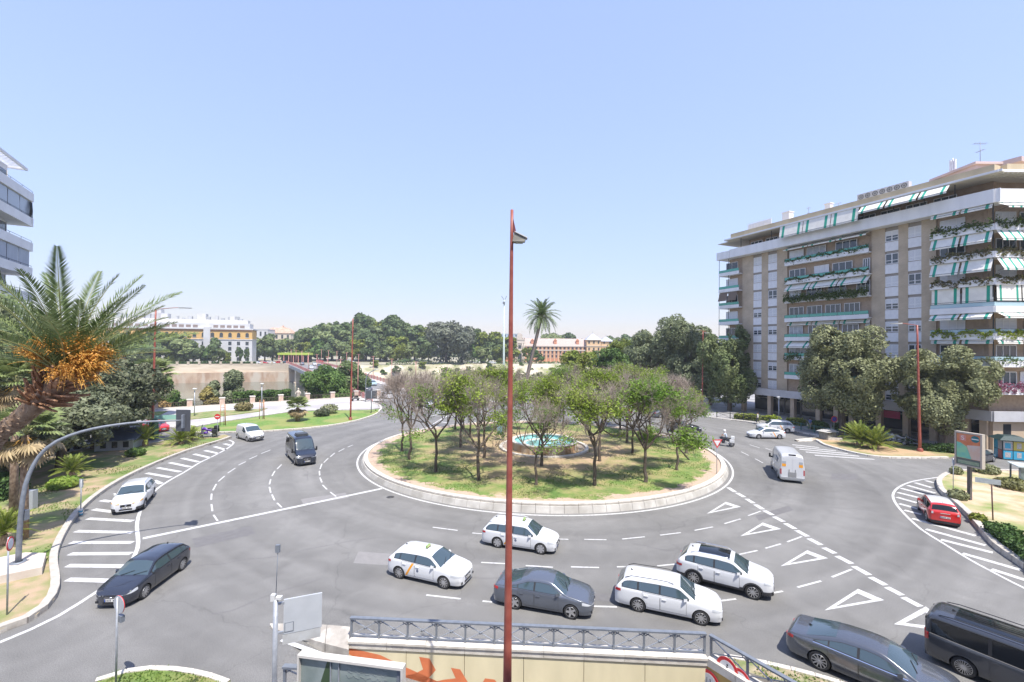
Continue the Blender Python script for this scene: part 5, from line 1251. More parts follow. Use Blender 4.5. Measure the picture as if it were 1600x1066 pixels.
b.box(.6, 14, -.62, -.42, 33.1, 33.4).box(.6, 14, -4.8, -4.6, 33.1, 33.4).box(.55, .75, -4.8, -.4, 33.1, 33.4); b.build('pergola', LBM, lb)
for x in (1, 6, 12): MB().box(x, x+.2, -4.6, -4.4, 30.4, 33.1).build('pergola_post', LBM, lb)
# ---------------------------------------------------------------- hotel across the river
HP = Vector((-142.4, 245.5, 1)); HD = Vector((-48, -18, 0)).normalized()   # runs left from its right corner
HX = math.atan2(HD.y, HD.x)
hot = thing('riverside_hotel', 'long white hotel with an orange top storey across the river', 'building', HP, HX)
# local x: left in the picture; +y... outward (towards camera) is +y? world outward n = (.35,-.94)
OUT = 1 if (Matrix.Rotation(HX, 3, 'Z') @ Vector((0, 1, 0))).dot(Vector((.35, -.94, 0))) > 0 else -1
HW = mat('hotel_white', (.56, .56, .57), (.50, .50, .50), .3, .8); HO = mat('hotel_orange', (.62, .40, .15), (.58, .36, .13), .5, .85); HR = mat('hotel_trim', (.50, .25, .14), rough=.85)
HGT = 19.2; HL = 92
def HB(): return MB(xf=Matrix.Scale(OUT, 4, (0, 1, 0)))
def hbox(b, x0, x1, y0, y1, z0, z1, m=0): b.box(x0, x1, min(OUT*y0, OUT*y1), max(OUT*y0, OUT*y1), z0, z1, m); return b
hbox(MB(), 0, HL, -13, 0, 0, 13.0).build('wall', HW, hot)
hbox(MB(), 0, HL, -13, .02, 13.0, 18.2).build('top_storey', HO, hot)
b = MB(); hbox(b, -.6, HL, -13, .7, 18.2, 18.8); hbox(b, -.3, HL, -13, .3, 12.8, 13.1); b.build('cornice', HW, hot)
hbox(MB(), 0, HL, -13, .04, 17.4, 18.2).build('frieze', HR, hot)
b = MB(); n = 30
for i in range(15):
    pass
hbox(MB(), 1.5, HL, -12, -1.6, 18.8, 21.6).build('attic_storey', HW, hot)
hbox(MB(), 3, HL, -12, -4.5, 21.6, 23.6).build('attic_storey_upper', mat('attic_beige', (.62, .60, .57), rough=.8), hot)
def arch_mesh(w, h, m):
    b = MB(); pts = [(-w/2, 0), (w/2, 0)]+[(w/2*math.cos(PI*k/8), h-w/2+w/2*math.sin(PI*k/8)) for k in range(9)]
    b.plate(pts, -.06 if OUT > 0 else -.06, .06); return b.mesh('window', m)
HG = mat('hotel_window', (.05, .06, .07), rough=.2); am = arch_mesh(1.6, 2.5, HG); sm_ = MB().box(-.75, .75, -.06, .06, 0, 1.9).mesh('window', HG)
frm = MB().box(-.9, .9, -.04, .10 if OUT > 0 else -.10, -.2, 0).mesh('sill', HW)
for i in range(22):
    x = 2.4+i*4.05
    wn = link('window', am, hot, (x, OUT*.06, 14.1)); link('sill', frm, wn)
    if i % 4 == 3: continue
    for z in (1.4, 4.2, 7.0, 9.9): link('window', sm_, hot, (x, OUT*.04, z))
b = MB(); [hbox(b, 4+i*3.1, 6.2+i*3.1, -1.62, -1.55, 19.2, 20.6) for i in range(27) if i not in (5, 6, 12)]; b.build('attic_window_band', mat('attic_brown', (.22, .17, .15), rough=.7), hot)['kind'] = 'stuff'
b = MB(); hbox(b, 19.5, 22.5, -2, .9, 0, 19.5); b.build('projecting_bay', HW, hot)
for x, w_, h, y in ((24, 4, 5, -9), (41, 5, 4.4, -8), (44, 2.4, 7.6, -8), (66, 9, 4, -9), (10, 2.2, 3.4, -8), (78, 6, 3, -8)):
    hbox(MB(), x, x+w_, y-5, y, 21.6, 23.4+h*.7).build('roof_tower', HW, hot)
rr_ = random.Random(2); MGR = mat('machinery_grey', (.28, .30, .32), (.42, .43, .44), .4, .6)
for i in range(26):
    x = 6+i*3.1+rr_.uniform(-.8, .8); w_ = rr_.uniform(.8, 2.2); hbox(MB(), x, x+w_, -10-w_, -10, 23.6, 23.9+rr_.uniform(.6, 2.4)).build('roof_machine', MGR, hot)
# other houses on the far side
def far_house(px, py_top, dist, wpx, name, label, wallm, roofm, hip=True, rows=2, base=1.0, cols=5, depth=10):
    P = D(px, 540, dist); P.z = base; top = D(px, py_top, dist).z; w_ = wpx/FPX*dist; h = top-base; hr = h*.18 if hip else .6
    t = thing(name, label, 'house' if h < 12 else 'building', P, 0)
    MB().box(-w_/2, w_/2, 0, depth, 0, h-hr).build('wall', wallm, t)
    r = MB()
    if hip:
        o_ = .5; z = h-hr; r.add([(-w_/2-o_, -o_, z), (w_/2+o_, -o_, z), (w_/2+o_, depth+o_, z), (-w_/2-o_, depth+o_, z), (-w_/2+depth*.4, depth/2, h), (w_/2-depth*.4, depth/2, h)], [(0, 1, 5, 4), (1, 2, 5), (2, 3, 4, 5), (3, 0, 4), (0, 3, 2, 1)])
    else: r.box(-w_/2-.2, w_/2+.2, -.2, depth+.2, h-hr, h-hr+.5)
    r.build('roof', roofm, t)
    wm = MB().box(-w_/cols*.18, w_/cols*.18, -.05, .05, 0, (h-hr)/rows*.45).mesh('window', HG)
    for i in range(cols):
        for j in range(rows): link('window', wm, t, (-w_/2+w_*(i+.5)/cols, -.02, (h-hr)*(j+.35)/rows))
    return t
TILE = mat('terracotta_tiles', (.44, .26, .18), (.52, .36, .27), .8, .85); SALM = mat('salmon_wall', (.58, .38, .27), (.62, .43, .31), .5, .85); BEIG = mat('beige_wall', (.60, .53, .42), rough=.85)
far_house(432, 512, 330, 44, 'manor_house', 'beige house with a low tiled roof among trees right of the hotel', BEIG, TILE, rows=3)
far_house(437, 508, 345, 14, 'belvedere', 'small tiled belvedere rising over the beige house', BEIG, TILE, rows=3, cols=2)
far_house(407, 514, 320, 22, 'white_block', 'white flat-roofed block between the hotel and the beige house', HW, HW, False, rows=3, cols=3)
far_house(652, 512, 420, 40, 'white_block', 'white flat block showing over the trees left of the mast', HW, HW, False, rows=4, cols=5)
far_house(792, 521, 520, 34, 'office_block', 'pale blue-grey office block far behind the red pole', mat('office_blue', (.30, .38, .45), rough=.5), HW, False, rows=5, cols=6)
# ---- palace with orange walls
PD = 300
ORW = mat('palace_orange', (.62, .27, .16), (.56, .25, .15), .4, .85); PST = mat('palace_stone', (.62, .55, .47), (.55, .48, .41), .6, .85); PRF = mat('palace_roof', (.46, .36, .31), (.40, .31, .27), 1.2, .85); SLT = mat('palace_slate', (.40, .42, .46), rough=.6); PYW = mat('palace_yellow', (.66, .45, .26), rough=.85)
pal = thing('palace', 'long orange baroque palace with a stone portal and two pointed corner towers', 'building', D(880, 540, PD).xy.to_3d(), 0)
def pX(px): return D(px, 540, PD).x-pal.location.x
def pZ(py): return D(880, py, PD).z
b = MB().box(pX(784), pX(918), 0, 12, 0, pZ(541)); b.build('wall', ORW, pal)
b = MB(); x0, x1 = pX(784), pX(918); b.add([(x0, -.6, pZ(541)), (x1, -.6, pZ(541)), (x1, 7, pZ(529)), (x0, 7, pZ(529)), (x1, 14, pZ(541)), (x0, 14, pZ(541))], [(0, 1, 2, 3), (3, 2, 4, 5), (0, 3, 5), (1, 4, 2)]); b.build('roof', PRF, pal)
MB().box(x0, x1, -.5, 0, pZ(542.2), pZ(541)).box(x0, x1, -.3, 0, pZ(548.2), pZ(547)).build('cornice', PST, pal)
wm = MB().box(-.5, .5, -.1, .1, 0, 1.7).mesh('window', HG); wf = MB().box(-.75, .75, -.16, -.06, -.3, -.05).box(-.75, .75, -.16, -.06, 1.75, 1.95).mesh('window_surround', PST)
pf = MB().box(-.28, .28, -.25, 0, pZ(547), pZ(542.2)).mesh('pilaster', PYW); pf2 = MB().box(-.28, .28, -.22, 0, 0, pZ(548.2)).mesh('pilaster', PYW)
x = x0+1.5
while x < x1-1:
    for z in (pZ(546.3), pZ(552.8), pZ(559)):
        wn = link('window', wm, pal, (x, -.02, z)); link('window_surround', wf, wn)
    link('pilaster', pf, pal, (x+1.35, 0, 0)); link('pilaster', pf2, pal, (x+1.35, 0, 0)); x += 2.7
for px in (868, 903, 832):
    X = pX(px); MB().box(X-.9, X+.9, 1.2, 4, pZ(537.5), pZ(532.5)).add([(X-1.2, 1, pZ(532.5)), (X+1.2, 1, pZ(532.5)), (X, 1, pZ(529.5)), (X-1.2, 4, pZ(532.5)), (X+1.2, 4, pZ(532.5)), (X, 4, pZ(529.5))], [(0, 1, 2), (3, 5, 4), (0, 2, 5, 3), (1, 4, 5, 2)]).build('dormer', ORW, pal)
# stone portal
X = pX(812)
b = MB().box(X-3.4, X+3.4, -1.2, 0, 0, pZ(532)).box(X-4.0, X+4.0, -1.6, 0, pZ(549), pZ(547.6)).box(X-3.9, X+3.9, -1.5, 0, pZ(537.4), pZ(536)).box(X-3.6, X+3.6, -1.4, 0, pZ(532), pZ(530.5)).box(X-1.8, X+1.8, -1.2, 0, pZ(530.5), pZ(524))
for q in (-3.1, -1.9, 1.9, 3.1):
    for za, zb in ((pZ(548), pZ(537.5)), (0, pZ(549.5))): b.tube([(X+q, -1.5, za), (X+q, -1.5, zb)], .30, 8)
    b.tube([(X+q, -1.0, pZ(530.5)), (X+q, -1.0, pZ(528)), (X+q, -1.0, pZ(526.6))], [.35, .3, .02], 6)
b.add([(X-1.9, -1.2, pZ(524)), (X+1.9, -1.2, pZ(524)), (X, -1.2, pZ(520.5)), (X-1.9, 0, pZ(524)), (X+1.9, 0, pZ(524)), (X, 0, pZ(520.5))], [(0, 1, 2), (0, 2, 5, 3), (1, 4, 5, 2)])
po = b.build('portal', PST, pal); MB().box(X-.95, X+.95, -1.26, -1.2, pZ(545.5), pZ(540)).box(X-1.3, X+1.3, -1.26, -1.2, 0.2, pZ(553)).build('portal_door', HG, po)
for (pa, pb, pt, pe, pk) in ((916, 938, 531, 520.5, 0), (940, 958.5, 533, 525, 1)):
    Xa, Xb = pX(pa), pX(pb); Y0 = -2+pk*3
    MB().box(Xa, Xb, Y0, Y0+Xb-Xa, 0, pZ(pt)).build('tower', PYW, pal)
    c = (Xa+Xb)/2; w_ = (Xb-Xa)/2+.7; yc = Y0+(Xb-Xa)/2
    r = MB().add([(c-w_, yc-w_, pZ(pt)), (c+w_, yc-w_, pZ(pt)), (c+w_, yc+w_, pZ(pt)), (c-w_, yc+w_, pZ(pt)), (c, yc, pZ(pe))], [(0, 1, 4), (1, 2, 4), (2, 3, 4), (3, 0, 4), (0, 3, 2, 1)]); r.tube([(c, yc, pZ(pe)-.2), (c, yc, pZ(pe)+2.4)], [.14, .05], 5)
    r.build('tower_roof', SLT, pal)
    for i in range(2 if pk else 3):
        for z in (pZ(536.5), pZ(547), pZ(556)): link('window', wm, pal, (Xa+(Xb-Xa)*(i+.5)/(2 if pk else 3), Y0-.04, z))
    MB().box(Xa-.2, Xb+.2, Y0-.3, Y0, pZ(541), pZ(540)).build('tower_cornice', PST, pal)

# the building the view is taken from: its balcony front stands just behind the camera and shades the pavement below
nb_ = thing('balcony_building', 'pale apartment building behind the viewpoint whose shade falls on the near pavement', 'building', (0, -1.2, 0))
MB().box(0, 34, -14, 0, 0, 34).build('wall', LBM, nb_)
wm_ = MB().box(-.8, .8, 0, .06, 0, 1.9).mesh('window', WGL)
for k in range(10):
    MB().box(.2, 30, 0, .9 if k != 3 else .5, .4+3.2*k+2.6, .4+3.2*k+2.8).build('balcony', LBM, nb_)
    for i in range(12): link('window', wm_, nb_, (1.5+i*2.7, 0, .6+3.2*k+.5))
# ================================================================== TREES AND PLANTS
BARK = mat('dark_bark', (.085, .065, .05), (.15, .12, .095), 6, .95, bump=.5, stretch=(1, 1, .3))
BARKG = mat('grey_bark', (.22, .19, .165), (.30, .265, .235), 6, .95, bump=.4, stretch=(1, 1, .3))
TWIG = mat('bare_twigs', (.26, .21, .175), (.34, .28, .235), 3, .9)
PBARK = mat('palm_bark', (.20, .13, .085), (.36, .26, .18), 7, .95, bump=.7, bscale=14, stretch=(1, 1, .6)); PBOOT = mat('palm_boots', (.30, .15, .08), (.46, .27, .16), 6, .9, bump=.5)
L_ISL = leafmat('feathery_green_leaves', (.17, .26, .03), (.34, .41, .08), .45, .35)
L_ISL2 = leafmat('fresh_green_leaves', (.11, .22, .03), (.25, .36, .06), .45, .35)
L_OLV = leafmat('olive_grey_leaves', (.17, .185, .085), (.30, .315, .17), .5, .2)
L_OLV2 = leafmat('grey_green_leaves', (.13, .16, .08), (.25, .28, .155), .5, .2)
L_DRK = leafmat('dark_green_leaves', (.06, .08, .04), (.19, .20, .12), .7, .15)
L_GRN = leafmat('mid_green_leaves', (.06, .12, .03), (.15, .23, .06), .35, .25)
L_YEL = leafmat('yellow_green_leaves', (.13, .18, .03), (.27, .30, .06), .35, .25)
L_FAR = leafmat('park_green_leaves', (.075, .12, .045), (.18, .23, .095), .12, .2)
L_FAR2 = leafmat('park_pale_leaves', (.12, .17, .06), (.26, .30, .13), .12, .2)
L_EUC = leafmat('eucalyptus_leaves', (.11, .13, .09), (.20, .21, .15), .12, .2)
L_PALM = leafmat('palm_leaflets', (.09, .15, .045), (.20, .26, .10), .6, .2, rough=.45)
L_CYC = leafmat('cycad_leaflets', (.13, .20, .03), (.30, .34, .06), 1.2, .2)
L_FAN = leafmat('fan_leaves', (.16, .22, .08), (.30, .34, .14), .8, .25); L_DEAD = leafmat('dead_fronds', (.30, .22, .12), (.44, .35, .20), 1.5, .15)
L_HDG = leafmat('hedge_leaves', (.05, .10, .03), (.11, .18, .05), 1.2, .15)
DATE = mat('orange_dates', (.68, .36, .08), (.60, .27, .05), 8, .5); STALK = mat('date_stalks', (.62, .34, .07), rough=.6); RACH = mat('frond_stem', (.26, .28, .10), (.34, .33, .14), 4, .6)
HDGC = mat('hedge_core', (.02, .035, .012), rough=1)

def segs_mesh(name, S, m, nseg=5):
    "S rows: p0(3) p1(3) r0 r1"
    S = np.array(S, float); n = len(S); p0, p1 = S[:, :3], S[:, 3:6]; d = p1-p0; d /= np.linalg.norm(d, axis=1, keepdims=True)+1e-9
    ref = np.where(np.abs(d[:, 2:3]) < .9, np.array([[0, 0, 1.]]), np.array([[1., 0, 0]])); a = np.cross(d, ref); a /= np.linalg.norm(a, axis=1, keepdims=True); b = np.cross(d, a)
    V = np.zeros((n, 2*nseg, 3))
    for k in range(nseg):
        t = 2*PI*k/nseg; o = a*math.cos(t)+b*math.sin(t); V[:, k] = p0+o*S[:, 6:7]; V[:, nseg+k] = p1+o*S[:, 7:8]
    F = np.array([[k, (k+1) % nseg, nseg+(k+1) % nseg, nseg+k] for k in range(nseg)]); F = (np.arange(n)*2*nseg)[:, None, None]+F[None]
    return npmesh(name, V.reshape(-1, 3), F.reshape(-1, 4), m, smooth=True)
def branching(rng, H, R, trunk_h, r0, depth=5, lean=(0, 0), nmain=4, wob=.12, upw=.35):
    S = []; tips = []
    base = np.array([0, 0, -.15]); top = np.array([lean[0], lean[1], trunk_h]); n = 5; pts = [base+(top-base)*i/n+np.array([*rng.normal(size=2)*.05, 0])*(0 < i < n) for i in range(n+1)]
    for i in range(n): S.append([*pts[i], *pts[i+1], r0*(1.25 if i == 0 else 1-.06*i), r0*(1-.06*(i+1))])
    def grow(p, d, L, r, lv):
        n = 3; q = p.copy(); dd = d.copy()
        for i in range(n):
            dd = dd+rng.normal(size=3)*wob; dd[2] += upw*.12; dd /= np.linalg.norm(dd); nq = q+dd*L/n
            S.append([*q, *nq, r*(1-.25*i/n), r*(1-.25*(i+1)/n)]); q = nq
            if lv <= 2 and i >= 0: tips.append((q.copy(), lv, dd.copy()))
        if lv == 0: return
        k = 3 if lv >= depth-1 else 2+(rng.uniform() < .45)
        for j in range(k):
            nd = dd*.9+rng.normal(size=3)*.50; nd[2] += upw*.35; nd /= np.linalg.norm(nd)
            grow(q, nd, L*rng.uniform(.62, .85), r*.62, lv-1)
    for j in range(nmain):
        t = 2*PI*(j+rng.uniform(-.3, .3))/nmain; el = rng.uniform(.75, 1.1)
        d = np.array([math.cos(t)*math.cos(el), math.sin(t)*math.cos(el), math.sin(el)]); grow(pts[-1], d, (H-trunk_h)*.36, r0*.62, depth-1)
    return S, tips
def island_tree_meshes(seed, leafy, H=7.6, mat_l=None, density=16):
    rng = np.random.default_rng(seed); S, tips = branching(rng, H, 3.2, rng.uniform(2.3, 2.9), .14, depth=6, nmain=4, upw=.55); trunk_min = 3.1
    thick = [s for s in S if s[6] > .022]; thin = [s for s in S if s[6] <= .022]
    for s in thin: s[6] = max(s[6], .009); s[7] = max(s[7], .006)
    tr = segs_mesh('trunk', thick, BARK, 6); tw = segs_mesh('branches', thin, TWIG if leafy < .3 else BARKG, 3)
    cr = None
    T = np.array([t[0] for t in tips]); lv = np.array([t[1] for t in tips])
    if True:            # a haze of fine bare twigs, in the leafy trees too
        ex = []
        for (p, l, d) in tips:
            for _ in range(1):
                nd = d+rng.normal(size=3)*.6; nd[2] += .25; nd /= np.linalg.norm(nd); L = rng.uniform(.35, .85); ex.append([*p, *(p+nd*L), .009, .004])
        tw2 = segs_mesh('fine_twigs', ex, TWIG, 3)
    else: tw2 = None
    if leafy > 0:
        # clump noise: some parts of the crown stay bare
        keep = np.array([noise.noise(Vector(p*.45)+Vector((seed, 0, 0))) for p in T]) > (.28-.65*leafy)
        P = T[keep]; P = np.repeat(P, density, 0)+rng.normal(size=(len(P)*density, 3))*np.array([.33, .33, .2])
        P = P[P[:, 2] > trunk_min]; V, F = leafcloud(P, .098, rng, 1.9, up=.8); cr = npmesh('crown', V, F, mat_l or L_ISL)
    return tr, tw, tw2, cr
def island_tree(ms, loc, rot, sc_, label, group='trees on the roundabout', tilt=None):
    t = thing('tree', label, 'tree', loc, rot if tilt is None else (tilt[0], tilt[1], rot), group, sc_)
    for nm, me in zip(('trunk', 'branches', 'fine_twigs', 'crown'), ms):
        if me: link(nm, me, t)
    return t
VL = [island_tree_meshes(11, .34, 7.4, L_ISL, 10), island_tree_meshes(12, .32, 7.2, L_ISL2, 10), island_tree_meshes(13, .24, 7.6, L_ISL, 10), island_tree_meshes(17, .12, 7.2, L_ISL, 9)]
VB = [island_tree_meshes(14, 0, 7.2), island_tree_meshes(15, .08, 7.4, L_ISL2, 6), island_tree_meshes(16, 0, 6.8)]
TR = [  # px, py of the trunk foot, variant, scale, rotation, label
 (641, 719, VB[0], 1.0, .3, 'bare leafless tree nearest the left rim of the roundabout wall'),
 (628.6, 705.5, VB[2], 1.0, 1.3, 'bare tree just behind the leftmost tree of the roundabout'),
 (681, 739, VB[1], .98, 2.1, 'nearly bare spreading tree, second along the front left of the roundabout'),
 (720, 699, VL[1], 1.0, .9, 'green tree between the bare trees and the pale mast'),
 (712, 669, VB[2], 1.0, 2.9, 'thin bare tree far back at the left rear of the roundabout'),
 (735, 682, VL[3], .95, 4.1, 'half-leafed tree left of the blue box on the pale mast'),
 (747.5, 753, VL[0], 1.0, 1.7, 'bright green tree standing closest to the tall red pole on its left'),
 (756, 716, VL[2], 1.0, 5.0, 'leafy tree directly behind the bright green one left of the red pole'),
 (790.6, 674, VL[1], .95, 2.2, 'tree behind the tall red pole next to the pale mast'),
 (846, 729, VL[0], .98, 3.6, 'green tree standing right in front of the fountain'),
 (837.5, 760.6, VB[1], .80, 4.4, 'sparse pale-stemmed tree nearest the front rim below the fountain'),
 (929, 760.6, VL[3], 1.0, .4, 'half-leafed tree at the front rim right of the fountain'),
 (937, 721, VL[2], 1.0, 2.6, 'green tree beside the right end of the fountain'),
 (980, 691, VL[0], 1.02, 5.5, 'tall green tree right behind the fountain, dark upright trunk'),
 (987.5, 708, VL[3], .85, 1.1, 'leaning tree with a twisted trunk right of the fountain'),
 (969, 669, VL[2], 1.0, 3.0, 'green tree at the rear rim behind the fountain'),
 (1008, 755.7, VL[1], 1.0, 4.6, 'green forked tree at the front right of the roundabout'),
 (1058, 736, VL[1], .82, 2.5, 'small green tree near the yield sign side of the roundabout'),
 (1051, 691, VL[0], .8, 6.0, 'low green tree at the rear right rim of the roundabout'),
 (880, 664, VL[1], 1.0, 1.9, 'green tree at the rear rim just right of the tall palm trunk'),
 (1015, 678, VL[2], .95, 5.2, 'green tree at the rear rim where the dark hatchback passes'),
]
for (px, py, ms, s, r, lb_) in TR:
    p = G(px, py, .33); p.z = isl_z(p.x, p.y)-.08
    island_tree(ms, p, r, s*1.13, lb_)
p = G(1072, 707, .4); island_tree(VB[0], p, 2.0, 1.08, 'big bare tree leaning out to the right over the carriageway', tilt=(.05, .38))
p = G(1077.5, 718, .4); b = MB().tube([p+Vector((0, 0, -.1)), p+Vector((-1.0, .3, 1.1)), p+Vector((-1.9, .6, 2.5))], [.09, .08, .06], 7); link('leaning_trunk', b.mesh('leaning_trunk', BARK), None, label='bare dead trunk leaning to the left beside the big bare tree', cat='dead tree')

def lobed_crown(rng, R, H0, H1, nl, nleaf, size, m, lobe=(.28, .42), flat=1.0, name='crown', hang=0.0, noisek=.5):
    "lobes scattered through an ellipsoid, leaves over their shells"
    C = []; 
    while len(C) < nl:
        q = rng.uniform(-1, 1, 3)
        if .25 < np.linalg.norm(q) < .82: C.append(q)
    C = np.array(C); rad = rng.uniform(*lobe, nl); cz = (H0+H1)/2; hz = (H1-H0)/2
    idx = rng.choice(nl, nleaf, p=rad**2/np.sum(rad**2)); d = rng.normal(size=(nleaf, 3)); d[:, 2] += .25; d /= np.linalg.norm(d, axis=1, keepdims=True)
    rr = rad[idx]*(rng.uniform(.55, 1.08, nleaf)**.5)
    Q = C[idx]+d*rr[:, None]; P = Q*np.array([R, R, hz*flat])+np.array([0, 0, cz])
    if hang: P[:, 2] -= hang*rng.uniform(0, 1, nleaf)*(rng.uniform(size=nleaf) < .5)
    nr = np.array([noise.noise(Vector(p)*noisek) for p in P[:]]) if nleaf <= 90000 else np.zeros(nleaf)
    P = P[nr > -.22]; d = d[nr > -.22]
    V, F = leafcloud(P, size, rng, 1.7, normals=d); return npmesh(name, V, F, m), C*np.array([R, R, hz])*.8+np.array([0, 0, cz])
def big_tree(name, label, loc, R, H0, H1, m, seed, nleaf=22000, size=.30, nl=34, trunk=.4, bark=BARK, group=None, rot=0, lobe=(.26, .40), hang=0):
    rng = np.random.default_rng(seed); cr, C = lobed_crown(rng, R, H0, H1, nl, nleaf, size, m, lobe, hang=hang)
    th = H0+(H1-H0)*.25; S = [[0, 0, -.2, .1, 0, th*.5, trunk*1.15, trunk*.9], [.1, 0, th*.5, 0, .05, th, trunk*.9, trunk*.7]]
    for c in C[:16]:
        s0 = np.array([0, .05, th*rng.uniform(.75, 1)]); mid = (s0+c)/2+rng.normal(size=3)*.3; S.append([*s0, *mid, trunk*.4, trunk*.22]); S.append([*mid, *c, trunk*.22, trunk*.08])
    t = thing(name, label, 'tree', loc, rot, group); link('trunk', segs_mesh('trunk', S, bark, 7), t); link('crown', cr, t); return t
# right-hand street trees
def Zpx(px, py, dist): return D(px, py, dist).z
d_ = 61.0; big_tree('street_tree', 'large grey-green tree in front of the long balconies of the apartment block', (D(1316, 600, d_).x, d_, 0), 6.0, 1.9, Zpx(1312, 502, d_), L_OLV, 21, 70000, .185, nl=70, lobe=(.14, .36))
p = G(1466, 702); d_ = p.y; big_tree('street_tree', 'broad round olive-toned tree beside the red lamp post at the building corner', (D(1472, 600, d_).x, d_, 0), 5.0, 2.1, Zpx(1468, 537, d_), L_OLV, 22, 60000, .175, nl=60, lobe=(.14, .36))
big_tree('street_tree', 'dense tree touching the left end of the apartment block', (D(1140, 560, 84).x, 84, 0), 5.4, .6, Zpx(1140, 507, 84), leafmat('laurel_leaves', (.10, .14, .05), (.25, .29, .13), .4, .2), 23, 40000, .24, nl=50, lobe=(.16, .38))
big_tree('plane_tree', 'tall blue-green tree left of the apartment block with an uneven top', (D(1072, 560, 100).x, 100, 0), 7.0, 1.5, Zpx(1075, 480, 100), L_OLV2, 24, 42000, .27, nl=50, lobe=(.14, .36))
big_tree('plane_tree', 'blue-green tree beside the tallest one, its lower left neighbour', (D(1018, 560, 108).x, 108, 0), 6.6, 1.5, Zpx(1018, 512, 108), L_OLV2, 25, 32000, .27, nl=44, lobe=(.15, .38))
big_tree('street_tree', 'lime green tree between the palace towers and the blue-green trees', (D(978, 560, 118).x, 118, 0), 5.8, 1, Zpx(978, 521, 118), L_YEL, 26, 28000, .27, nl=40, lobe=(.16, .38))
big_tree('street_tree', 'mid green tree in front of the right palace tower', (D(955, 570, 104).x, 104, 0), 5.2, 1, Zpx(955, 545, 104), L_GRN, 27, 9000, .36, nl=22)
big_tree('street_tree', 'low green tree behind the right rim of the roundabout', (D(905, 575, 100).x, 100, 0), 5.4, 1, Zpx(905, 548, 100), L_YEL, 28, 9000, .36, nl=22)
big_tree('street_tree', 'dark tree behind the bare branches left of the apartment block', (D(1110, 590, 92).x, 92, 0), 6, .5, Zpx(1110, 545, 92), L_OLV2, 29, 22000, .26, nl=34, lobe=(.16, .38))
# left-hand dark trees behind the palm
big_tree('evergreen_tree', 'big dark evergreen tree behind the date palm', (D(150, 620, 50).x, 50, 0), 6.6, 1.6, Zpx(150, 566, 50), L_DRK, 31, 32000, .25, nl=44, trunk=.45)
big_tree('evergreen_tree', 'dark evergreen tree leaning over the street beside the tall red lamp post', (D(196, 620, 60).x, 60, 0), 4.0, 4.0, Zpx(205, 560, 60), L_DRK, 32, 18000, .26, nl=28, trunk=.35)
big_tree('evergreen_tree', 'lower grey-leaved tree hanging over the parked motorcycles', (D(95, 660, 41).x, 41, 0), 5.0, 2.1, Zpx(95, 610, 41), leafmat('dusty_leaves', (.09, .11, .055), (.24, .26, .16), .8, .15), 33, 22000, .23, nl=32, trunk=.4)
big_tree('evergreen_tree', 'pale-leaved tree at the far left edge behind the palm fronds', (D(-15, 500, 44).x, 44, 0), 6.5, 4.0, Zpx(20, 455, 44), L_OLV2, 34, 18000, .28, nl=30)
big_tree('evergreen_tree', 'dark shrubby tree at the left edge under the palm trunk', (D(15, 690, 36).x, 36, 0), 3.4, 1.2, Zpx(20, 640, 36), L_DRK, 35, 12000, .22, nl=20, trunk=.22)
# river bank trees and shrubs
def at(px, py): return G(px, py)
big_tree('bank_tree', 'broad green tree in front of the bridge piers', (D(512, 600, 104).x, 104, -3), 7.0, -1, Zpx(515, 572, 104)+3, L_GRN, 41, 22000, .34, nl=34)
big_tree('bank_tree', 'green tree joined to the broad one beside the bridge railing', (D(543, 600, 112).x, 112, -3), 6.0, -1, Zpx(545, 568, 112)+3, leafmat('bank_leaves', (.085, .13, .05), (.19, .24, .10), .3, .2), 42, 12000, .36, nl=26)
big_tree('bank_tree', 'grey-green poplar-like tree on the river bank in front of the embankment', (D(352, 600, 96).x, 96, -4), 4.6, -.5, Zpx(345, 574, 96)+4, L_OLV2, 43, 13000, .30, nl=26, lobe=(.16, .32))
big_tree('bank_tree', 'small yellowing tree on the bank behind the promenade lamp', (D(325, 620, 92).x, 92, -3), 2.6, 0, Zpx(325, 606, 92)+3, leafmat('yellowing_leaves', (.26, .22, .07), (.36, .30, .10), .5, .25), 44, 4000, .28, nl=12)
big_tree('bank_tree', 'bright green shrub tree right of the red lamp post on the bank', (D(250, 620, 84).x, 84, -2), 2.8, 0, Zpx(255, 590, 84)+2, L_GRN, 45, 6000, .28, nl=14)
big_tree('bank_tree', 'small orange-tinted tree next to the bright green shrub', (D(266, 620, 84).x, 83, -2), 1.6, 0, Zpx(266, 614, 84)+2, leafmat('orange_leaves', (.34, .22, .09), (.42, .30, .13), .5, .25), 46, 1500, .26, nl=9)
def hedge(name, label, a, b_, w_, h, m, seed, z0=0, dens=170, size=.14, group=None):
    a, b_ = Vector(a), Vector(b_); L = (b_-a).length; d = (b_-a).normalized(); rng = np.random.default_rng(seed)
    t = thing(name, label, 'hedge', (a.x, a.y, z0), math.atan2(d.y, d.x), group)
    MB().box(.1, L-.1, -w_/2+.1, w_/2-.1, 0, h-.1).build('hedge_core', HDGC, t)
    n = int(dens*(L*w_+2*L*h+2*w_*h)); f = rng.integers(0, 5, n); u = rng.uniform(0, L, n); v = rng.uniform(-w_/2, w_/2, n); q = rng.uniform(0, h, n)
    x = u.copy(); y = v.copy(); z = q.copy(); z[f < 2] = h; y[f == 2] = -w_/2; y[f == 3] = w_/2; e = f == 4; x[e] = np.where(rng.uniform(size=e.sum()) < .5, 0, L)
    P = np.stack([x, y, z], 1)+rng.normal(size=(n, 3))*.07; P[:, 2] += .12*np.sin(P[:, 0]*1.7+seed)*(z/h); P[:, 2] = np.maximum(P[:, 2], .02)
    V, F = leafcloud(P, size, rng, 1.5); link('foliage', npmesh('foliage', V, F, m), t); return t
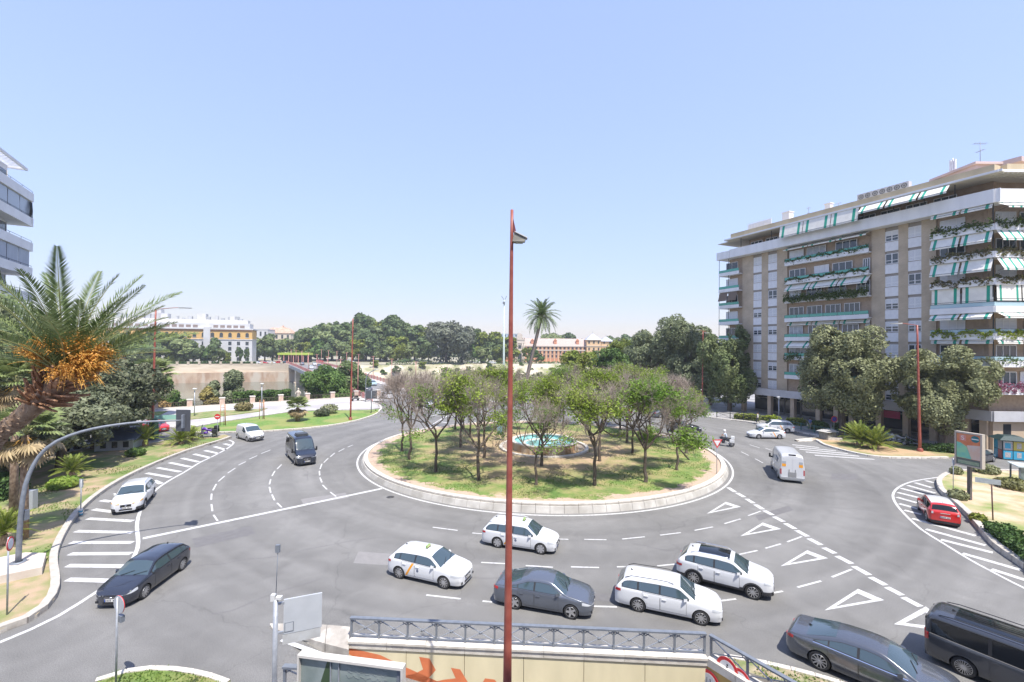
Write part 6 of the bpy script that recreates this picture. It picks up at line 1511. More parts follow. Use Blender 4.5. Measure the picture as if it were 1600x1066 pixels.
hedge('river_hedge', 'row of lush green shrubs along the riverside balustrade', D(366, 620, 92).xy.to_3d(), D(452, 620, 98).xy.to_3d(), 3.0, 5.2, L_GRN, 3, -3.5, 50, .34)
for i, (a, b_, w_, h, m, lb_) in enumerate([((1150, 655), (1185, 659), 1.6, .8, L_YEL, 'low clipped hedge at the left end of the apartment pavement'), ((1192, 657), (1215, 661), 1.3, .7, leafmat('lime_hedge', (.22, .30, .03), (.34, .38, .06), 1, .2), 'bright lime green hedge behind the white people-carrier taxi'),
        ((1232, 663), (1256, 667), 1.4, .8, L_YEL, 'rounded lime hedge behind the green street railing'), ((1268, 671), (1292, 675), 1.3, 1.0, L_GRN, 'short green hedge left of the no-parking sign'), ((1306, 676), (1342, 682), 1.4, 1.1, L_HDG, 'dark green hedge right of the no-parking sign'),
        ((1404, 693), (1432, 699), 1.3, .8, L_HDG, 'low dark hedge left of the red lamp post'), ((1440, 704), (1492, 709), 1.6, .7, L_HDG, 'loose ground shrubs right of the red lamp post')]):
    hedge('pavement_hedge', lb_, G(*a), G(*b_), w_, h, m, 10+i, .1, 90, .18, 'hedges along the far pavement')
hedge('clipped_hedge', 'clipped hedge on the right verge next to the kerb', G(1556, 838), G(1594, 866), 1.1, .6, L_HDG, 31, .25, 190, .13)
hedge('clipped_hedge', 'clipped hedge continuing out of the right edge of the view', G(1600, 870), G(1660, 920), 1.1, .6, L_HDG, 32, .25, 150, .13)
hedge('clipped_hedge', 'thick clipped hedge on the left verge beyond the traffic mast', G(-30, 782), G(26, 778), 2.6, 1.5, L_HDG, 33, .15, 170, .13)
hedge('bank_shrubs', 'loose green scrub behind the left part of the balustrade', G(215, 634), G(300, 629), 2.0, 1.2, L_GRN, 34, -.8, 40, .28)
# small bushes
def bush(label, px, py, r, h, m, seed, n=900, size=.14, name='bush', z=0.15):
    p = G(px, py, z); rng = np.random.default_rng(seed); d = rng.normal(size=(n, 3)); d /= np.linalg.norm(d, axis=1, keepdims=True); P = d*rng.uniform(.3, 1, (n, 1))**.5*np.array([r, r, h*.6])+np.array([0, 0, h*.5]); P[:, 2] = np.maximum(.03, P[:, 2])
    V, F = leafcloud(P, size, rng, 2.0, normals=d); t = link(name, npmesh(name, V, F, m), None, p, label=label, cat='bush'); return t
bush('low leafy bush under the cycad on the left verge', 100, 762, 1.1, .8, leafmat('bright_bush', (.12, .22, .03), (.28, .36, .07), 1.5, .2), 1, 1600, .16)
bush('dry green bush behind the advertising panel', 1541, 741, 1.0, .9, L_OLV, 2, 1500, .12)
bush('small bush beside the round sign on the right verge', 1494, 743, .5, .8, L_OLV, 3, 600, .11)
bush('small grey bush at the kerb beside the foot of the advertising panel', 1497, 782, .65, .8, L_OLV, 4, 900, .11)
bush('yellowish grass tuft on the right verge above the clipped hedge', 1528, 815, .5, .5, L_YEL, 5, 500, .12)
bush('dark flowering bush at the right edge under the glass shelter', 1588, 765, 1.5, .8, leafmat('purple_green', (.12, .12, .05), (.20, .20, .07), 1.5, .15), 6, 1800, .13)
bush('brown round bush on the promenade strip', 381, 642, 1.5, 1.4, leafmat('brown_bush', (.16, .14, .06), (.26, .22, .10), 1, .15), 7, 900, .2)
bush('dark little bush in the flower bed of the middle verge', 503, 650, 1.3, 1.1, L_DRK, 8, 900, .18)
bush('pale twiggy bush in the flower bed of the middle verge', 515, 646, 1.5, 1.5, L_OLV, 9, 500, .2)
bush('leafy shrub below the second cycad on the left verge', 212, 712, .9, .7, L_GRN, 10, 900, .16)
# ---------------------------------------------------------------- palms
def frond_mesh(name, L, droop, n=46, leaf=.45, w=.03, rise=.25, mleaf=None, stem=.022, vee=.5, seed=0, dense=1.0, mstem=None):
    rng = np.random.default_rng(seed); V = []; F = []; mi = []
    def pos(t): # arc in the x-z plane
        return np.array([L*t*(1-.12*droop*t), 0, L*(rise*t-droop*t*t)])
    K = 14; prev = None
    for i in range(K+1):
        t = i/K; p = pos(t); r = stem*(1-.8*t)
        o = len(V)
        for (dy, dz) in ((-r, 0), (0, r), (r, 0), (0, -r)): V.append(p+np.array([0, dy, dz]))
        if i: 
            for k in range(4): F.append([o-4+k, o-4+(k+1) % 4, o+(k+1) % 4, o+k]); mi.append(1)
    for i in range(n):
        t = .14+.86*(i+.5)/n; p = pos(t); q = pos(min(1, t+.02)); fw = (q-p)/np.linalg.norm(q-p); ln = leaf*(math.sin(PI*min(1, .12+.88*t)**.8)**.6+.12)
        for sg in (-1, 1):
            jit = rng.normal()*.12; up = np.array([-fw[2], 0, fw[0]])
            d = fw*(.55+.5*t+jit*.5)+np.array([0, sg, 0])*(.85)+up*(vee+rng.normal()*.15); d /= np.linalg.norm(d)
            sd = np.cross(d, up); sd /= np.linalg.norm(sd)+1e-9; l = ln*rng.uniform(.85, 1.1); o = len(V); dr = np.array([0, 0, -.18*l])
            V += [p, p+d*l*.35+sd*w*.5, p+d*l+dr, p+d*l*.35-sd*w*.5]; F.append([o, o+1, o+2, o+3]); mi.append(0)
    return npmesh(name, np.array(V), np.array(F), [mleaf or L_PALM, mstem or RACH], mi)
def crown_of(t, meshes, n, el_range, seed, tilt=(0, 0), base=(0, 0, 0), scale=(.9, 1.1), name='frond', power=1.0, roll=.3, azs=None):
    rng = random.Random(seed); TM = Matrix.Translation(Vector(base)) @ Matrix.Rotation(tilt[0], 4, 'X') @ Matrix.Rotation(tilt[1], 4, 'Y')
    for i in range(n):
        u = (i+.5)/n; el = el_range[0]+(el_range[1]-el_range[0])*u**power; az = i*2.39996+rng.uniform(-.15, .15)
        k = min(len(meshes)-1, int((1-u)*len(meshes))); o = link(name, meshes[k], t)
        o.matrix_local = TM @ Matrix.Rotation(az, 4, 'Z') @ Matrix.Rotation(-el, 4, 'Y') @ Matrix.Rotation(rng.uniform(-roll, roll), 4, 'X') @ Matrix.Scale(rng.uniform(*scale), 4)
# hero date palm, near left
PZc = 8.6; KP = PZc/14.0
O = Vector((-12.3, 8.9, 0)); dp = thing('date_palm', 'leaning date palm with orange fruit clusters in the left foreground', 'palm tree', O)
path = [Vector((0, 0, -.2)), Vector((.10, -.05, 2.2)), Vector((.5, -.1, 5)), Vector((1.2, -.2, 7.6)), D(-20, 705, PZc)-O, D(30, 655, PZc)-O, D(74, 618, PZc)-O, D(103, 588, PZc)-O]
pp = smooth_path(path, .10); b = MB(); n = len(pp)
b.tube(pp, [(.225+.025*(i % 2))*KP+(.10*KP*max(0, (i-n*.88)/(n*.12))) for i in range(n)], 16); b.build('trunk', PBARK, dp)
sc1 = MB()
for i in range(2, n-2):
    p = pp[i]; d = (pp[i+1]-pp[i-1]).normalized(); a = d.cross(Vector((0, 1, 0))).normalized(); c = d.cross(a)
    for k in range(9):
        t = 2*PI*(k+.5*(i % 2))/9; o = (a*math.cos(t)+c*math.sin(t)); q = p+o*.235*KP
        sd = d.cross(o); sc1.add([q-sd*.052, q+d*.052, q+sd*.052, q-d*.036, q+o*.034+d*.03], [(0, 1, 4), (1, 2, 4), (2, 3, 4), (3, 0, 4)])
so = sc1.build('leaf_scars', PBARK, dp); so['kind'] = 'stuff'
axis = (pp[-1]-pp[-8]).normalized(); rg = random.Random(4); bm_ = MB().add([(0, -.09, -.03), (0, .09, -.03), (0, .09, .03), (0, -.09, .03), (.55, -.035, -.02), (.55, .035, -.02), (.55, .035, .02), (.55, -.035, .02)], [(0, 1, 2, 3), (4, 7, 6, 5), (0, 4, 5, 1), (1, 5, 6, 2), (2, 6, 7, 3), (3, 7, 4, 0)]).mesh('frond_stub', PBOOT)
qa = axis.to_track_quat('Z', 'Y').to_matrix().to_4x4()
for i in range(110):
    u = i/110; q = pp[-2-int(u*8)]; az = i*2.4; o = link('frond_stub', bm_, dp)
    el = 1.20-.70*u+rg.uniform(-.15, .15)
    o.matrix_local = Matrix.Translation(q) @ qa @ Matrix.Rotation(az, 4, 'Z') @ Matrix.Rotation(-el, 4, 'Y') @ Matrix.Translation((.10+.06*(1-u), 0, 0)) @ Matrix.Diagonal((KP*rg.uniform(.8, 1.7), KP, KP, 1))
L_HP = leafmat('date_palm_leaflets', (.10, .15, .05), (.23, .28, .12), 1.4, .2, rough=.4)
PF_ = [frond_mesh('frond', 4.3*KP, .20, 66, .58*KP, .040*KP, .12, seed=1, vee=.45, mleaf=L_HP, stem=.03*KP), frond_mesh('frond', 4.1*KP, .30, 66, .60*KP, .040*KP, .18, seed=2, vee=.45, mleaf=L_HP, stem=.03*KP), frond_mesh('frond', 4.0*KP, .44, 66, .58*KP, .040*KP, .26, seed=3, vee=.5, mleaf=L_HP, stem=.03*KP)]
tb = pp[-1]
rg = random.Random(12)
# (azimuth: 0 = to the right in the view, 90 = away), elevation; right side only rises, the left side arches over
FR = [(0, 22, 1), (8, 34, 0), (-12, 38, 0), (14, 47, 0), (-6, 55, 0), (25, 62, 0), (60, 66, 0), (95, 74, 0), (-60, 78, 0), (40, 52, 1), (75, 42, 1), (110, 44, 1), (-35, 56, 1), (-70, 60, 1), (-100, 55, 1),
      (150, 64, 1), (165, 52, 1), (180, 60, 1), (190, 44, 2), (172, 36, 2), (200, 30, 2), (-150, 50, 2), (-130, 38, 2), (160, 24, 2), (-165, 20, 2), (140, 30, 2), (125, 20, 2), (-120, 66, 1), (50, 30, 1), (85, 22, 2), (30, 40, 1), (-50, 42, 2), (210, 58, 1), (-90, 34, 2), (10, 72, 0)]
for (az, el, k) in FR:
    o = link('frond', PF_[k], dp)
    o.matrix_local = Matrix.Translation(tb+Vector((0, 0, -.05))) @ Matrix.Rotation(math.radians(az+rg.uniform(-4, 4)), 4, 'Z') @ Matrix.Rotation(-math.radians(el), 4, 'Y') @ Matrix.Rotation(rg.uniform(-.5, .5), 4, 'X') @ Matrix.Scale(rg.uniform(.9, 1.04)*(.84 if abs(az) < 40 else 1), 4)
def date_bunch(seed):
    rng = np.random.default_rng(seed); S = []; P = []
    for i in range(90):
        d = np.array([1, 0, 0])+rng.normal(size=3)*.34; d /= np.linalg.norm(d); L = rng.uniform(.45, .95)*KP; p0 = np.array([.55, 0, 0])*KP; p1 = p0+d*L; p2 = p1+(d*.15-np.array([0, 0, .12]))*KP; S += [[*p0, *p1, .005, .004], [*p1, *p2, .004, .003]]
        for t in np.linspace(.35, 1, 12): P.append(p0+d*L*t+rng.normal(size=3)*.018)
    S.append([0, 0, 0, .6*KP, 0, 0, .022, .018])
    V, F = leafcloud(np.array(P), .030, rng, 1.5); return segs_mesh('date_stalks', S, STALK, 3), npmesh('dates', V, F, DATE)
dbs = [date_bunch(1), date_bunch(2)]
for i, (px, py, dd, sc_) in enumerate([(160, 546, 8.3, 1.1), (178, 538, 8.5, 1.0), (112, 522, 8.3, .9), (104, 578, 8.1, .85), (58, 548, 8.2, .85), (142, 566, 8.15, 1.0), (50, 560, 8.6, .6), (128, 512, 8.5, .9), (150, 575, 8.3, .8)]):
    q = D(px, py, dd)-O; dv = (q-tb).normalized(); o = link('date_cluster', dbs[i % 2][0], dp); o.matrix_local = Matrix.Translation(tb+dv*.10) @ dv.to_track_quat('X', 'Z').to_matrix().to_4x4() @ Matrix.Scale(sc_, 4); link('dates', dbs[i % 2][1], o)
# tall palm behind the roundabout
base = G(815, 634); top = D(846, 497, base.y); tp = thing('tall_palm', 'tall slim palm leaning right behind the roundabout trees', 'palm tree', base)
rel = top-base; tpp = [Vector((rel.x*(t**1.15), 0, rel.z*t)) for t in np.linspace(0, 1, 12)]
MB().tube(tpp, [.42-.02*i*.6 for i in range(12)], 10).build('trunk', mat('grey_palm_bark', (.16, .13, .11), (.23, .19, .165), 3, .95, stretch=(1, 1, 4)), tp)
TF = [frond_mesh('frond', 4.3, .40, 34, .75, .09, .25, seed=5, stem=.05), frond_mesh('frond', 4.2, .75, 34, .75, .09, .35, seed=6, stem=.05), frond_mesh('frond', 4.0, .95, 34, .7, .09, .3, seed=7, stem=.05)]
crown_of(tp, TF, 56, (-.55, 1.35), 9, base=tpp[-1]+Vector((0, 0, .2)), power=.9, scale=(.85, 1.05))
# fan palms
def fan_leaf(seed, R=.75, n=20):
    rng = np.random.default_rng(seed); V = []; F = []; mi = []
    V += [np.array(q) for q in ((0, -.012, 0), (0, .012, 0), (.8, .012, .12), (.8, -.012, .12))]; F.append([0, 1, 2, 3]); mi.append(1)
    for i in range(n):
        t = math.radians(-105+210*i/(n-1)); d = np.array([math.cos(t), math.sin(t), 0]); sd = np.array([-math.sin(t), math.cos(t), 0]); o = len(V); l = R*rng.uniform(.85, 1.05)*(1-.12*abs(t)); p = np.array([.8, 0, .12])
        V += [p, p+d*l*.6+sd*.05+np.array([0, 0, .05]), p+d*l-np.array([0, 0, .22*l]), p+d*l*.6-sd*.05+np.array([0, 0, .0])]; F.append([o, o+1, o+2, o+3]); mi.append(0)
    return np.array(V), np.array(F), mi
fl = [npmesh('fan_leaf', *fan_leaf(k)[:2], [L_FAN, RACH], fan_leaf(k)[2]) for k in (1, 2)]; fd = [npmesh('dead_leaf', *fan_leaf(3)[:2], [L_DEAD, STALK], fan_leaf(3)[2])]
def fan_palm(label, loc, h, s, nl=26, nd=16, r=.2, seed=1):
    t = thing('fan_palm', label, 'palm tree', loc, seed, 'fan palms')
    MB().tube([(0, 0, -.1), (.02, 0, h*.5), (0, 0, h)], [r*1.2, r, r*.9], 9).build('trunk', PBARK, t)
    crown_of(t, fl, nl, (-.1, 1.35), seed, base=(0, 0, h), scale=(s*.85, s*1.1), name='fan_leaf', power=.9)
    if nd: crown_of(t, fd, nd, (-1.25, -.45), seed+3, base=(0, 0, h-.05), scale=(s*.8, s*1.0), name='dead_leaf')
    return t
p = G(465, 659.5); fan_palm('small fan palm with a skirt of dead leaves on the middle verge', p, 2.2, 1.35, 34, 30, .28, 2)
fan_palm('fan palm with pale leaves behind the date palm trunk at the left edge', (D(25, 600, 30).x, 30, 0), D(25, 600, 30).z, 1.5, 30, 18, .2, 3)
fan_palm('fan palm low at the left, under the date palm crown', (D(40, 690, 27).x, 27, 0), D(40, 680, 27).z, 1.5, 26, 20, .2, 4)
fan_palm('tall fan palm at the extreme left edge behind the fronds', (D(-10, 560, 33).x, 33, 0), D(-10, 545, 33).z, 1.6, 28, 14, .22, 5)
fan_palm('fan palm with pinkish dry leaves behind the red lamp post', (D(238, 600, 72).x, 72, 0), D(238, 590, 72).z, 2.4, 34, 34, .3, 6)
fan_palm('second dry fan palm just left of the red lamp post', (D(222, 610, 76).x, 76, 0), D(222, 603, 76).z, 2.3, 30, 30, .3, 7)
# cycads
CY = [frond_mesh('frond', 1.25, .30, 26, .20, .03, .25, mleaf=L_CYC, stem=.015, vee=.35, seed=k) for k in (11, 12)]+[frond_mesh('frond', 1.2, .55, 26, .20, .03, .3, mleaf=L_CYC, stem=.015, vee=.35, seed=13)]
def cycad(label, px, py, s, seed, n=34, trunk=.35, z=.15):
    p = G(px, py, z); t = thing('cycad', label, 'cycad', p, seed, 'cycads on the verges'); MB().lathe([(.17*s, -.1), (.20*s, trunk*.5), (.14*s, trunk)], 10).build('trunk', PBARK, t)
    crown_of(t, CY, n, (.02, 1.35), seed, base=(0, 0, trunk), scale=(s*.9, s*1.1), power=.85); return t
cycad('cycad over the leafy bush beside the bollard on the left verge', 112, 752, 1.30, 1, 40, .8)
cycad('cycad at the left edge beside the traffic mast', 4, 852, 1.35, 2, 40, .6)
cycad('cycad between the red car and the hatched strip', 227, 697, 1.6, 3, 40, .7)
cycad('broad low cycad left of the purple scooter', 283, 694, 1.7, 4, 44, .3)
cycad('smaller cycad directly left of the purple scooter', 300, 688.5, 1.3, 5, 34, .3)
cycad('left one of two big cycads on the corner verge', 1343, 697.5, 2.0, 6, 46, .6, .14)
cycad('right one of two big cycads on the corner verge', 1367, 701, 2.1, 7, 50, .3, .14)
# ---------------------------------------------------------------- trees beyond the river, each one its own
def far_variant(seed, m, R, H, n, size, nl=16, lobe=(.26, .42), hs=.1):
    rng = np.random.default_rng(seed); cr, C = lobed_crown(rng, R, H*hs, H, nl, n, size, m, lobe, noisek=.2)
    S = [[0, 0, -.5, 0, 0, H*.5, R*.06, R*.04]]+[[0, 0, H*.3, *c, R*.03, R*.01] for c in C[:6]]
    return segs_mesh('trunk', S, BARK, 5), cr, H
FV = [far_variant(51, L_FAR, 6, 14, 3200, .75), far_variant(52, L_FAR2, 6.5, 12, 3200, .75), far_variant(53, L_FAR, 5, 17, 3200, .75, lobe=(.2, .34)), far_variant(54, L_YEL, 5.5, 11, 2600, .75), far_variant(55, L_EUC, 9, 19, 5200, .8, 26, hs=.03), far_variant(56, L_GRN, 5, 10, 2400, .7)]
KN = ['dense dark', 'pale loose', 'tall slender', 'yellow-green', 'grey', 'rounded mid green']
def far_tree(px, py_top, dist, v, s_w=1.0, label=None, base=1.0, rot=None):
    tr, cr, H = FV[v]; top = Zpx(px, py_top, dist); s = max(.3, (top-base)/H); p = D(px, 540, dist)
    t = thing('park_tree', label, 'tree', (p.x, dist, base), rot if rot is not None else px*.37, 'trees beyond the river', (s*s_w, s*s_w, s)); link('trunk', tr, t); link('crown', cr, t); return t
far_tree(697, 500, 262, 4, 1.15, 'huge grey eucalyptus with a drooping crown beyond the river'); far_tree(722, 506, 268, 4, .8, 'grey tree merging with the right side of the huge eucalyptus')
LM = [(205, 520, 3, 1.3, 'left of the hotel trees, under the palm frond tip'), (228, 517, 1, 1.2, 'just left of the red lamp post across the river'), (250, 515, 0, 1.2, 'behind the red lamp post across the river'), (268, 519, 3, 1.1, 'in front of the left part of the hotel'), (286, 521, 1, 1.1, 'in front of the hotel, left of its clear bay'), (302, 530, 0, .9, 'next to the clear bay of the hotel'),
      (332, 527, 0, 1.0, 'in front of the middle of the hotel'), (321, 545, 5, .9, 'low beside the middle hotel tree'), (343, 542, 1, .9, 'small, right of the middle hotel tree'), (374, 539, 2, .7, 'slim, near the right end of the hotel'), (387, 541, 2, .6, 'slim, at the hotel corner'), (356, 551, 3, .8, 'tiny street tree below the hotel'), (270, 548, 3, .9, 'tiny street tree on the left of the embankment'), (290, 550, 5, .9, 'tiny round tree at the foot of the hotel')]
def quay_y(px, off):
    k = (px-800)/FPX; t = (k*209+161)/(48-k*18); return 209+18*t+off
for (px, py, v, w_, t) in LM: far_tree(px, py, quay_y(px, 13), v, w_, f'{KN[v]} tree {t}')
n = 9000; px_ = np.random.default_rng(5).uniform(150, 400, n); rngq = np.random.default_rng(6)
yy = np.array([quay_y(q, 3.2) for q in px_])+rngq.uniform(0, 1.2, n); V, F = leafcloud(np.stack([(px_-800)/FPX*yy, yy, 1+rngq.uniform(.0, 1.7, n)], 1), .5, rngq, 1.5); link('quay_hedge', npmesh('quay_hedge', V, F, L_HDG), None, label='long clipped hedge along the quay in front of the hotel', cat='hedge', kind='stuff')
rr_ = random.Random(8)
SEG = [(402, 524, 275, 1), (414, 522, 272, 0), (426, 524, 276, 1), (440, 528, 300, 3), (452, 526, 305, 1), (464, 518, 310, 0), (474, 510, 315, 2), (485, 514, 300, 1), (496, 506, 305, 0), (508, 508, 300, 1), (518, 496, 312, 2), (530, 504, 300, 0), (541, 502, 305, 1), (552, 500, 300, 2), (563, 494, 310, 2), (572, 488, 305, 0), (584, 498, 300, 1), (594, 500, 310, 3), (604, 496, 300, 0), (616, 492, 298, 2), (626, 492, 305, 0), (637, 500, 300, 1), (648, 508, 300, 0), (660, 512, 305, 3), (652, 504, 330, 2), (742, 507, 300, 2), (752, 520, 290, 1), (764, 518, 285, 3), (776, 522, 280, 0), (788, 526, 285, 3), (640, 528, 285, 1), (670, 525, 280, 0), (620, 526, 280, 3), (600, 528, 282, 1), (580, 524, 284, 0), (560, 528, 283, 3), (540, 528, 282, 1), (520, 526, 284, 0), (500, 530, 283, 5), (480, 534, 282, 3), (738, 534, 278, 5), (758, 540, 275, 1), (778, 542, 275, 3),
       (826, 543, 280, 3), (842, 547, 280, 5), (860, 518, 380, 1), (878, 517, 380, 1), (896, 520, 380, 0), (930, 548, 285, 5), (948, 530, 350, 0), (962, 522, 350, 1), (976, 522, 340, 0), (990, 520, 345, 1), (1004, 516, 330, 0), (944, 552, 275, 0), (968, 545, 270, 3), (1090, 520, 200, 0), (1120, 530, 190, 1)]
LOC = ['beside the manor house', 'over the far end of the bridge', 'in the park left of the eucalyptus', 'right of the eucalyptus', 'in front of the palace', 'right of the palace towers']
used = {}
TONE = ['lowest', 'low', 'middle-sized', 'tall', 'tallest']
for i, (px, py, d_, v) in enumerate(SEG):
    z = LOC[0] if px < 470 else LOC[1] if px < 545 else LOC[2] if px < 665 else LOC[3] if px < 800 else LOC[4] if px < 940 else LOC[5]
    k = (z, KN[v]); used[k] = used.get(k, 0)+1; o_ = ['', ', second from the left', ', third from the left', ', fourth from the left', ', fifth from the left', ', sixth from the left'][min(5, used[k]-1)]
    ft = far_tree(px, py+rr_.uniform(-1.5, 1.5), d_, v, rr_.uniform(.9, 1.25), f'{KN[v]} tree {z}{o_}')
# background wood that reads as one mass
rng = np.random.default_rng(77); n = 26000
X = rng.uniform(-330, 420, n); Y = 395+rng.uniform(0, 40, n); hgt = 11+4*np.sin(X*.045)+3*np.sin(X*.13+1)+2.0*np.sin(X*.31)
Z = 1+hgt*rng.uniform(0, 1, n)**.6*(.8+.25*np.sin(X*.9))
V, F = leafcloud(np.stack([X, Y, Z], 1), 1.7, rng, 1.4); link('distant_wood', npmesh('distant_wood', V, F, L_FAR), None, label='far belt of trees on the horizon behind the park', cat='wood', kind='stuff')
n = 16000; X = rng.uniform(-300, 330, n); Y = 246+.375*(X+60)+rng.uniform(0, 10, n); Z = 1.0+rng.uniform(0, 3.5, n)*(.6+.4*np.sin(X*.2))
keep = (X > -70) & (rng.uniform(size=n) < .25); V, F = leafcloud(np.stack([X, Y, Z], 1)[keep], .9, rng, 1.5); link('bank_undergrowth', npmesh('bank_undergrowth', V, F, L_FAR), None, label='undergrowth along the far bank below the park trees', cat='undergrowth', kind='stuff')
for i in range(34):
    q = i/33; x_ = -85+q*200; y_ = 231+.36*(x_+100)+random.Random(i).uniform(-11, -1); zz = -5+((y_-(231+.36*(x_+100)))+11)*.5; v_ = (0, 1, 3, 5)[i % 4]; tr, cr, H = FV[v_]; s_ = random.Random(i+50).uniform(.14, .36)
    t = thing('bank_bush', 'one of the scattered bushes on the dry slope of the far bank', 'bush', (x_, y_, zz), i, 'bushes on the far bank slope', (s_*1.4, s_*1.4, s_)); link('foliage', cr, t)
# near bank greenery right of the bridge
n = 14000; t = rng.uniform(0, 1, n); X = -16+t*130; Y = 112+t*95+rng.uniform(-3, 4, n); Z = rng.uniform(0, 1, n)*(3.0+1.6*np.sin(X*.35)+1.0*np.sin(X*.9)); V, F = leafcloud(np.stack([X, Y, Z], 1), .5, rng, 1.6); link('bank_scrub', npmesh('bank_scrub', V, F, L_OLV), None, label='grey-green scrub on the near river bank behind the roundabout', cat='scrub', kind='stuff')
# grass blades on the verges and the island
def grass(name, label, poly_or_fn, n, bounds, zf, m, h=.11, seed=0):
    rng = np.random.default_rng(seed); P = []
    x = rng.uniform(bounds[0], bounds[1], n); y = rng.uniform(bounds[2], bounds[3], n)
    k = np.array([poly_or_fn(a, b_) for a, b_ in zip(x, y)]); x = x[k]; y = y[k]; n = len(x); z = np.array([zf(a, b_) for a, b_ in zip(x, y)])
    t = rng.uniform(0, 6.28, n); w_ = .035; hh = h*rng.uniform(.5, 1.4, n); ln = rng.normal(size=(n, 2))*.05
    V = np.stack([np.stack([x-w_*np.cos(t), y-w_*np.sin(t), z], 1), np.stack([x+w_*np.cos(t), y+w_*np.sin(t), z], 1), np.stack([x+ln[:, 0], y+ln[:, 1], z+hh], 1)], 1).reshape(-1, 3)
    return link(name, npmesh(name, V, np.arange(3*n).reshape(-1, 3), m), None, label=label, cat='grass', kind='stuff')
GRM = leafmat('grass_blades', (.10, .18, .035), (.20, .27, .07), .9, .3)
def onisl(x, y):
    r = math.hypot(x-ICX, y-ICY); return 4.6 < r < IR-1.7 and (noise.noise(Vector((x*.35, y*.35, 0))) > (.35 if r < 9 else -.15 if r > 13 else .12))
grass('island_grass', 'short grass and weeds in patches on the roundabout', onisl, 60000, (ICX-20, ICX+20, ICY-20, ICY+20), lambda x, y: isl_z(x, y)-.08, GRM, .10, 1)
def onleft(x, y): return inside(left_lawn, x, y) and noise.noise(Vector((x*.3, y*.3, 2))) > .06
grass('verge_grass', 'patchy grass on the left verge', onleft, 45000, (-40, -15, 15, 56), lambda x, y: .15, GRM, .10, 2)
BRq = BRp
grass('verge_grass', 'weeds on the small verge beside the underpass railing', lambda x, y: inside(BRq, x, y) and noise.noise(Vector((x*1.2, y*1.2, 5))) > 0, 9000, (7, 16, 10, 18), lambda x, y: .15, GRM, .08, 3)
grass('verge_grass', 'short grass on the small verge at the bottom left', lambda x, y: inside([tuple(G(*q).xy) for q in BL], x, y), 5000, (-16, -9, 13, 17), lambda x, y: .15, GRM, .07, 4)
# ================================================================== BRIDGE, UNDERPASS, STREET FURNITURE
REDM = mat('red_pole_paint', (.27, .065, .045), (.34, .10, .07), 3, .45); REDB = mat('bridge_red_paint', (.48, .20, .18), (.55, .28, .25), 2, .6)
GALV = mat('galvanised_steel', (.34, .36, .39), (.42, .44, .47), 6, .45, .4); GALVD = mat('grey_painted_steel', (.17, .19, .22), (.21, .23, .26), 5, .5, .2)
LAMPH = mat('lamp_head_white', (.60, .60, .58), rough=.4); LENS = mat('lamp_lens', (.30, .30, .28), rough=.2); PGLASS = mat('shelter_glass', (.14, .19, .19), (.22, .28, .27), 1.5, .08, spec=.8)
SRED = mat('sign_red', (.58, .025, .03), rough=.45); SWHT = mat('sign_white', (.68, .68, .68), rough=.45); SBLU = mat('sign_blue', (.05, .06, .42), rough=.45); SBACK = mat('sign_back', (.42, .44, .46), rough=.5, metal=.3); SBLK = mat('sign_black', (.02, .02, .022), rough=.5)
def disc(b, r, y0, y1, m, c=(0, 0, 0), seg=26): return b.lathe([(.001, y0), (r, y0), (r, y1), (.001, y1)], seg, m, c, 'y', False)
# ---- bridge
bL0 = Vector((-29, 93, 0)); bdir = Vector((-.53, .848, 0)).normalized(); bR = Vector((bdir.y, -bdir.x, 0)); BW = 15.0; BLN = 176
def bz(t): s = max(0, min(1, t/150)); return .02+1.35*s*s*(3-2*s)
br = thing('bridge', 'wide road bridge with pinkish red railings crossing the river at the left', 'bridge', (0, 0, 0))
NS = 44
def deck_strip(o0, o1, dz0, dz1, name, m):
    b = MB(); vs = []
    for i in range(NS+1):
        t = BLN*i/NS; p = bL0+bdir*t; z = bz(t)
        for o, zz in ((o0, dz1), (o1, dz1), (o1, dz0), (o0, dz0)): q = p+bR*o; vs.append((q.x, q.y, z+zz))
    fs = []
    for i in range(NS):
        for k in range(4): fs.append((i*4+k, i*4+(k+1) % 4, (i+1)*4+(k+1) % 4, (i+1)*4+k))
    b.add(vs, fs); return b.build(name, m, br)
deck_strip(-.3, BW+.3, -1.5, -.02, 'deck', mat('bridge_concrete', (.40, .41, .40), (.34, .35, .35), .4, .85))
deck_strip(2.6, BW-2.6, -.02, .015, 'carriageway', ASPH2); deck_strip(0, 2.6, -.02, .14, 'footway', PAVE); deck_strip(BW-2.6, BW, -.02, .14, 'footway', PAVE)
deck_strip(BW/2-.08, BW/2+.08, .014, .022, 'centre_line', PAINT)
for t in (28, 60, 95, 130):
    p = bL0+bdir*t; b = MB(xf=Matrix.Translation(p) @ Matrix.Rotation(math.atan2(bdir.y, bdir.x), 4, 'Z')); b.box(-2, 2, -BW-.2, .2, -9, bz(t)-1.4).box(-2.6, 2.6, -BW-.6, .6, -9, -5.6); b.build('pier', WALLC, br)
rp = MB(); rp.box(0, 1, -.04, .04, 1.0, 1.1).box(0, 1, -.03, .03, .12, .20)
for k in range(11): rp.box(.04+k*.09, .065+k*.09, -.02, .02, .2, 1.0)
rpm = rp.mesh('railing_panel', REDB); rpo = MB().box(-.14, .14, -.14, .14, 0, 1.2).box(-.18, .18, -.18, .18, 1.2, 1.28).mesh('railing_post', REDB)
ang = math.atan2(bdir.y, bdir.x); SP = 3.6
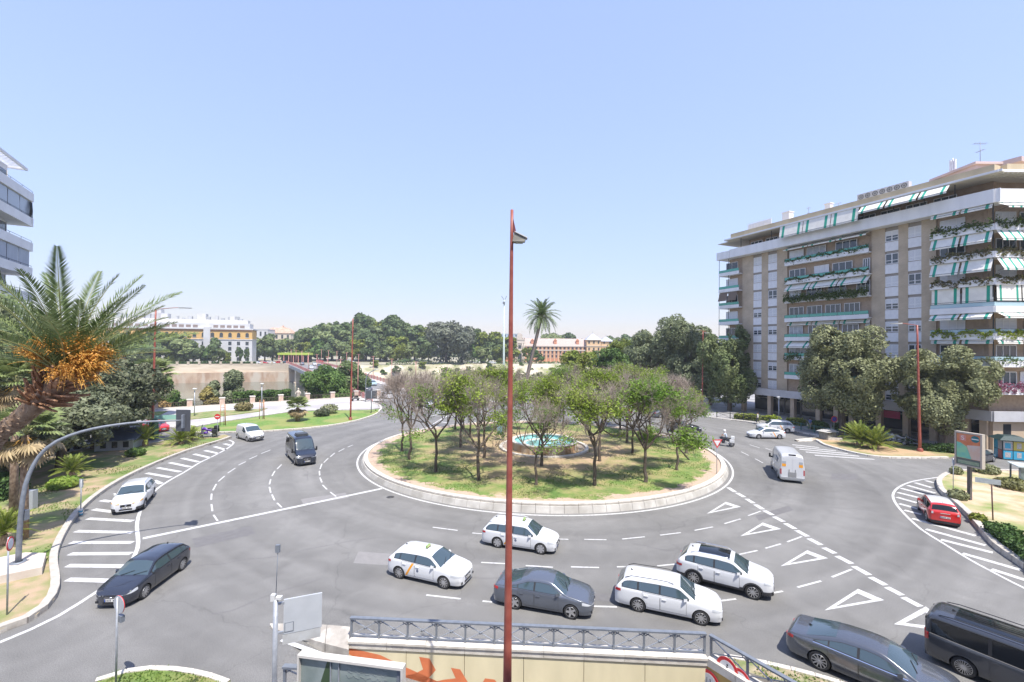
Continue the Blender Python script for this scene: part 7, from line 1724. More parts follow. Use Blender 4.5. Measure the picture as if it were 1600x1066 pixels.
for o in (0.05, BW-.05):
    n = int(BLN/SP)
    for i in range(n+1):
        t = i*SP; p = bL0+bdir*t+bR*o; z = bz(t)+.14; link('railing_post', rpo, br, (p.x, p.y, z), ang)
        if i < n: q = bL0+bdir*(t+SP)+bR*o; dz = bz(t+SP)-bz(t); link('railing_panel', rpm, br, (p.x, p.y, z), (0, -math.atan2(dz, SP), ang), scale=(SP, 1, 1))
lp = MB().tube([(0, 0, 0), (0, 0, 7.5)], [.10, .07], 6).box(-.12, .12, -.5, .5, 7.4, 7.5)
lpm = lp.mesh('bridge_lamp', REDB)
for i in range(16):
    t = 14+ (i//2)*20; side = i % 2; p = bL0+bdir*t+bR*(.45 if side == 0 else BW-.45)
    link('bridge_lamp', lpm, None, (p.x, p.y, bz(t)+.14), ang, f"red lamp post on the {'left' if side == 0 else 'right'} footway of the bridge, {['nearest','second nearest','third nearest','fourth nearest','fourth farthest','third farthest','second farthest','farthest'][i//2]}", 'lamp post', 'lamp posts along the bridge')
# cars on and beyond the bridge
def put(o, p, d): o.location = p; o.rotation_euler = (0, 0, math.atan2(d.y, d.x))
t = 36; put(c19, bL0+bdir*t+bR*9.6+Vector((0, 0, bz(t)+.02)), -bdir)
for (t, o_, src, lb_, sg) in [(22, 4.6, c5, 'grey saloon driving up the bridge beside the left railing', 1), (6, 4.8, c6, 'white estate driving onto the bridge behind the bare trees', 1), (-9, 11.4, c2, 'white sports utility car seen through the bare branches at the bridge head', -1), (-12, 7.6, c4, 'white car with roof rails waiting beside it at the bridge head', -1),
      (92, 5.0, c1, 'black car far up the bridge in the left lane', 1), (104, 9.0, c13, 'white car far up the bridge coming down', -1), (118, 4.6, c6, 'white car near the far end of the bridge going up', 1), (128, 9.6, c1, 'dark car near the far end of the bridge coming down', -1), (150, 5.0, c5, 'grey car leaving the far end of the bridge', 1), (142, 9.6, c2, 'white car entering the bridge from the far side', -1)]:
    q = copy_thing(src, (0, 0, 0), 0, lb_, group='cars on the bridge'); q['category'] = 'car'; put(q, bL0+bdir*t+bR*o_+Vector((0, 0, bz(max(0, t))+.02)), bdir*sg)
for (px, d_, src, lb_, vx) in [(412, 236, c17, 'red car parked across the river right of the hotel', 1), (424, 238, c13, 'white car beside the red one across the river', 1), (436, 242, c15, 'red compact car by the far bridgehead', -1), (402, 234, c6, 'white estate parked under the trees across the river', 1), (446, 240, c16, 'black car at the far bridgehead', 1), (690, 258, c13, 'white car under the eucalyptus across the river', 1), (770, 262, c6, 'white car on the far quay left of the red pole', 1), (745, 262, c2, 'white car on the far quay left of the mast', -1), (500, 262, c17, 'red car on the far quay under the park trees', 1), (548, 258, c10, 'white van on the far quay behind the bridge railing', 1)]:
    p = D(px, 540, d_+6); p.z = 1.0; q = copy_thing(src, p, 0 if vx > 0 else PI, lb_, group='cars on the far quay')
# far bus shelter with green roof
t = thing('market_canopy', 'long canopy with a lime green roof at the far end of the bridge', 'canopy', D(462, 540, 262).xy.to_3d()+Vector((0, 0, 1)))
MB().box(-9, 9, -3, 3, 4.4, 5.6).build('roof', mat('lime_roof', (.30, .42, .05), (.40, .48, .10), 2, .8), t)
for i in range(7): MB().box(-8.5+i*2.8, -8.1+i*2.8, -2.8, -2.4, 0, 4.4).build('post', REDB, t)
MB().box(-8.5, 8.5, 1, 2.5, 0, 4.3).build('booth', SBLK, t)
# ---- riverside balustrade: stone pillars with iron panels
bal = thing('balustrade', 'riverside balustrade of brick pillars and dark iron panels', 'balustrade')
BP = mat('balustrade_brick', (.50, .36, .28), (.58, .46, .38), 2, .85)
pm = MB().box(-.42, .42, -.42, .42, 0, 1.35, 0).box(-.5, .5, -.5, .5, 1.35, 1.5, 1).box(-.5, .5, -.5, .5, 0, .18, 1).mesh('pillar', [BP, KERBL])
ip = MB().box(0, 1, -.03, .03, 1.0, 1.06).box(0, 1, -.03, .03, .2, .26)
for k in range(16): ip.box(.02+k*.062, .03+k*.062, -.012, .012, .26, 1.0)
ipm = ip.mesh('iron_panel', mat('rusty_iron', (.10, .075, .06), rough=.8)); bs = MB().box(0, 1, -.2, .2, 0, .2).mesh('plinth', KERBL)
cur = [Vector((-88, 62.4, 0)), Vector((-63.2, 80.0, 0)), Vector((-40, 96.4, 0)), Vector((-30.6, 103, 0))]
cp = smooth_path(cur, 4.9)
for i, p in enumerate(cp):
    d = (cp[min(i+1, len(cp)-1)]-cp[max(0, i-1)]).normalized(); a = math.atan2(d.y, d.x); link('pillar', pm, bal, (p.x, p.y, .1), a)
    if i < len(cp)-1:
        d = cp[i+1]-p; a = math.atan2(d.y, d.x); link('iron_panel', ipm, bal, (p.x, p.y, .1), a, scale=(d.length, 1, 1)); link('plinth', bs, bal, (p.x, p.y, .1), a, scale=(d.length, 1, 1))
# ---- underpass: retaining walls, painted mural, coping, ramp
UU = (UW2-UW1); UU.z = 0; UL = UU.length; UU.normalize(); UN = Vector((UU.y, -UU.x, 0))
YEL = mat('mural_yellow', (.72, .64, .43), (.64, .57, .38), 1.2, .85, stretch=(1, 1, .3)); ORG = mat('mural_orange', (.66, .20, .08), (.60, .17, .07), 2, .85)
OCH = mat('mural_ochre', (.58, .40, .14), rough=.85)
up = thing('underpass_wall', 'pale yellow retaining wall of the underpass painted with orange arrows', 'wall', (UW1.x, UW1.y, 0), math.atan2(UU.y, UU.x))
n = 6
for i in range(n): MB().box(UL*i/n+.01, UL*(i+1)/n-.01, .0, .4, -7, -.02).build('wall_panel', YEL, up)
n = 9
for i in range(n): MB().box(UL*i/n+.006, UL*(i+1)/n-.006, -.05, .42, 0, .28).box(UL*i/n+.006, UL*(i+1)/n-.006, -.10, .44, .22, .30).build('coping_stone', KERBL, up)
def on_wall(P0, U, px, py):
    d = _f*FPX+_r*(px-800)-_u*(py-533); o = Vector((0, 0, CAM_H)); N = Vector((U.y, -U.x, 0)); t = (Vector((P0.x, P0.y, 0))-Vector((0, 0, 0))).dot(N)/d.dot(N); q = o+d*t
    return ((q-Vector((P0.x, P0.y, q.z))).dot(U), q.z)
def mural(name, pxs, m=ORG, y=-.004):
    pts = [on_wall(UW1, UU, *q) for q in pxs]; pts = [(max(.02, a), min(-.01, z)) for a, z in pts]
    b = MB(); b.add([(a, y, z) for a, z in pts], [tuple(range(len(pts)))[::-1]]); bm = bmesh.new(); me = b.mesh(name, m); bm.from_mesh(me); bmesh.ops.recalc_face_normals(bm, faces=bm.faces); bm.to_mesh(me); bm.free()
    return link(name, me, up)
mural('painted_stripe', [(546, 1009), (594, 1023.5), (628, 1040), (700, 1072), (800, 1120), (800, 1150), (660, 1090), (545, 1022)])
mural('painted_arrow', [(655, 1026.5), (671, 1029), (681, 1047), (668, 1062), (640, 1120), (600, 1100), (632, 1056), (648, 1053), (661, 1046)])
mural('painted_arrow', [(704.5, 1043.5), (719, 1046), (731, 1066), (745, 1090), (700, 1120), (676, 1066), (694, 1062), (712, 1060)])
mural('painted_arrow', [(758, 1060), (773, 1062), (790, 1085), (760, 1120), (740, 1090)])
# lower end block of the coping at the left
U_ = [G(421, 978), G(468, 980.5), G(511, 984.5), G(547, 990)]; W_ = [G(425, 984), G(468, 997), G(508, 1010), G(545, 1021)]
for i in range(3):
    q = [U_[i].lerp(U_[i+1], .01), U_[i+1].lerp(U_[i], .01), W_[i+1].lerp(W_[i], .01), W_[i].lerp(W_[i+1], .01)]; hh = (.10+.06*i, .16+.06*i); b = MB()
    b.add([(q[0].x, q[0].y, hh[0]), (q[1].x, q[1].y, hh[1]), (q[2].x, q[2].y, hh[1]*.5), (q[3].x, q[3].y, hh[0]*.5), (q[0].x, q[0].y, -.8), (q[1].x, q[1].y, -.8), (q[2].x, q[2].y, -.8), (q[3].x, q[3].y, -.8)], [(3, 2, 1, 0), (4, 5, 6, 7), (0, 1, 5, 4), (1, 2, 6, 5), (2, 3, 7, 6), (3, 0, 4, 7)])
    bm = bmesh.new(); me = b.mesh('kerb_nose_block', KERBM); bm.from_mesh(me); bmesh.ops.recalc_face_normals(bm, faces=bm.faces); bm.to_mesh(me); bm.free(); link('kerb_nose_block', me, None, label=['pointed tip stone of the kerb nose left of the underpass', 'middle stone of the kerb nose behind the blank board', 'wide sloping stone where the yellow underpass wall begins'][i], cat='kerb block')
ur = thing('underpass_side_wall', 'ochre return wall of the underpass with round signs, at its right end', 'wall', (UW2.x, UW2.y, 0), math.atan2(UD.y, UD.x))
MB().box(0, 4.4, 0, .4, -7, -.02).build('wall_panel', OCH, ur)
for i in range(4): MB().box(i*1.1+.006, i*1.1+1.09, -.05, .42, 0, .30).build('coping_stone', KERBL, ur)
MB().box(-11, UL+.5, -4.6, -4.2, -7, .2).build('near_ramp_wall', KERBL, None, kind='structure').matrix_world = Matrix.Translation((UW1.x, UW1.y, 0)) @ Matrix.Rotation(math.atan2(UU.y, UU.x), 4, 'Z')
b = MB(); b.add([(-10, UW1.y+1, .004), (-8.6, UW1.y+1, .0), (UW3.x+3, UW1.y+1, -5.0), (UW3.x+3, UW3.y-.4, -5.0), (-8.6, UW3.y-.4, 0), (-10, UW3.y-.4, .004)], [(1, 4, 3, 2), (0, 5, 4, 1)]); b.build('underpass_ramp', ASPH, kind='structure')
strip([G(440, 1000, 0), G(461, 1008, 0), G(500, 1022, 0)], .2, z=.012)
# ---- railings with crossed bars
def xpanel(L, h=.72):
    b = MB(); b.box(0, L, -.025, .025, .06, .10, 0); c = [(.03, .10), (L-.03, h-.06)]
    b.bar((.03, 0, .10), (L-.03, 0, h-.06), .035, .03, 1).bar((.03, .028, h-.06), (L-.03, .028, .10), .035, .03, 1); b.lathe([(.001, -.03), (.045, -.03), (.045, .05), (.001, .05)], 10, 0, (L/2, .0, (h+.04)/2), 'y')
    b.bar((.03, 0, h-.17), (.2, 0, h-.07), .03, .02, 0).bar((L-.03, 0, h-.17), (L-.2, 0, h-.07), .03, .02, 0)
    return b.mesh('crossed_bars', [GALVD, GALV])
def xrail(name, label, P0, U, L, z, n, h=.74):
    t = thing(name, label, 'railing', (P0.x, P0.y, z), math.atan2(U.y, U.x)); w_ = L/n; me = xpanel(w_, h); po = MB().box(-.035, .035, -.035, .035, 0, h).mesh('post', GALVD)
    for i in range(n+1):
        link('post', po, t, (min(L-.03, max(.03, i*w_)), .18, 0))
        if i < n: link('crossed_bars', me, t, (i*w_, .18, 0))
    MB().box(-.02, L+.02, .10, .26, h, h+.06).build('top_rail', GALVD, t); return t
xrail('railing', 'grey steel railing of crossed bars on top of the yellow underpass wall', UW1, UU, UL, .30, 12)
xrail('railing', 'grey steel railing running down the right return wall of the underpass', UW2+UD*.02, UD, 4.2, .30, 3)
xrail('railing', 'end of a grey railing at the bottom edge beside the sign pole', D(438, 1050, 12.9).xy.to_3d()+Vector((0, 0, 0)), Vector((1, -.06, 0)).normalized(), 3.2, D(438, 1051, 12.9).z-.72, 2)
def round_sign(label, P, yaw, r, style, name='road_sign', pole=None, z=None, m=Matrix(), polem=GALV, box=False):
    "face towards -y local"
    t = thing(name, label, 'road sign', P, yaw); b = MB()
    if style == 'ring': disc(b, r, -.02, .0, 0); disc(b, r*.74, -.026, -.02, 1)
    elif style == 'noentry': disc(b, r, -.02, .0, 0); b.box(-r*.66, r*.66, -.028, -.02, -r*.16, r*.16, 1)
    elif style == 'nopark': disc(b, r, -.02, .0, 0); disc(b, r*.76, -.026, -.02, 2); b.bar((-r*.6, -.03, r*.6), (r*.6, -.03, -r*.6), r*.2, .006, 0)
    if style != 'yield':
        disc(b, r*.99, .0, .012, 3)
    else:
        b.add([(-r, 0, r*.87), (r, 0, r*.87), (0, 0, -r*.87), (-r, -.02, r*.87), (r, -.02, r*.87), (0, -.02, -r*.87)], [(0, 1, 2), (5, 4, 3), (0, 3, 4, 1), (1, 4, 5, 2), (2, 5, 3, 0)], 0)
        b.add([(-r*.66, -.026, r*.66), (r*.66, -.026, r*.66), (0, -.026, -r*.48)], [(2, 1, 0)], 1)
    o = b.build('plate', [SRED, SWHT, SBLU, SBACK], t)
    if z is not None: o.location = (0, -.05, z)
    if pole: MB().tube([(0, 0, 0), (0, 0, pole)], .035, 8).build('pole', polem, t)
    if box: MB().box(-.14, .14, -.16, -.04, z-r-.30, z-r-.08).build('sign_box', GALVD, t)
    return t, o
# signs on the return wall
def wall_sign(px, py, r, label, kind, off):
    s, z = on_wall(UW2, UD, px, py); t = thing('round_sign', label, 'road sign', (UW2.x+UD.x*s, UW2.y+UD.y*s, z), math.atan2(UD.y, UD.x)); b = MB(); disc(b, r, -.03-off, -.01-off, 0); disc(b, r*.72, -.036-off, -.03-off, 1); disc(b, r*1.02, -.01-off, .0-off, 2); b.build('plate', [SRED, SWHT, SBACK], t)
    k = MB(); y0, y1 = -.042-off, -.036-off
    if kind == 'walker':
        k.lathe([(.001, y0), (.035, y0), (.035, y1)], 10, 0, (.01, 0, .15), 'y'); k.bar((0, (y0+y1)/2, .11), (0, (y0+y1)/2, -.03), .07, .006).bar((0, (y0+y1)/2, -.03), (.09, (y0+y1)/2, -.20), .035, .006).bar((0, (y0+y1)/2, -.03), (-.08, (y0+y1)/2, -.20), .035, .006).bar((0, (y0+y1)/2, .09), (.10, (y0+y1)/2, .0), .028, .006).bar((0, (y0+y1)/2, .09), (-.09, (y0+y1)/2, .01), .028, .006)
    elif kind == 'bars':
        k.bar((-.08, (y0+y1)/2, -.12), (-.08, (y0+y1)/2, .12), .035, .006).bar((.04, (y0+y1)/2, .12), (.09, (y0+y1)/2, -.02), .035, .006).bar((.09, (y0+y1)/2, -.02), (.04, (y0+y1)/2, -.12), .035, .006).bar((.04, (y0+y1)/2, -.12), (.02, (y0+y1)/2, .0), .035, .006)
    else: k.lathe([(.05, y0), (.09, y0), (.09, y1)], 14, 0, (0, 0, -.05), 'y').bar((0, (y0+y1)/2, 0), (.05, (y0+y1)/2, .14), .03, .006)
    k.build('pictogram', SBLK, t)
wall_sign(1134, 1047, .40, 'round red-rimmed sign with a walking figure fixed to the return railing', 'walker', -.12)
wall_sign(1109, 1064, .40, 'round red-rimmed sign on the ochre wall below the coping', 'bars', .02)
wall_sign(1154, 1064, .36, 'smaller round red-rimmed sign at the bottom of the return railing', 'other', -.14)
# ---- the tall red pole in the foreground
P = Vector((G(791, 1240).x, 12.0, 0)); topz = D(800, 328, 12.0).z; lean = D(800, 328, 12.0).x-P.x
rpole = thing('tall_lamp_post', 'tall slender red lamp post rising through the middle of the view', 'lamp post', P)
K = 22
MB().tube([(lean*(i/K), 0, (topz-.1)*i/K+.1) for i in range(K+1)], [.135-.095*(i/K)**.9 for i in range(K+1)], 14).lathe([(.26, 0), (.26, .04), (.16, .10), (.15, .35)], 14).build('pole', REDM, rpole)
lz = D(800, 372, 12.0).z; lx = lean*lz/topz
MB().bar((lx, 0, lz+.52), (lx+.10, -.02, lz+.08), .05, .07).build('bracket', mat('dark_red_bracket', (.16, .05, .05), rough=.5), rpole)
h = MB(); h.add([(lx+.02, -.14, lz-.12), (lx+.34, -.12, lz-.12), (lx+.36, .12, lz-.10), (lx+.02, .14, lz-.12), (lx+.06, -.12, lz+.12), (lx+.38, -.10, lz-.02), (lx+.38, .10, lz-.02), (lx+.06, .12, lz+.12)], [(0, 3, 2, 1), (4, 5, 6, 7), (0, 1, 5, 4), (1, 2, 6, 5), (2, 3, 7, 6), (3, 0, 4, 7)], 0)
h.add([(lx+.08, -.15, lz+.155), (lx+.42, -.13, lz+.0), (lx+.42, .13, lz+.0), (lx+.08, .15, lz+.155), (lx+.08, -.15, lz+.13), (lx+.42, -.13, lz-.03), (lx+.42, .13, lz-.03), (lx+.08, .15, lz+.13)], [(0, 1, 2, 3), (4, 7, 6, 5), (0, 4, 5, 1), (2, 6, 7, 3), (1, 5, 6, 2)], 1)
h.box(lx+.10, lx+.30, -.10, .10, lz-.135, lz-.12, 2); h.build('lamp_head', [mat('lamp_body_grey', (.22, .21, .18), rough=.5), LAMPH, LENS], rpole)
# ---- traffic mast on the left
P = G(28.5, 879, .55); P.z = 0
pl = MB(); base_px = [(-60, 872), (70, 866), (67, 884), (-60, 900)]
pts = [G(x, y, .55) for x, y in [(-70, 884), (40, 863), (72, 864), (66, 886), (0, 900), (-70, 908)]]
MB().prism([(p.x, p.y) for p in pts], -.02, .55, 0).build('concrete_plinth', mat('plinth_concrete', (.50, .43, .37), (.58, .52, .45), 1, .9, bump=.2), kind=None, label='low concrete plinth carrying the traffic mast on the left verge', cat='plinth')
tm_ = thing('traffic_mast', 'grey curved traffic-light mast reaching over the left carriageway', 'traffic light', (P.x, P.y, .55))
e = D(285, 657, 26.6); Q1 = D(60, 714, 23.6); Q2 = D(105, 682, 24.2); Q3 = D(150, 669, 24.8); PP = Vector((P.x, P.y, .55))
mp = smooth_path([Vector((0, 0, 0)), D(33, 800, 23.1)-PP, D(42, 750, 23.25)-PP, Q1-PP, D(80, 695, 23.8)-PP, Q2-PP, Q3-PP, D(215, 660, 25.7)-PP, e-PP], .5)
mp[0] = Vector((0, 0, 0)); n = len(mp); MB().tube(mp, [.125-.085*(i/n) for i in range(n)], 12).build('mast', GALVD, tm_)
MB().lathe([(.32, 0), (.32, .04), (.18, .06)], 12).box(-.28, .28, -.28, .28, 0, .03).build('base_plate', GALVD, tm_)
ep = e-PP; MB().box(ep.x-.42, ep.x+.42, ep.y+.05, ep.y+.09, ep.z-.66, ep.z+.62).build('backing_board', mat('board_dark', (.06, .065, .075), rough=.6), tm_)
b = MB().box(ep.x-.17, ep.x+.17, ep.y+.09, ep.y+.42, ep.z-.55, ep.z+.5); b.box(ep.x+.0, ep.x+.12, ep.y-.1, ep.y+.05, ep.z-.45, ep.z+.35); b.build('signal_head', GALVD, tm_)
MB().box(.16, .42, -.1, .12, 2.2, 2.7).build('control_box', GALVD, tm_)
b = MB().box(-.3, .3, -.22, .22, 0, 1.35); link('cabinet', b.mesh('cabinet', SBACK), None, G(47, 796, .15), .2, 'grey street cabinet behind the traffic mast', 'cabinet')
# round sign at far left, no face visible
def pole_sign(px, py, hx, hy, r, yaw, style, label, name='road_sign', back=False, z0=.15, box=False):
    P = G(px, py, z0); z = D(hx, hy, P.y).z-z0; t, o = round_sign(label, P, yaw, r, style, name, pole=z+r*.9, z=z, box=box); return t
pole_sign(11, 961, 25, 850, .30, math.radians(118), 'ring', 'round sign seen edge-on at the left edge in front of the traffic mast')
pole_sign(181, 1075, 193, 946, .30, math.radians(158), 'ring', 'round sign seen from behind on a grey post at the bottom left', box=True)
pole_sign(339.5, 684, 337, 651, .34, math.radians(8), 'noentry', 'red no-entry sign at the tip of the left verge')
pole_sign(1120, 742, 1119.6, 693.5, .46, 0, 'yield', 'red and white yield triangle on the right rim of the roundabout', z0=.33)
pole_sign(1303, 681, 1300, 655, .42, 0, 'nopark', 'red and blue no-parking sign by the small square kiosk base')
pole_sign(1489.5, 765, 1485.5, 721, .28, math.radians(70), 'ring', 'dark red round sign seen from the side left of the advertising panel', z0=.28)
# small striped post with bollard
p = G(126, 805); t = thing('post_with_bollard', 'thin post with a blue striped sleeve beside the left kerb', 'post', p)
MB().tube([(0, 0, 0), (0, 0, 2.45)], .035, 8).box(-.13, .13, -.02, .02, 1.9, 2.5).build('post', GALV, t); b = MB()
for k in range(4): b.lathe([(.12, k*.11), (.12, k*.11+.1)], 12, k % 2, close=True)
b.build('sleeve', [mat('sleeve_blue', (.06, .28, .42), rough=.5), SWHT], t)
# street name plate on the right verge
p = G(1551.5, 813, .28); d_ = p.y; t = thing('name_plate_post', 'slim brown post with a small blank grey plate on the right verge', 'sign', p, 0)
zt = D(1548, 752, d_).z-.28; MB().tube([(0, 0, 0), (-.1, 0, zt)], .04, 8).build('post', mat('brown_post', (.16, .10, .08), rough=.6), t); o = MB().box(-.62, .62, -.02, .02, -.17, .17).build('plate', mat('plate_grey', (.38, .42, .43), (.46, .50, .50), 4, .5), t); o.location = (-.35, 0, zt); o.rotation_euler = (0, .0, math.radians(-38))
# advertising panel
p = G(1515, 781, .28); d_ = p.y; t = thing('advertising_panel', 'tall advertising panel on one leg with an orange and teal poster', 'billboard', p, math.radians(-74))
z1 = D(1512, 676, d_).z-.28; z0 = D(1512, 729, d_).z-.28; hw = .86
MB().box(-.10, .10, -.12, .12, 0, z0).build('leg', mat('billboard_leg', (.10, .09, .09), rough=.6), t)
MB().box(-hw, hw, -.18, .18, z0, z0+.10).box(-hw, hw, -.18, .18, z1-.12, z1).box(-hw, -hw+.10, -.18, .18, z0+.1, z1-.12).box(hw-.12, hw, -.18, .18, z0+.1, z1-.12).build('frame', mat('billboard_frame', (.42, .38, .33), rough=.5), t)
MB().box(-hw+.1, hw-.12, -.13, .13, z0+.1, z1-.12).build('light_box', mat('lightbox_dark', (.10, .13, .12), rough=.4), t)
y = -.135; b = MB(); H_ = z1-z0-.22; zb = z0+.1+H_*.20
def q_(x0, x1, za, zc, m, yy=y): b.add([(x0, yy, za), (x1, yy, za), (x1, yy, zc), (x0, yy, zc)], [(0, 1, 2, 3)], m)
q_(-hw+.12, hw-.14, zb, z1-.14, 0); zz = zb+(z1-.14-zb)*.60
b.add([(-hw+.12, y-.003, zb+.02), (.2, y-.003, zb+.02), (-.1, y-.003, zz-.2), (-.5, y-.003, zz+.05), (-hw+.12, y-.003, zz+.1)], [(0, 1, 2, 3, 4)], 1); b.add([(.2, y-.003, zb+.02), (hw-.14, y-.003, zb+.02), (hw-.14, y-.003, zz), (-.1, y-.003, zz-.1)], [(0, 1, 2, 3)], 2)
disc(b, .26, y-.008, y-.003, 3, (.42, 0, z1-.45)); q_(.2, .64, z1-.49, z1-.42, 4, y-.012); q_(-.55, -.15, z1-.68, z1-.25, 5, y-.004)
q_(-hw+.2, hw-.2, z0+.16, z0+.42, 6)
po = b.build('poster', [mat('poster_orange', (.55, .17, .08), (.60, .24, .12), 3, .4), mat('poster_teal', (.16, .48, .40), (.26, .55, .34), 2, .4), mat('poster_sand', (.58, .42, .34), (.56, .50, .48), 2, .4), mat('poster_petrol', (.02, .16, .19), rough=.4), SWHT, mat('poster_rose', (.60, .25, .22), rough=.4), mat('poster_green', (.20, .30, .20), (.30, .36, .26), 5, .4)], t)
fc = bpy.data.curves.new('letter', 'FONT'); fc.body = 'S'; fc.size = .48; fc.extrude = .002; fc.align_x = 'CENTER'; tmp = link('letter', fc); me = bpy.data.meshes.new_from_object(tmp.evaluated_get(bpy.context.evaluated_depsgraph_get())); bpy.data.objects.remove(tmp); me.materials.clear(); me.materials.append(SWHT); link('letter', me, po, (-.35, y-.01, z1-.62), (PI/2, 0, 0))
# kiosk
p = G(1577, 717, .0); t = thing('kiosk', 'small square kiosk with a dark roof and blue and yellow posters', 'kiosk', p, math.radians(-24), None, (.76, .76, .92))
MB().box(-1.2, 1.2, -1.1, 1.1, 0, 2.3).build('booth', mat('kiosk_dark', (.03, .05, .06), rough=.4), t)
MB().add([(-1.7, -1.6, 2.35), (1.7, -1.6, 2.35), (1.7, 1.6, 2.35), (-1.7, 1.6, 2.35), (-.9, -.8, 2.8), (.9, -.8, 2.8), (.9, .8, 2.8), (-.9, .8, 2.8)], [(0, 3, 2, 1), (4, 5, 6, 7), (0, 1, 5, 4), (1, 2, 6, 5), (2, 3, 7, 6), (3, 0, 4, 7)]).build('roof', mat('kiosk_roof', (.02, .045, .045), rough=.5), t)
KP_ = [mat('poster_yellow', (.55, .45, .06), (.50, .42, .12), 3, .4), mat('poster_cyan', (.03, .32, .50), (.06, .38, .55), 3, .4), mat('poster_pale', (.50, .50, .50), (.40, .36, .34), 6, .4), mat('poster_red2', (.45, .12, .12), rough=.4)]
for (x0, x1, za, zc, m_) in ((-.05, 1.12, 1.18, 2.2, 0), (-.05, 1.12, .12, 1.1, 1)):
    o = MB().box(x0, x1, -1.14, -1.1, za, zc).build('poster', KP_[m_], t); MB().box(x0+.35, x1-.35, -1.15, -1.14, za+.2, zc-.15).build('print', KP_[2], o)
    o = MB().box(-1.12, -.15, -1.14, -1.1, za, zc).build('poster', KP_[1 if m_ else 2], t); MB().box(-.95, -.35, -1.15, -1.14, za+.2, zc-.2).build('print', KP_[2 if m_ else 1], o)
    o = MB().box(-1.24, -1.2, -.95, -.05, za, zc).build('poster', KP_[3 if m_ else 2], t); MB().box(-1.24, -1.2, .05, .95, za, zc).build('poster', KP_[1], t)
# glass shelter at the right edge
p = G(1592, 757, .28); t = thing('glass_shelter', 'glazed shelter with a pale roof at the right edge of the view', 'shelter', p, math.radians(-28))
for x in (0, 1.3, 2.6, 3.9): MB().box(x, x+.10, -.05, .05, 0, 1.5).box(x, x+.1, 1.5, 1.6, 0, 1.5).build('post', GALVD, t)
MB().box(-.1, 4.2, -.15, 1.8, 1.5, 1.6).build('roof', mat('shelter_roof', (.55, .62, .63), rough=.3), t)
for x in (.1, 1.4, 2.7): MB().box(x, x+1.2, -.01, .01, .1, 1.45).build('glass_pane', PGLASS, t)
b = MB().box(-.5, .5, -.25, .25, .30, .42).box(-.45, -.35, -.2, .2, 0, .30).box(.35, .45, -.2, .2, 0, .30); link('bench', b.mesh('bench', mat('bench_brown', (.12, .06, .04), rough=.7)), None, G(1564, 756, .28), .1, 'small dark bench on the right verge beside the glass shelter', 'bench')
# ---- lamp posts with arms
def lamp_post(px0, py0, px1, py1, arm_px, label, r=.11, m=REDM, head=1.0, z0=.1, arm_drop=0, group='red lamp posts'):
    P = G(px0, py0, z0); tp = D(px1, py1, P.y)-P; t = thing('lamp_post', label, 'lamp post', P, 0, group)
    MB().tube([(tp.x*k/8, 0, tp.z*k/8) for k in range(9)], [r*(1-.45*k/8) for k in range(9)], 10).lathe([(r*1.8, 0), (r*1.8, .3), (r*1.1, .45)], 10).build('pole', m, t)
    for apx, apy in arm_px:
        a = D(apx, apy, P.y)-P; sg = 1 if a.x > tp.x else -1
        MB().tube([(tp.x, 0, tp.z-.05), (tp.x+(a.x-tp.x)*.5, 0, (tp.z+a.z)/2+.05), (a.x-sg*.5*head, 0, a.z+.02)], [.045, .04, .035], 6).build('arm', m if m is not REDM else REDM, t)
        b = MB(); b.add([(a.x-sg*.6*head, -.13, a.z+.05), (a.x+sg*.25*head, -.12, a.z-.02), (a.x+sg*.25*head, .12, a.z-.02), (a.x-sg*.6*head, .13, a.z+.05), (a.x-sg*.6*head, -.1, a.z-.1), (a.x+sg*.2*head, -.08, a.z-.1), (a.x+sg*.2*head, .08, a.z-.1), (a.x-sg*.6*head, .1, a.z-.1)], [(0, 1, 2, 3), (7, 6, 5, 4), (0, 4, 5, 1), (1, 5, 6, 2), (2, 6, 7, 3), (3, 7, 4, 0)]); b.build('lamp_head', LAMPH, t)
    return t
lamp_post(237.5, 682, 243.5, 483, [(294, 481)], 'tall red lamp post with a long arm beside the red car on the left', r=.17, head=2.0)
lamp_post(547.5, 656.5, 551.5, 498, [], 'tall bare red post at the right end of the middle verge', r=.15)
lamp_post(1097, 640, 1098.5, 517, [(1088, 515), (1107, 520)], 'red lamp post rising among the trees left of the apartment block', r=.13, head=1.2)
lamp_post(1437.5, 706, 1433, 508, [(1396, 505)], 'tall red lamp post with an arm to the left in front of the apartment block', r=.16, head=1.6)
def ball_lamp(px0, py0, py1, label, hh=.3, m=GALV):
    P = G(px0, py0, .1); z = D(px0, py1, P.y).z-.1; t = thing('park_lamp', label, 'lamp post', P, 0, 'small pale lamp posts'); MB().tube([(0, 0, 0), (0, 0, z-.3)], .07, 8).build('pole', m, t); MB().lathe([(.08, z-.3), (.16, z-.1), (.34, z), (.3, z+.08), (.05, z+.14)], 12).build('lamp_head', LAMPH, t)
ball_lamp(303.5, 651, 608, 'pale park lamp on the promenade strip behind the no-entry sign'); ball_lamp(408.7, 643, 600, 'pale park lamp on the promenade above the small white van'); ball_lamp(1217, 668, 621, 'pale street lamp behind the white taxis')
ball_lamp(1345, 672, 640, 'dim street lamp under the biggest street tree'); 
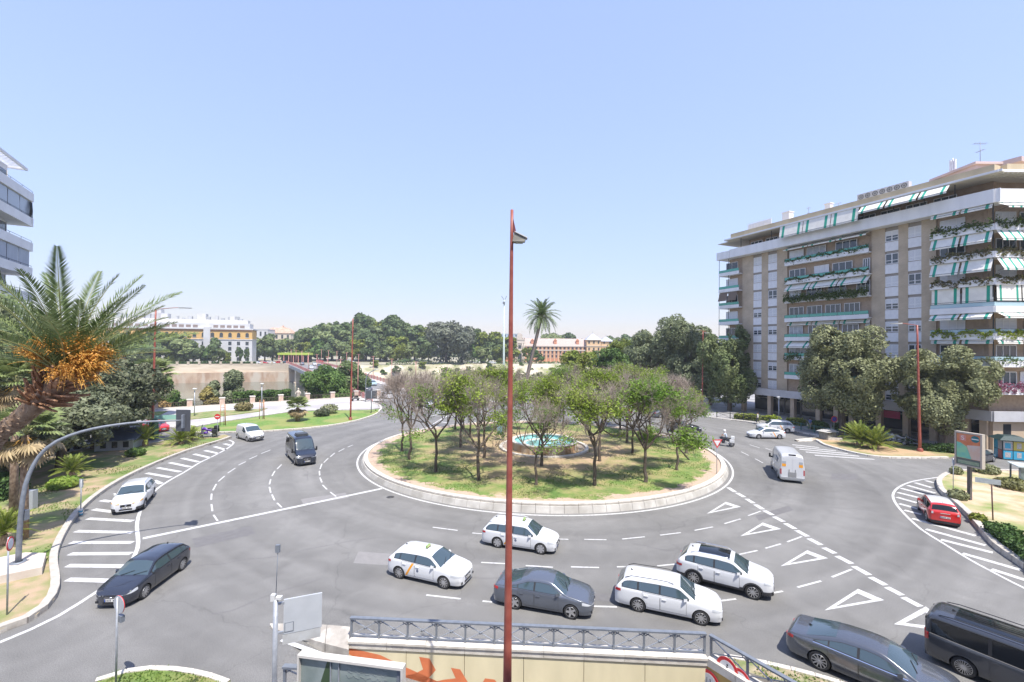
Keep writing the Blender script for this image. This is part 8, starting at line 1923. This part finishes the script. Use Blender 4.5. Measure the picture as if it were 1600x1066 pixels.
# wooden tree stakes on the middle verge
def stakes(px, py, label):
    t = thing('tree_stakes', label, 'stakes', G(px, py, .14)); WD = mat('stake_wood', (.42, .22, .12), rough=.8)
    for (x, y) in ((-.4, 0), (.4, 0), (0, .5)): MB().tube([(x, y, 0), (x*.8, y*.8, 3.0)], .05, 6).build('stake', WD, t)
    MB().bar((-.36, 0, 1.9), (.36, 0, 1.9), .05).bar((-.33, 0, 2.6), (.33, 0, 2.6), .05).build('brace', WD, t); MB().tube([(0, .15, 0), (.05, .15, 1.6), (0, .15, 3.6)], [.03, .025, .01], 5).build('sapling', BARKG, t)
stakes(348, 665, 'wooden tree stakes left of the small white van'); stakes(409, 655, 'wooden tree stakes above the small white van')
# pale mast on the roundabout
P = G(786, 687, .33); zt = D(788, 465, P.y).z-.6; xt = D(788, 465, P.y).x-P.x; t = thing('pale_mast', 'tall pale green mast rising from the roundabout left of the red pole', 'mast', P)
MB().tube([(0, 0, 0), (xt*.5, 0, zt*.5), (xt, 0, zt)], [.20, .14, .06], 10).build('pole', mat('pale_green_paint', (.42, .50, .47), (.50, .57, .54), 3, .5), t); MB().bar((xt, 0, zt-.1), (xt-.35, 0, zt+.45), .06).bar((xt, 0, zt-.1), (xt+.3, 0, zt+.45), .06).tube([(xt-.05, -.2, zt-.4), (xt-.05, .2, zt-.4)], .16, 8).build('top_fork', GALVD, t)
MB().bar((xt*.85, 0, zt*.33), (xt*.85+1.0, 0, zt*.33-.3), .05).build('stay', GALV, t); MB().box(-.75, -.15, -.15, .15, .7, 2.2).build('blue_box', mat('box_blue', (.20, .32, .42), rough=.5), t)
# ---- fountain
fz = isl_z(ICX, ICY)-.05; t = thing('fountain', 'round stone fountain basin with turquoise water on the roundabout', 'fountain', (3.75, 51.6, fz)); STN = mat('fountain_stone', (.50, .42, .33), (.58, .51, .42), 1.5, .85, c3=(.42, .27, .15), scale2=.9, stretch=(1, 1, .3)); FT = mat('fountain_tiles', (.22, .50, .50), (.30, .58, .57), 8, .4); FW = mat('fountain_water', (.20, .44, .43), (.26, .50, .49), .8, .06, bump=.15, bscale=3)
nb = 40
for i in range(nb):
    a0, a1 = 2*PI*i/nb+.004, 2*PI*(i+1)/nb-.004; b = MB(); vs = []
    for a in (a0, a1):
        for r, z in ((3.75, -.1), (3.75, .82), (3.45, .82), (3.45, -.1)): vs.append((r*math.cos(a), r*math.sin(a), z))
    b.add(vs, [(0, 4, 5, 1), (1, 5, 6, 2), (2, 6, 7, 3), (0, 1, 2, 3), (7, 6, 5, 4)]); b.build('wall_slab', STN, t)
    b = MB(); vs = []
    for a in (a0, a1):
        for r, z in ((3.82, .82), (3.82, .92), (3.38, .92), (3.38, .82)): vs.append((r*math.cos(a), r*math.sin(a), z))
    b.add(vs, [(0, 4, 5, 1), (1, 5, 6, 2), (2, 6, 7, 3), (3, 7, 4, 0), (0, 1, 2, 3), (7, 6, 5, 4)]); b.build('rim_stone', KERBL, t)
    b = MB(); vs = []
    for a in (a0, a1):
        for r, z in ((5.1, -.3), (5.1, .22), (4.75, .22), (4.75, -.3)): vs.append((r*math.cos(a), r*math.sin(a), z))
    b.add(vs, [(0, 4, 5, 1), (1, 5, 6, 2), (2, 6, 7, 3), (0, 1, 2, 3), (7, 6, 5, 4)]); b.build('outer_ring_stone', KERBL, t)
MB().lathe([(.01, .3), (3.44, .3), (3.44, .80)], 48).build('basin_lining', FT, t); MB().lathe([(.01, .52), (3.43, .52)], 48).build('water', FW, t)
MB().lathe([(2.35, .30), (2.35, .60), (2.15, .60), (2.15, .30)], 40).build('inner_ring', SWHT if False else KERBL, t)
MB().lathe([(.35, .3), (.30, .62), (.12, .66), (.10, .75), (.001, .75)], 14).build('nozzle', GALV, t)
MB().lathe([(3.76, -.02), (4.74, .0)], 48).build('gravel_ring', mat('ring_floor', (.36, .30, .24), (.28, .23, .18), 2, .9), t)
# ---- direction board and curved lamp by the bridge head
P = G(580, 646, .1); zt = D(579, 612, P.y).z; t = thing('direction_sign', 'dark direction board seen from behind beside the bridge ramp', 'road sign', P, math.radians(10)); MB().tube([(0, 0, 0), (0, 0, zt)], .07, 8).build('post', GALVD, t); MB().box(-.95, .95, -.04, .04, zt-1.35, zt).build('board', mat('board_back', (.07, .075, .09), rough=.6), t)
P = G(571, 628, .1); t = thing('curved_lamp', 'dark lamp post with a curved top by the bridge ramp', 'lamp post', P); a = D(572, 592, P.y)-P; c = D(588, 577, P.y)-P; MB().tube(smooth_path([Vector((0, 0, 0)), Vector((a.x*.5, 0, a.z*.5)), a, D(577, 583, P.y)-P, c], .6), .09, 8).build('pole', GALVD, t); MB().box(c.x-.2, c.x+.5, -.15, .15, c.z-.08, c.z+.08).build('lamp_head', LAMPH, t)
# black boxes (benches) along the ramp wall
b = MB().box(-.9, .9, -.3, .3, .38, .5).box(-.8, -.6, -.25, .25, 0, .38).box(.6, .8, -.25, .25, 0, .38).mesh('stone_bench', SBLK)
for i, (px, py) in enumerate(((553, 613.5), (553.5, 618), (554, 622), (555, 626.5))): link('stone_bench', b, None, G(px, py, .1), 1.0, ['dark bench beside the bridge ramp, farthest of four', 'dark bench beside the bridge ramp, second farthest', 'dark bench beside the bridge ramp, second nearest', 'dark bench beside the bridge ramp, nearest of four'][i], 'bench', 'dark benches by the bridge ramp')
# statue on its pedestal by the river
P = G(456, 628, .1); t = thing('statue', 'pale stone statue on a pedestal at the riverside', 'statue', (P.x-2.5, P.y+8, -3.2), 0, None, .72); MB().box(-1, 1, -1, 1, 0, 3.6).box(-1.2, 1.2, -1.2, 1.2, 3.6, 3.9).box(-1.2, 1.2, -1.2, 1.2, 0, .4).build('pedestal', PST, t)
b = MB().lathe([(.75, 3.9), (.62, 4.6), (.45, 5.3), (.52, 5.9), (.58, 6.3), (.30, 6.6), (.16, 6.75), (.24, 6.95), (.26, 7.15), (.16, 7.35), (.01, 7.42)], 14); b.tube([(.5, 0, 6.3), (.85, -.1, 5.8), (.7, -.4, 5.4)], [.16, .13, .1], 7).tube([(-.5, 0, 6.3), (-.8, -.1, 5.7), (-.5, -.45, 5.5)], [.16, .13, .1], 7); b.build('figure', PST, t)
# ---- street railing and small things on the far pavement
def streetrail(label, pts, m, sp=1.9):
    t = thing('street_railing', label, 'railing'); cp = smooth_path([G(x, y, .13) for x, y in pts], sp); pm_ = MB().box(-.05, .05, -.05, .05, 0, 1.05).mesh('post', m)
    pn = MB().box(0, 1, -.025, .025, .92, .98).box(0, 1, -.02, .02, .15, .19).bar((.03, 0, .2), (.97, 0, .9), .03).bar((.03, 0, .9), (.97, 0, .2), .03).mesh('railing_panel', m)
    for i, p in enumerate(cp):
        link('post', pm_, t, p)
        if i < len(cp)-1: d = cp[i+1]-p; link('railing_panel', pn, t, p, math.atan2(d.y, d.x), scale=(d.length, 1, 1))
streetrail('green street railing behind the white taxis along the apartment pavement', [(1232, 668), (1262, 674), (1300, 681.5), (1320, 685)], mat('green_railing', (.06, .15, .13), rough=.5))
streetrail('dark street railing along the kerb left of the white taxis', [(1120, 652.5), (1150, 655.5), (1180, 659.5), (1202, 663)], mat('dark_railing', (.03, .035, .04), rough=.5))
p = G(1293, 686, .14); t = thing('square_cabinet', 'low grey cabinet with a pale stone lid at the corner verge tip', 'cabinet', p, .3); MB().box(-.75, .75, -.6, .6, 0, 1.0).build('body', mat('cabinet_grey', (.16, .17, .16), (.22, .22, .21), 3, .7), t); MB().add([(-1, -.8, 1.0), (1, -.8, 1.0), (1, .8, 1.0), (-1, .8, 1.0), (-.6, -.4, 1.25), (.6, -.4, 1.25), (.6, .4, 1.25), (-.6, .4, 1.25)], [(0, 3, 2, 1), (4, 5, 6, 7), (0, 1, 5, 4), (1, 2, 6, 5), (2, 3, 7, 6), (3, 0, 4, 7)]).build('lid', CONC, t)
b = MB().box(-1.6, .2, -.3, .3, 0, .3); link('stone_block', b.mesh('stone_block', KERBL), None, G(1312, 688, .14), -.2, 'low pale stone slab right of the grey cabinet', 'block')
b = MB().lathe([(.001, 0), (1.0, 0), (.9, .12), (.001, .16)], 16)
link('traffic_island', MB().prism([tuple(G(*q).xy) for q in [(1247, 690.5), (1268, 690), (1284, 684), (1279, 683), (1262, 686)]], 0, .1).mesh('traffic_island', KERBL), None, kind='structure')
# dark low shelter on the left
p = G(178, 705, .1); t = thing('low_pavilion', 'low building with a dark blue sloping roof behind the left verge', 'shed', p, math.radians(20)); w_ = 1.7
MB().box(-w_, w_, 0, 3.0, 0, 1.25).build('wall', mat('pavilion_wall', (.42, .44, .47), (.36, .38, .41), 1, .8), t)
MB().add([(-w_-.5, -.7, 1.3), (w_+.5, -.7, 1.3), (w_+.5, 3.3, 2.0), (-w_-.5, 3.3, 2.0), (-w_-.5, -.7, 1.2), (w_+.5, -.7, 1.2), (w_+.5, 3.3, 1.85), (-w_-.5, 3.3, 1.85)], [(0, 1, 2, 3), (7, 6, 5, 4), (0, 4, 5, 1), (1, 5, 6, 2), (2, 6, 7, 3), (3, 7, 4, 0)]).build('roof', mat('navy_roof', (.03, .045, .075), (.045, .06, .09), 2, .5), t)
for x in (-1.2, -.2, .8): MB().box(x, x+.5, -.03, .0, .35, 1.0).build('window', DGL, t)
# green cabinet at the foot of the red lamp post
b = MB().box(-.34, .34, -.34, .34, 0, 2.3).lathe([(.40, 2.3), (.36, 2.5), (.001, 2.55)], 12); link('green_kiosk', b.mesh('green_kiosk', mat('dark_green_paint', (.02, .09, .055), rough=.5)), None, G(240, 686, .1), 0, 'dark green advertising column at the foot of the red lamp post', 'kiosk')
b = MB().box(-2.2, 2.2, -.02, .02, .3, 1.0).box(-2.2, -2.1, -.05, .05, 0, 1.1).box(2.1, 2.2, -.05, .05, 0, 1.1); link('green_fence_panel', b.mesh('green_fence_panel', mat('pale_green_net', (.22, .42, .34), rough=.7)), None, G(262, 659, .1), .35, 'pale green netting panel on the promenade lawn', 'fence')
# ---- billboard seen from behind and glass panel at the bottom
P = Vector((D(430, 1000, 13.4).x, 13.4, 0)); zt = D(430, 936, 13.4).z; t = thing('camera_pole', 'grey pole with small white devices and a blank white board at the bottom', 'pole', P)
MB().tube([(0, 0, 0), (0, 0, zt)], .07, 10).build('pole', GALV, t); z2 = D(432, 862, 13.4).z; MB().tube([(.0, 0, zt), (.04, 0, z2)], .012, 6).box(-.02, .10, -.04, .04, z2-.02, z2+.2).build('aerial_rod', [GALVD], t)
MB().box(-.13, .0, -.06, .06, zt-.05, zt+.14).box(.02, .18, -.06, .06, zt+.0, zt+.08).build('white_device', LAMPH, t)
BX = Vector((D(443, 970, 13.5).x, 13.5, 0)); BY = Vector((D(503, 958, 13.9).x, 13.9, 0)); bd = (BY-BX); L_ = bd.length; za, zb_ = D(441, 1007, 13.5).z, D(443, 937, 13.5).z
t2 = thing('blank_board', 'large blank white board mounted on the grey pole', 'sign board', BX, math.atan2(bd.y, bd.x)); BWm = mat('board_white', (.42, .44, .46), (.46, .48, .50), 2, .5)
MB().box(0, L_, -.02, .03, za+.30, zb_).build('board', BWm, t2); MB().box(-.02, L_*.97, -.02, .02, za, za+.28).build('lower_strip', mat('strip_grey', (.46, .47, .47), (.40, .40, .39), 3, .6), t2)
b = MB().box(.03, .28, -.03, -.021, za+.36, za+.64); b.box(.05, .26, -.034, -.030, za+.38, za+.62, 1); b.build('hatch', [GALVD, BWm], t2)
MB().box(-.22, .02, -.03, .03, zb_-.12, zb_-.06).box(-.22, .02, -.03, .03, za+.34, za+.40).build('bracket', GALV, t2)
gx0 = D(466, 1030, 12.9); gx1 = D(630, 1045, 12.4); zt = D(466, 1022, 12.9).z; t = thing('glass_notice_case', 'wide glass notice case with a white frame and a painted dark reflection at the bottom', 'notice case', (gx0.x, gx0.y, 0), math.atan2(gx1.y-gx0.y, gx1.x-gx0.x)); L_ = (gx1-gx0).length
MB().box(0, L_, -.05, .18, zt-.07, zt).box(0, .05, -.05, .18, .4, zt-.07).box(L_-.06, L_, -.05, .18, .4, zt-.07).box(0, L_, -.05, .18, .3, .4).build('frame', mat('case_frame', (.58, .55, .50), rough=.5), t)
MB().box(.05, L_-.06, .06, .10, .4, zt-.07).build('backing', mat('case_backing', (.13, .17, .16), (.26, .30, .29), .9, .3, detail=8), t)
MB().add([(.08, .055, .5), (.95, .055, .5), (.95, .055, zt-.08), (.88, .055, zt-.09)], [(0, 1, 2, 3)]).build('painted_reflection', mat('reflection_dark_green', (.05, .08, .04), rough=.3), t)  # flat dark green triangle painted in for a reflection on the glass
for x in (.97, 1.22): MB().box(x, x+.03, .02, .055, .4, zt-.07).build('mullion', GALV, t)
MB().box(L_-.20, L_-.09, .03, .055, .4, zt-.09).build('dark_strip', GALVD, t)
fc = bpy.data.curves.new('script', 'FONT'); fc.body = ''
b = MB(); rgx = random.Random(3)
for k in range(3):
    pts = []; x = 1.45
    while x < 2.7: pts.append(Vector((x, .048, zt-.20-.14*k+.035*math.sin(x*26+k)+.02*math.sin(x*61)))); x += .03
    b.tube(pts, .0045, 3)
b.build('faint_scribble', mat('faint_white', (.34, .38, .37), rough=.5), t)
# ---- motorcycles
def motorcycle(label, P, yaw, paint, box=None, scooter=False, scale=1.0, group='motorcycles and scooters'):
    t = thing('scooter' if scooter else 'motorcycle', label, 'scooter' if scooter else 'motorcycle', P, yaw, group, scale)
    tm2, rm2 = wheel_mesh(.29 if not scooter else .24, .13, 'five', STEELW); wbm = 1.4 if not scooter else 1.25
    for x in (-wbm/2, wbm/2): wl = link('wheel', tm2, t, (x, 0, .29 if not scooter else .24)); link('rim', rm2, wl)
    b = MB(); b.tube([(-.70, 0, .55), (-.3, 0, .70), (.05, 0, .78), (.30, 0, .88), (.45, 0, .80)], [.10, .15, .14, .17, .10], 10); b.tube([(.1, 0, .35), (.15, 0, .6)], [.20, .18], 10)
    if scooter: b.add([(.35, -.20, .3), (.42, -.22, .95), (.42, .22, .95), (.35, .20, .3), (.50, -.12, .3), (.50, -.14, .95), (.50, .14, .95), (.50, .12, .3)], [(0, 1, 2, 3), (4, 7, 6, 5), (0, 4, 5, 1), (1, 5, 6, 2), (2, 6, 7, 3), (3, 7, 4, 0)]).box(-.1, .4, -.18, .18, .26, .32)
    b.build('body', paint, t); MB().tube([(-.62, 0, .80), (-.3, 0, .84), (.0, 0, .84)], [.10, .14, .11], 8).build('seat', TRIM, t)
    MB().tube([(wbm/2, .07, .29), (wbm/2-.22, .07, .95)], .025, 6).tube([(wbm/2, -.07, .29), (wbm/2-.22, -.07, .95)], .025, 6).tube([(.32, -.36, 1.06), (.45, -.12, 1.02), (.45, .12, 1.02), (.32, .36, 1.06)], .018, 6).tube([(-.65, .16, .35), (.2, .16, .32)], [.05, .035], 7).tube([(-wbm/2, .05, .29), (-.1, .08, .45)], .03, 6).build('fork_and_bars', GALV, t)
    MB().add([(.50, -.16, .95), (.50, .16, .95), (.42, .13, 1.30), (.42, -.13, 1.30)], [(0, 1, 2, 3)]).add([(.51, -.16, .95), (.51, .16, .95), (.43, .13, 1.30), (.43, -.13, 1.30)], [(3, 2, 1, 0)]).build('windscreen', PGLASS, t); MB().lathe([(.001, .0), (.08, 0), (.09, -.06)], 12, 0, (.56, 0, .86), 'x').build('headlight', LAMPW, t)
    if box: 
        b = MB(); b.box(-.98, -.62, -.22, .22, .86, 1.16); b.box(-.95, -.5, .2, .42, .48, .82); b.box(-.95, -.5, -.42, -.2, .48, .82)
        bm = bmesh.new(); me = b.mesh('luggage_box', box); bm.from_mesh(me); bmesh.ops.bevel(bm, geom=bm.edges[:], offset=.03, segments=1, affect='EDGES'); bm.to_mesh(me); bm.free(); link('luggage_box', me, t)
    return t
MP = G(1132, 697); myaw = math.radians(152); motorcycle('police-style motorcycle with white luggage boxes being ridden past the yield sign', MP, myaw, BLACK, WHITE, scale=1.12)
def rider(P, yaw, s=1.12):
    t = thing('person', 'motorcyclist in a pale shirt and white helmet leaning on the handlebars', 'person', P, yaw, None, s)
    # skeleton: pelvis, spine, neck, head / arms to the bars / legs to the pegs
    J = [(-.22, 0, .95), (-.16, 0, 1.15), (-.08, 0, 1.38), (-.04, 0, 1.50), (0, 0, 1.62), (-.07, .19, 1.40), (.12, .30, 1.22), (.33, .33, 1.10), (-.07, -.19, 1.40), (.12, -.30, 1.22), (.33, -.33, 1.10), (-.18, .11, .92), (.22, .20, .80), (.02, .20, .42), (.16, .20, .38), (-.18, -.11, .92), (.22, -.20, .80), (.02, -.20, .42), (.16, -.20, .38)]
    E_ = [(0, 1), (1, 2), (2, 3), (3, 4), (2, 5), (5, 6), (6, 7), (2, 8), (8, 9), (9, 10), (0, 11), (11, 12), (12, 13), (13, 14), (0, 15), (15, 16), (16, 17), (17, 18)]
    R_ = [.15, .15, .16, .065, .09, .075, .05, .035, .075, .05, .035, .11, .075, .05, .045, .11, .075, .05, .045]
    me = bpy.data.meshes.new('body'); me.from_pydata(J, E_, []); o = link('body', me); md = o.modifiers.new('s', 'SKIN'); sv = me.skin_vertices[0].data if len(me.skin_vertices) else None
    if sv is None:
        bm = bmesh.new(); bm.from_mesh(me); lay = bm.verts.layers.skin.verify(); bm.to_mesh(me); bm.free(); sv = me.skin_vertices[0].data
    for i, r in enumerate(R_): sv[i].radius = (r, r*(.8 if i in (0, 1, 2) else 1)); sv[i].use_root = (i == 0)
    o.modifiers.new('u', 'SUBSURF').levels = 1; nm_ = bpy.data.meshes.new_from_object(o.evaluated_get(bpy.context.evaluated_depsgraph_get())); bpy.data.objects.remove(o)
    nm_.materials.clear(); sk = mat('skin', (.42, .25, .17), rough=.6); sh = mat('pale_shirt', (.50, .56, .66), (.46, .52, .62), 6, .8); tr = mat('dark_trousers', (.04, .045, .06), rough=.85)
    for m_ in (sh, tr, sk): nm_.materials.append(m_)
    for p in nm_.polygons:
        c = p.center; p.use_smooth = True; p.material_index = 1 if c.z < 1.0 and c.x < .30 and abs(c.y) < .28 or c.z < .85 else (2 if (c.x > .05 and c.z < 1.3) or c.z > 1.46 else 0)
    link('body', nm_, t)
    b = MB(); prof = [(.001, -.16)]+[(.155*math.sin(a), -.155*math.cos(a)*1.05) for a in np.linspace(.5, PI, 9)]; b.lathe(prof, 16, 0, (0, 0, 1.64)); b.build('helmet', SWHT, t); MB().add([(.13, -.09, 1.60), (.13, .09, 1.60), (.145, .10, 1.69), (.145, -.10, 1.69)], [(0, 1, 2, 3)]).build('visor', SBLK, t)
rider(MP, myaw)
motorcycle('purple scooter parked on the verge beside the no-entry sign', G(324, 683.5, .16), math.radians(195), carpaint('purple_paint', (.10, .03, .28)), TRIM, True, 1.25)
motorcycle('dark motorcycle parked under the left trees, nearer to the pavilion', G(118, 703), 1.2, BLACK, None, False, 1.1); motorcycle('pale motorcycle parked under the left trees beside the tree trunk', G(106, 706), 1.1, GALV, None, False, 1.1)
for i, (px, py) in enumerate(((1391, 690), (1399, 692), (1407, 694), (1424, 697))): motorcycle(['pale green', 'white', 'silver', 'dark'][i]+' scooter parked on the pavement left of the red lamp post', G(px, py, .13), 2.0+.2*i, [mat('pale_green_paint2', (.35, .48, .40), rough=.3), WHITE, GALV, BLACK][i], None, True, 1.1)
# parked cars under the left trees and in the side streets
for (px, py, yaw, src, lb_) in [(70, 700, .35, c1, 'black car parked under the trees at the far left'), (1040, 652, .1, c5, 'grey car far right behind the roundabout trees'), (905, 640, .05, c6, 'white car passing behind the roundabout trees right of the fountain'), (968, 646, 0, c17, 'red car behind the rear of the roundabout'), (700, 646, 1.0, c13, 'white car in the hatched approach behind the bare trees')]:
    q = copy_thing(src, G(px, py), yaw, lb_, group='cars seen through the trees'); q['category'] = 'car'
# people far away on the bridge head and pavements
def walker(i, P, yaw, shirt, trousers, label):
    t = thing('person', label, 'person', P, yaw, 'people on foot in the distance')
    J = [(0, 0, .95), (0, 0, 1.15), (0, 0, 1.40), (0, 0, 1.52), (0, 0, 1.66), (0, .19, 1.40), (.05, .24, 1.12), (.12, .24, .88), (0, -.19, 1.40), (-.05, -.24, 1.12), (-.02, -.25, .86), (0, .1, .92), (.14, .1, .50), (.10, .1, .08), (.22, .1, .04), (0, -.1, .92), (-.08, -.1, .50), (-.22, -.1, .10), (-.12, -.1, .04)]
    E_ = [(0, 1), (1, 2), (2, 3), (3, 4), (2, 5), (5, 6), (6, 7), (2, 8), (8, 9), (9, 10), (0, 11), (11, 12), (12, 13), (13, 14), (0, 15), (15, 16), (16, 17), (17, 18)]
    R_ = [.14, .13, .15, .06, .10, .07, .045, .035, .07, .045, .035, .10, .065, .05, .04, .10, .065, .05, .04]
    me = bpy.data.meshes.new('body'); me.from_pydata(J, E_, []); o = link('body', me); o.modifiers.new('s', 'SKIN')
    if not len(me.skin_vertices):
        bm = bmesh.new(); bm.from_mesh(me); bm.verts.layers.skin.verify(); bm.to_mesh(me); bm.free()
    for k, r in enumerate(R_): me.skin_vertices[0].data[k].radius = (r, r*(.75 if k < 3 else 1)); me.skin_vertices[0].data[k].use_root = (k == 0)
    o.modifiers.new('u', 'SUBSURF').levels = 1; nm_ = bpy.data.meshes.new_from_object(o.evaluated_get(bpy.context.evaluated_depsgraph_get())); bpy.data.objects.remove(o); nm_.materials.clear()
    for m_ in (shirt, trousers, mat('skin', (.42, .25, .17), rough=.6)): nm_.materials.append(m_)
    for p in nm_.polygons: c = p.center; p.use_smooth = True; p.material_index = 1 if c.z < .98 and abs(c.y) < .21 else (2 if c.z > 1.47 or (abs(c.y) > .2 and c.z < 1.15) else 0)
    link('body', nm_, t); b = MB(); b.lathe([(.001, -.11)]+[(.105*math.sin(a), -.125*math.cos(a)) for a in np.linspace(.4, PI, 7)], 10, 0, (-.01, 0, 1.70)); b.build('hair', mat('dark_hair', (.03, .02, .015), rough=.8), t)
cl = [mat('shirt_white', (.6, .6, .6), rough=.8), mat('shirt_red', (.45, .05, .05), rough=.8), mat('shirt_blue', (.08, .14, .32), rough=.8), mat('trousers_beige', (.35, .28, .2), rough=.8)]
walker(0, G(1184, 662, .13), 2.6, cl[0], tr_ if False else mat('dark_trousers', (.04, .045, .06), rough=.85), 'person in a white shirt walking on the apartment pavement behind the taxis')
walker(1, G(1266, 672, .13), .4, cl[2], cl[3], 'person in a blue shirt beside the short green hedge')
for k, (t_, o_, c_, tt, lb_) in enumerate([(34, 1.2, 0, 'dark', 'person in white on the left footway of the bridge, nearest'), (64, 1.4, 1, 'dark', 'person in red on the left footway of the bridge'), (98, 13.6, 2, 'dark', 'person in blue on the right footway of the bridge')]):
    p = bL0+bdir*t_+bR*o_; walker(k, (p.x, p.y, bz(t_)+.14), ang, cl[c_], mat('dark_trousers', (.04, .045, .06), rough=.85), lb_)

# ---- air: warm summer haze over the river
b = MB().box(-3000, 2700, -700, 2700, -8.2, 48); HM = bpy.data.materials.new('haze_air'); HM.use_nodes = True; t_ = HM.node_tree
for n_ in list(t_.nodes):
    if n_.type == 'BSDF_PRINCIPLED': t_.nodes.remove(n_)
pv = t_.nodes.new('ShaderNodeVolumePrincipled'); pv.inputs['Color'].default_value = (.86, .92, 1.0, 1); pv.inputs['Density'].default_value = .0003; pv.inputs['Anisotropy'].default_value = 0.0
t_.links.new(pv.outputs[0], t_.nodes['Material Output'].inputs['Volume'])
tag(b.build('haze', HM), kind='stuff')
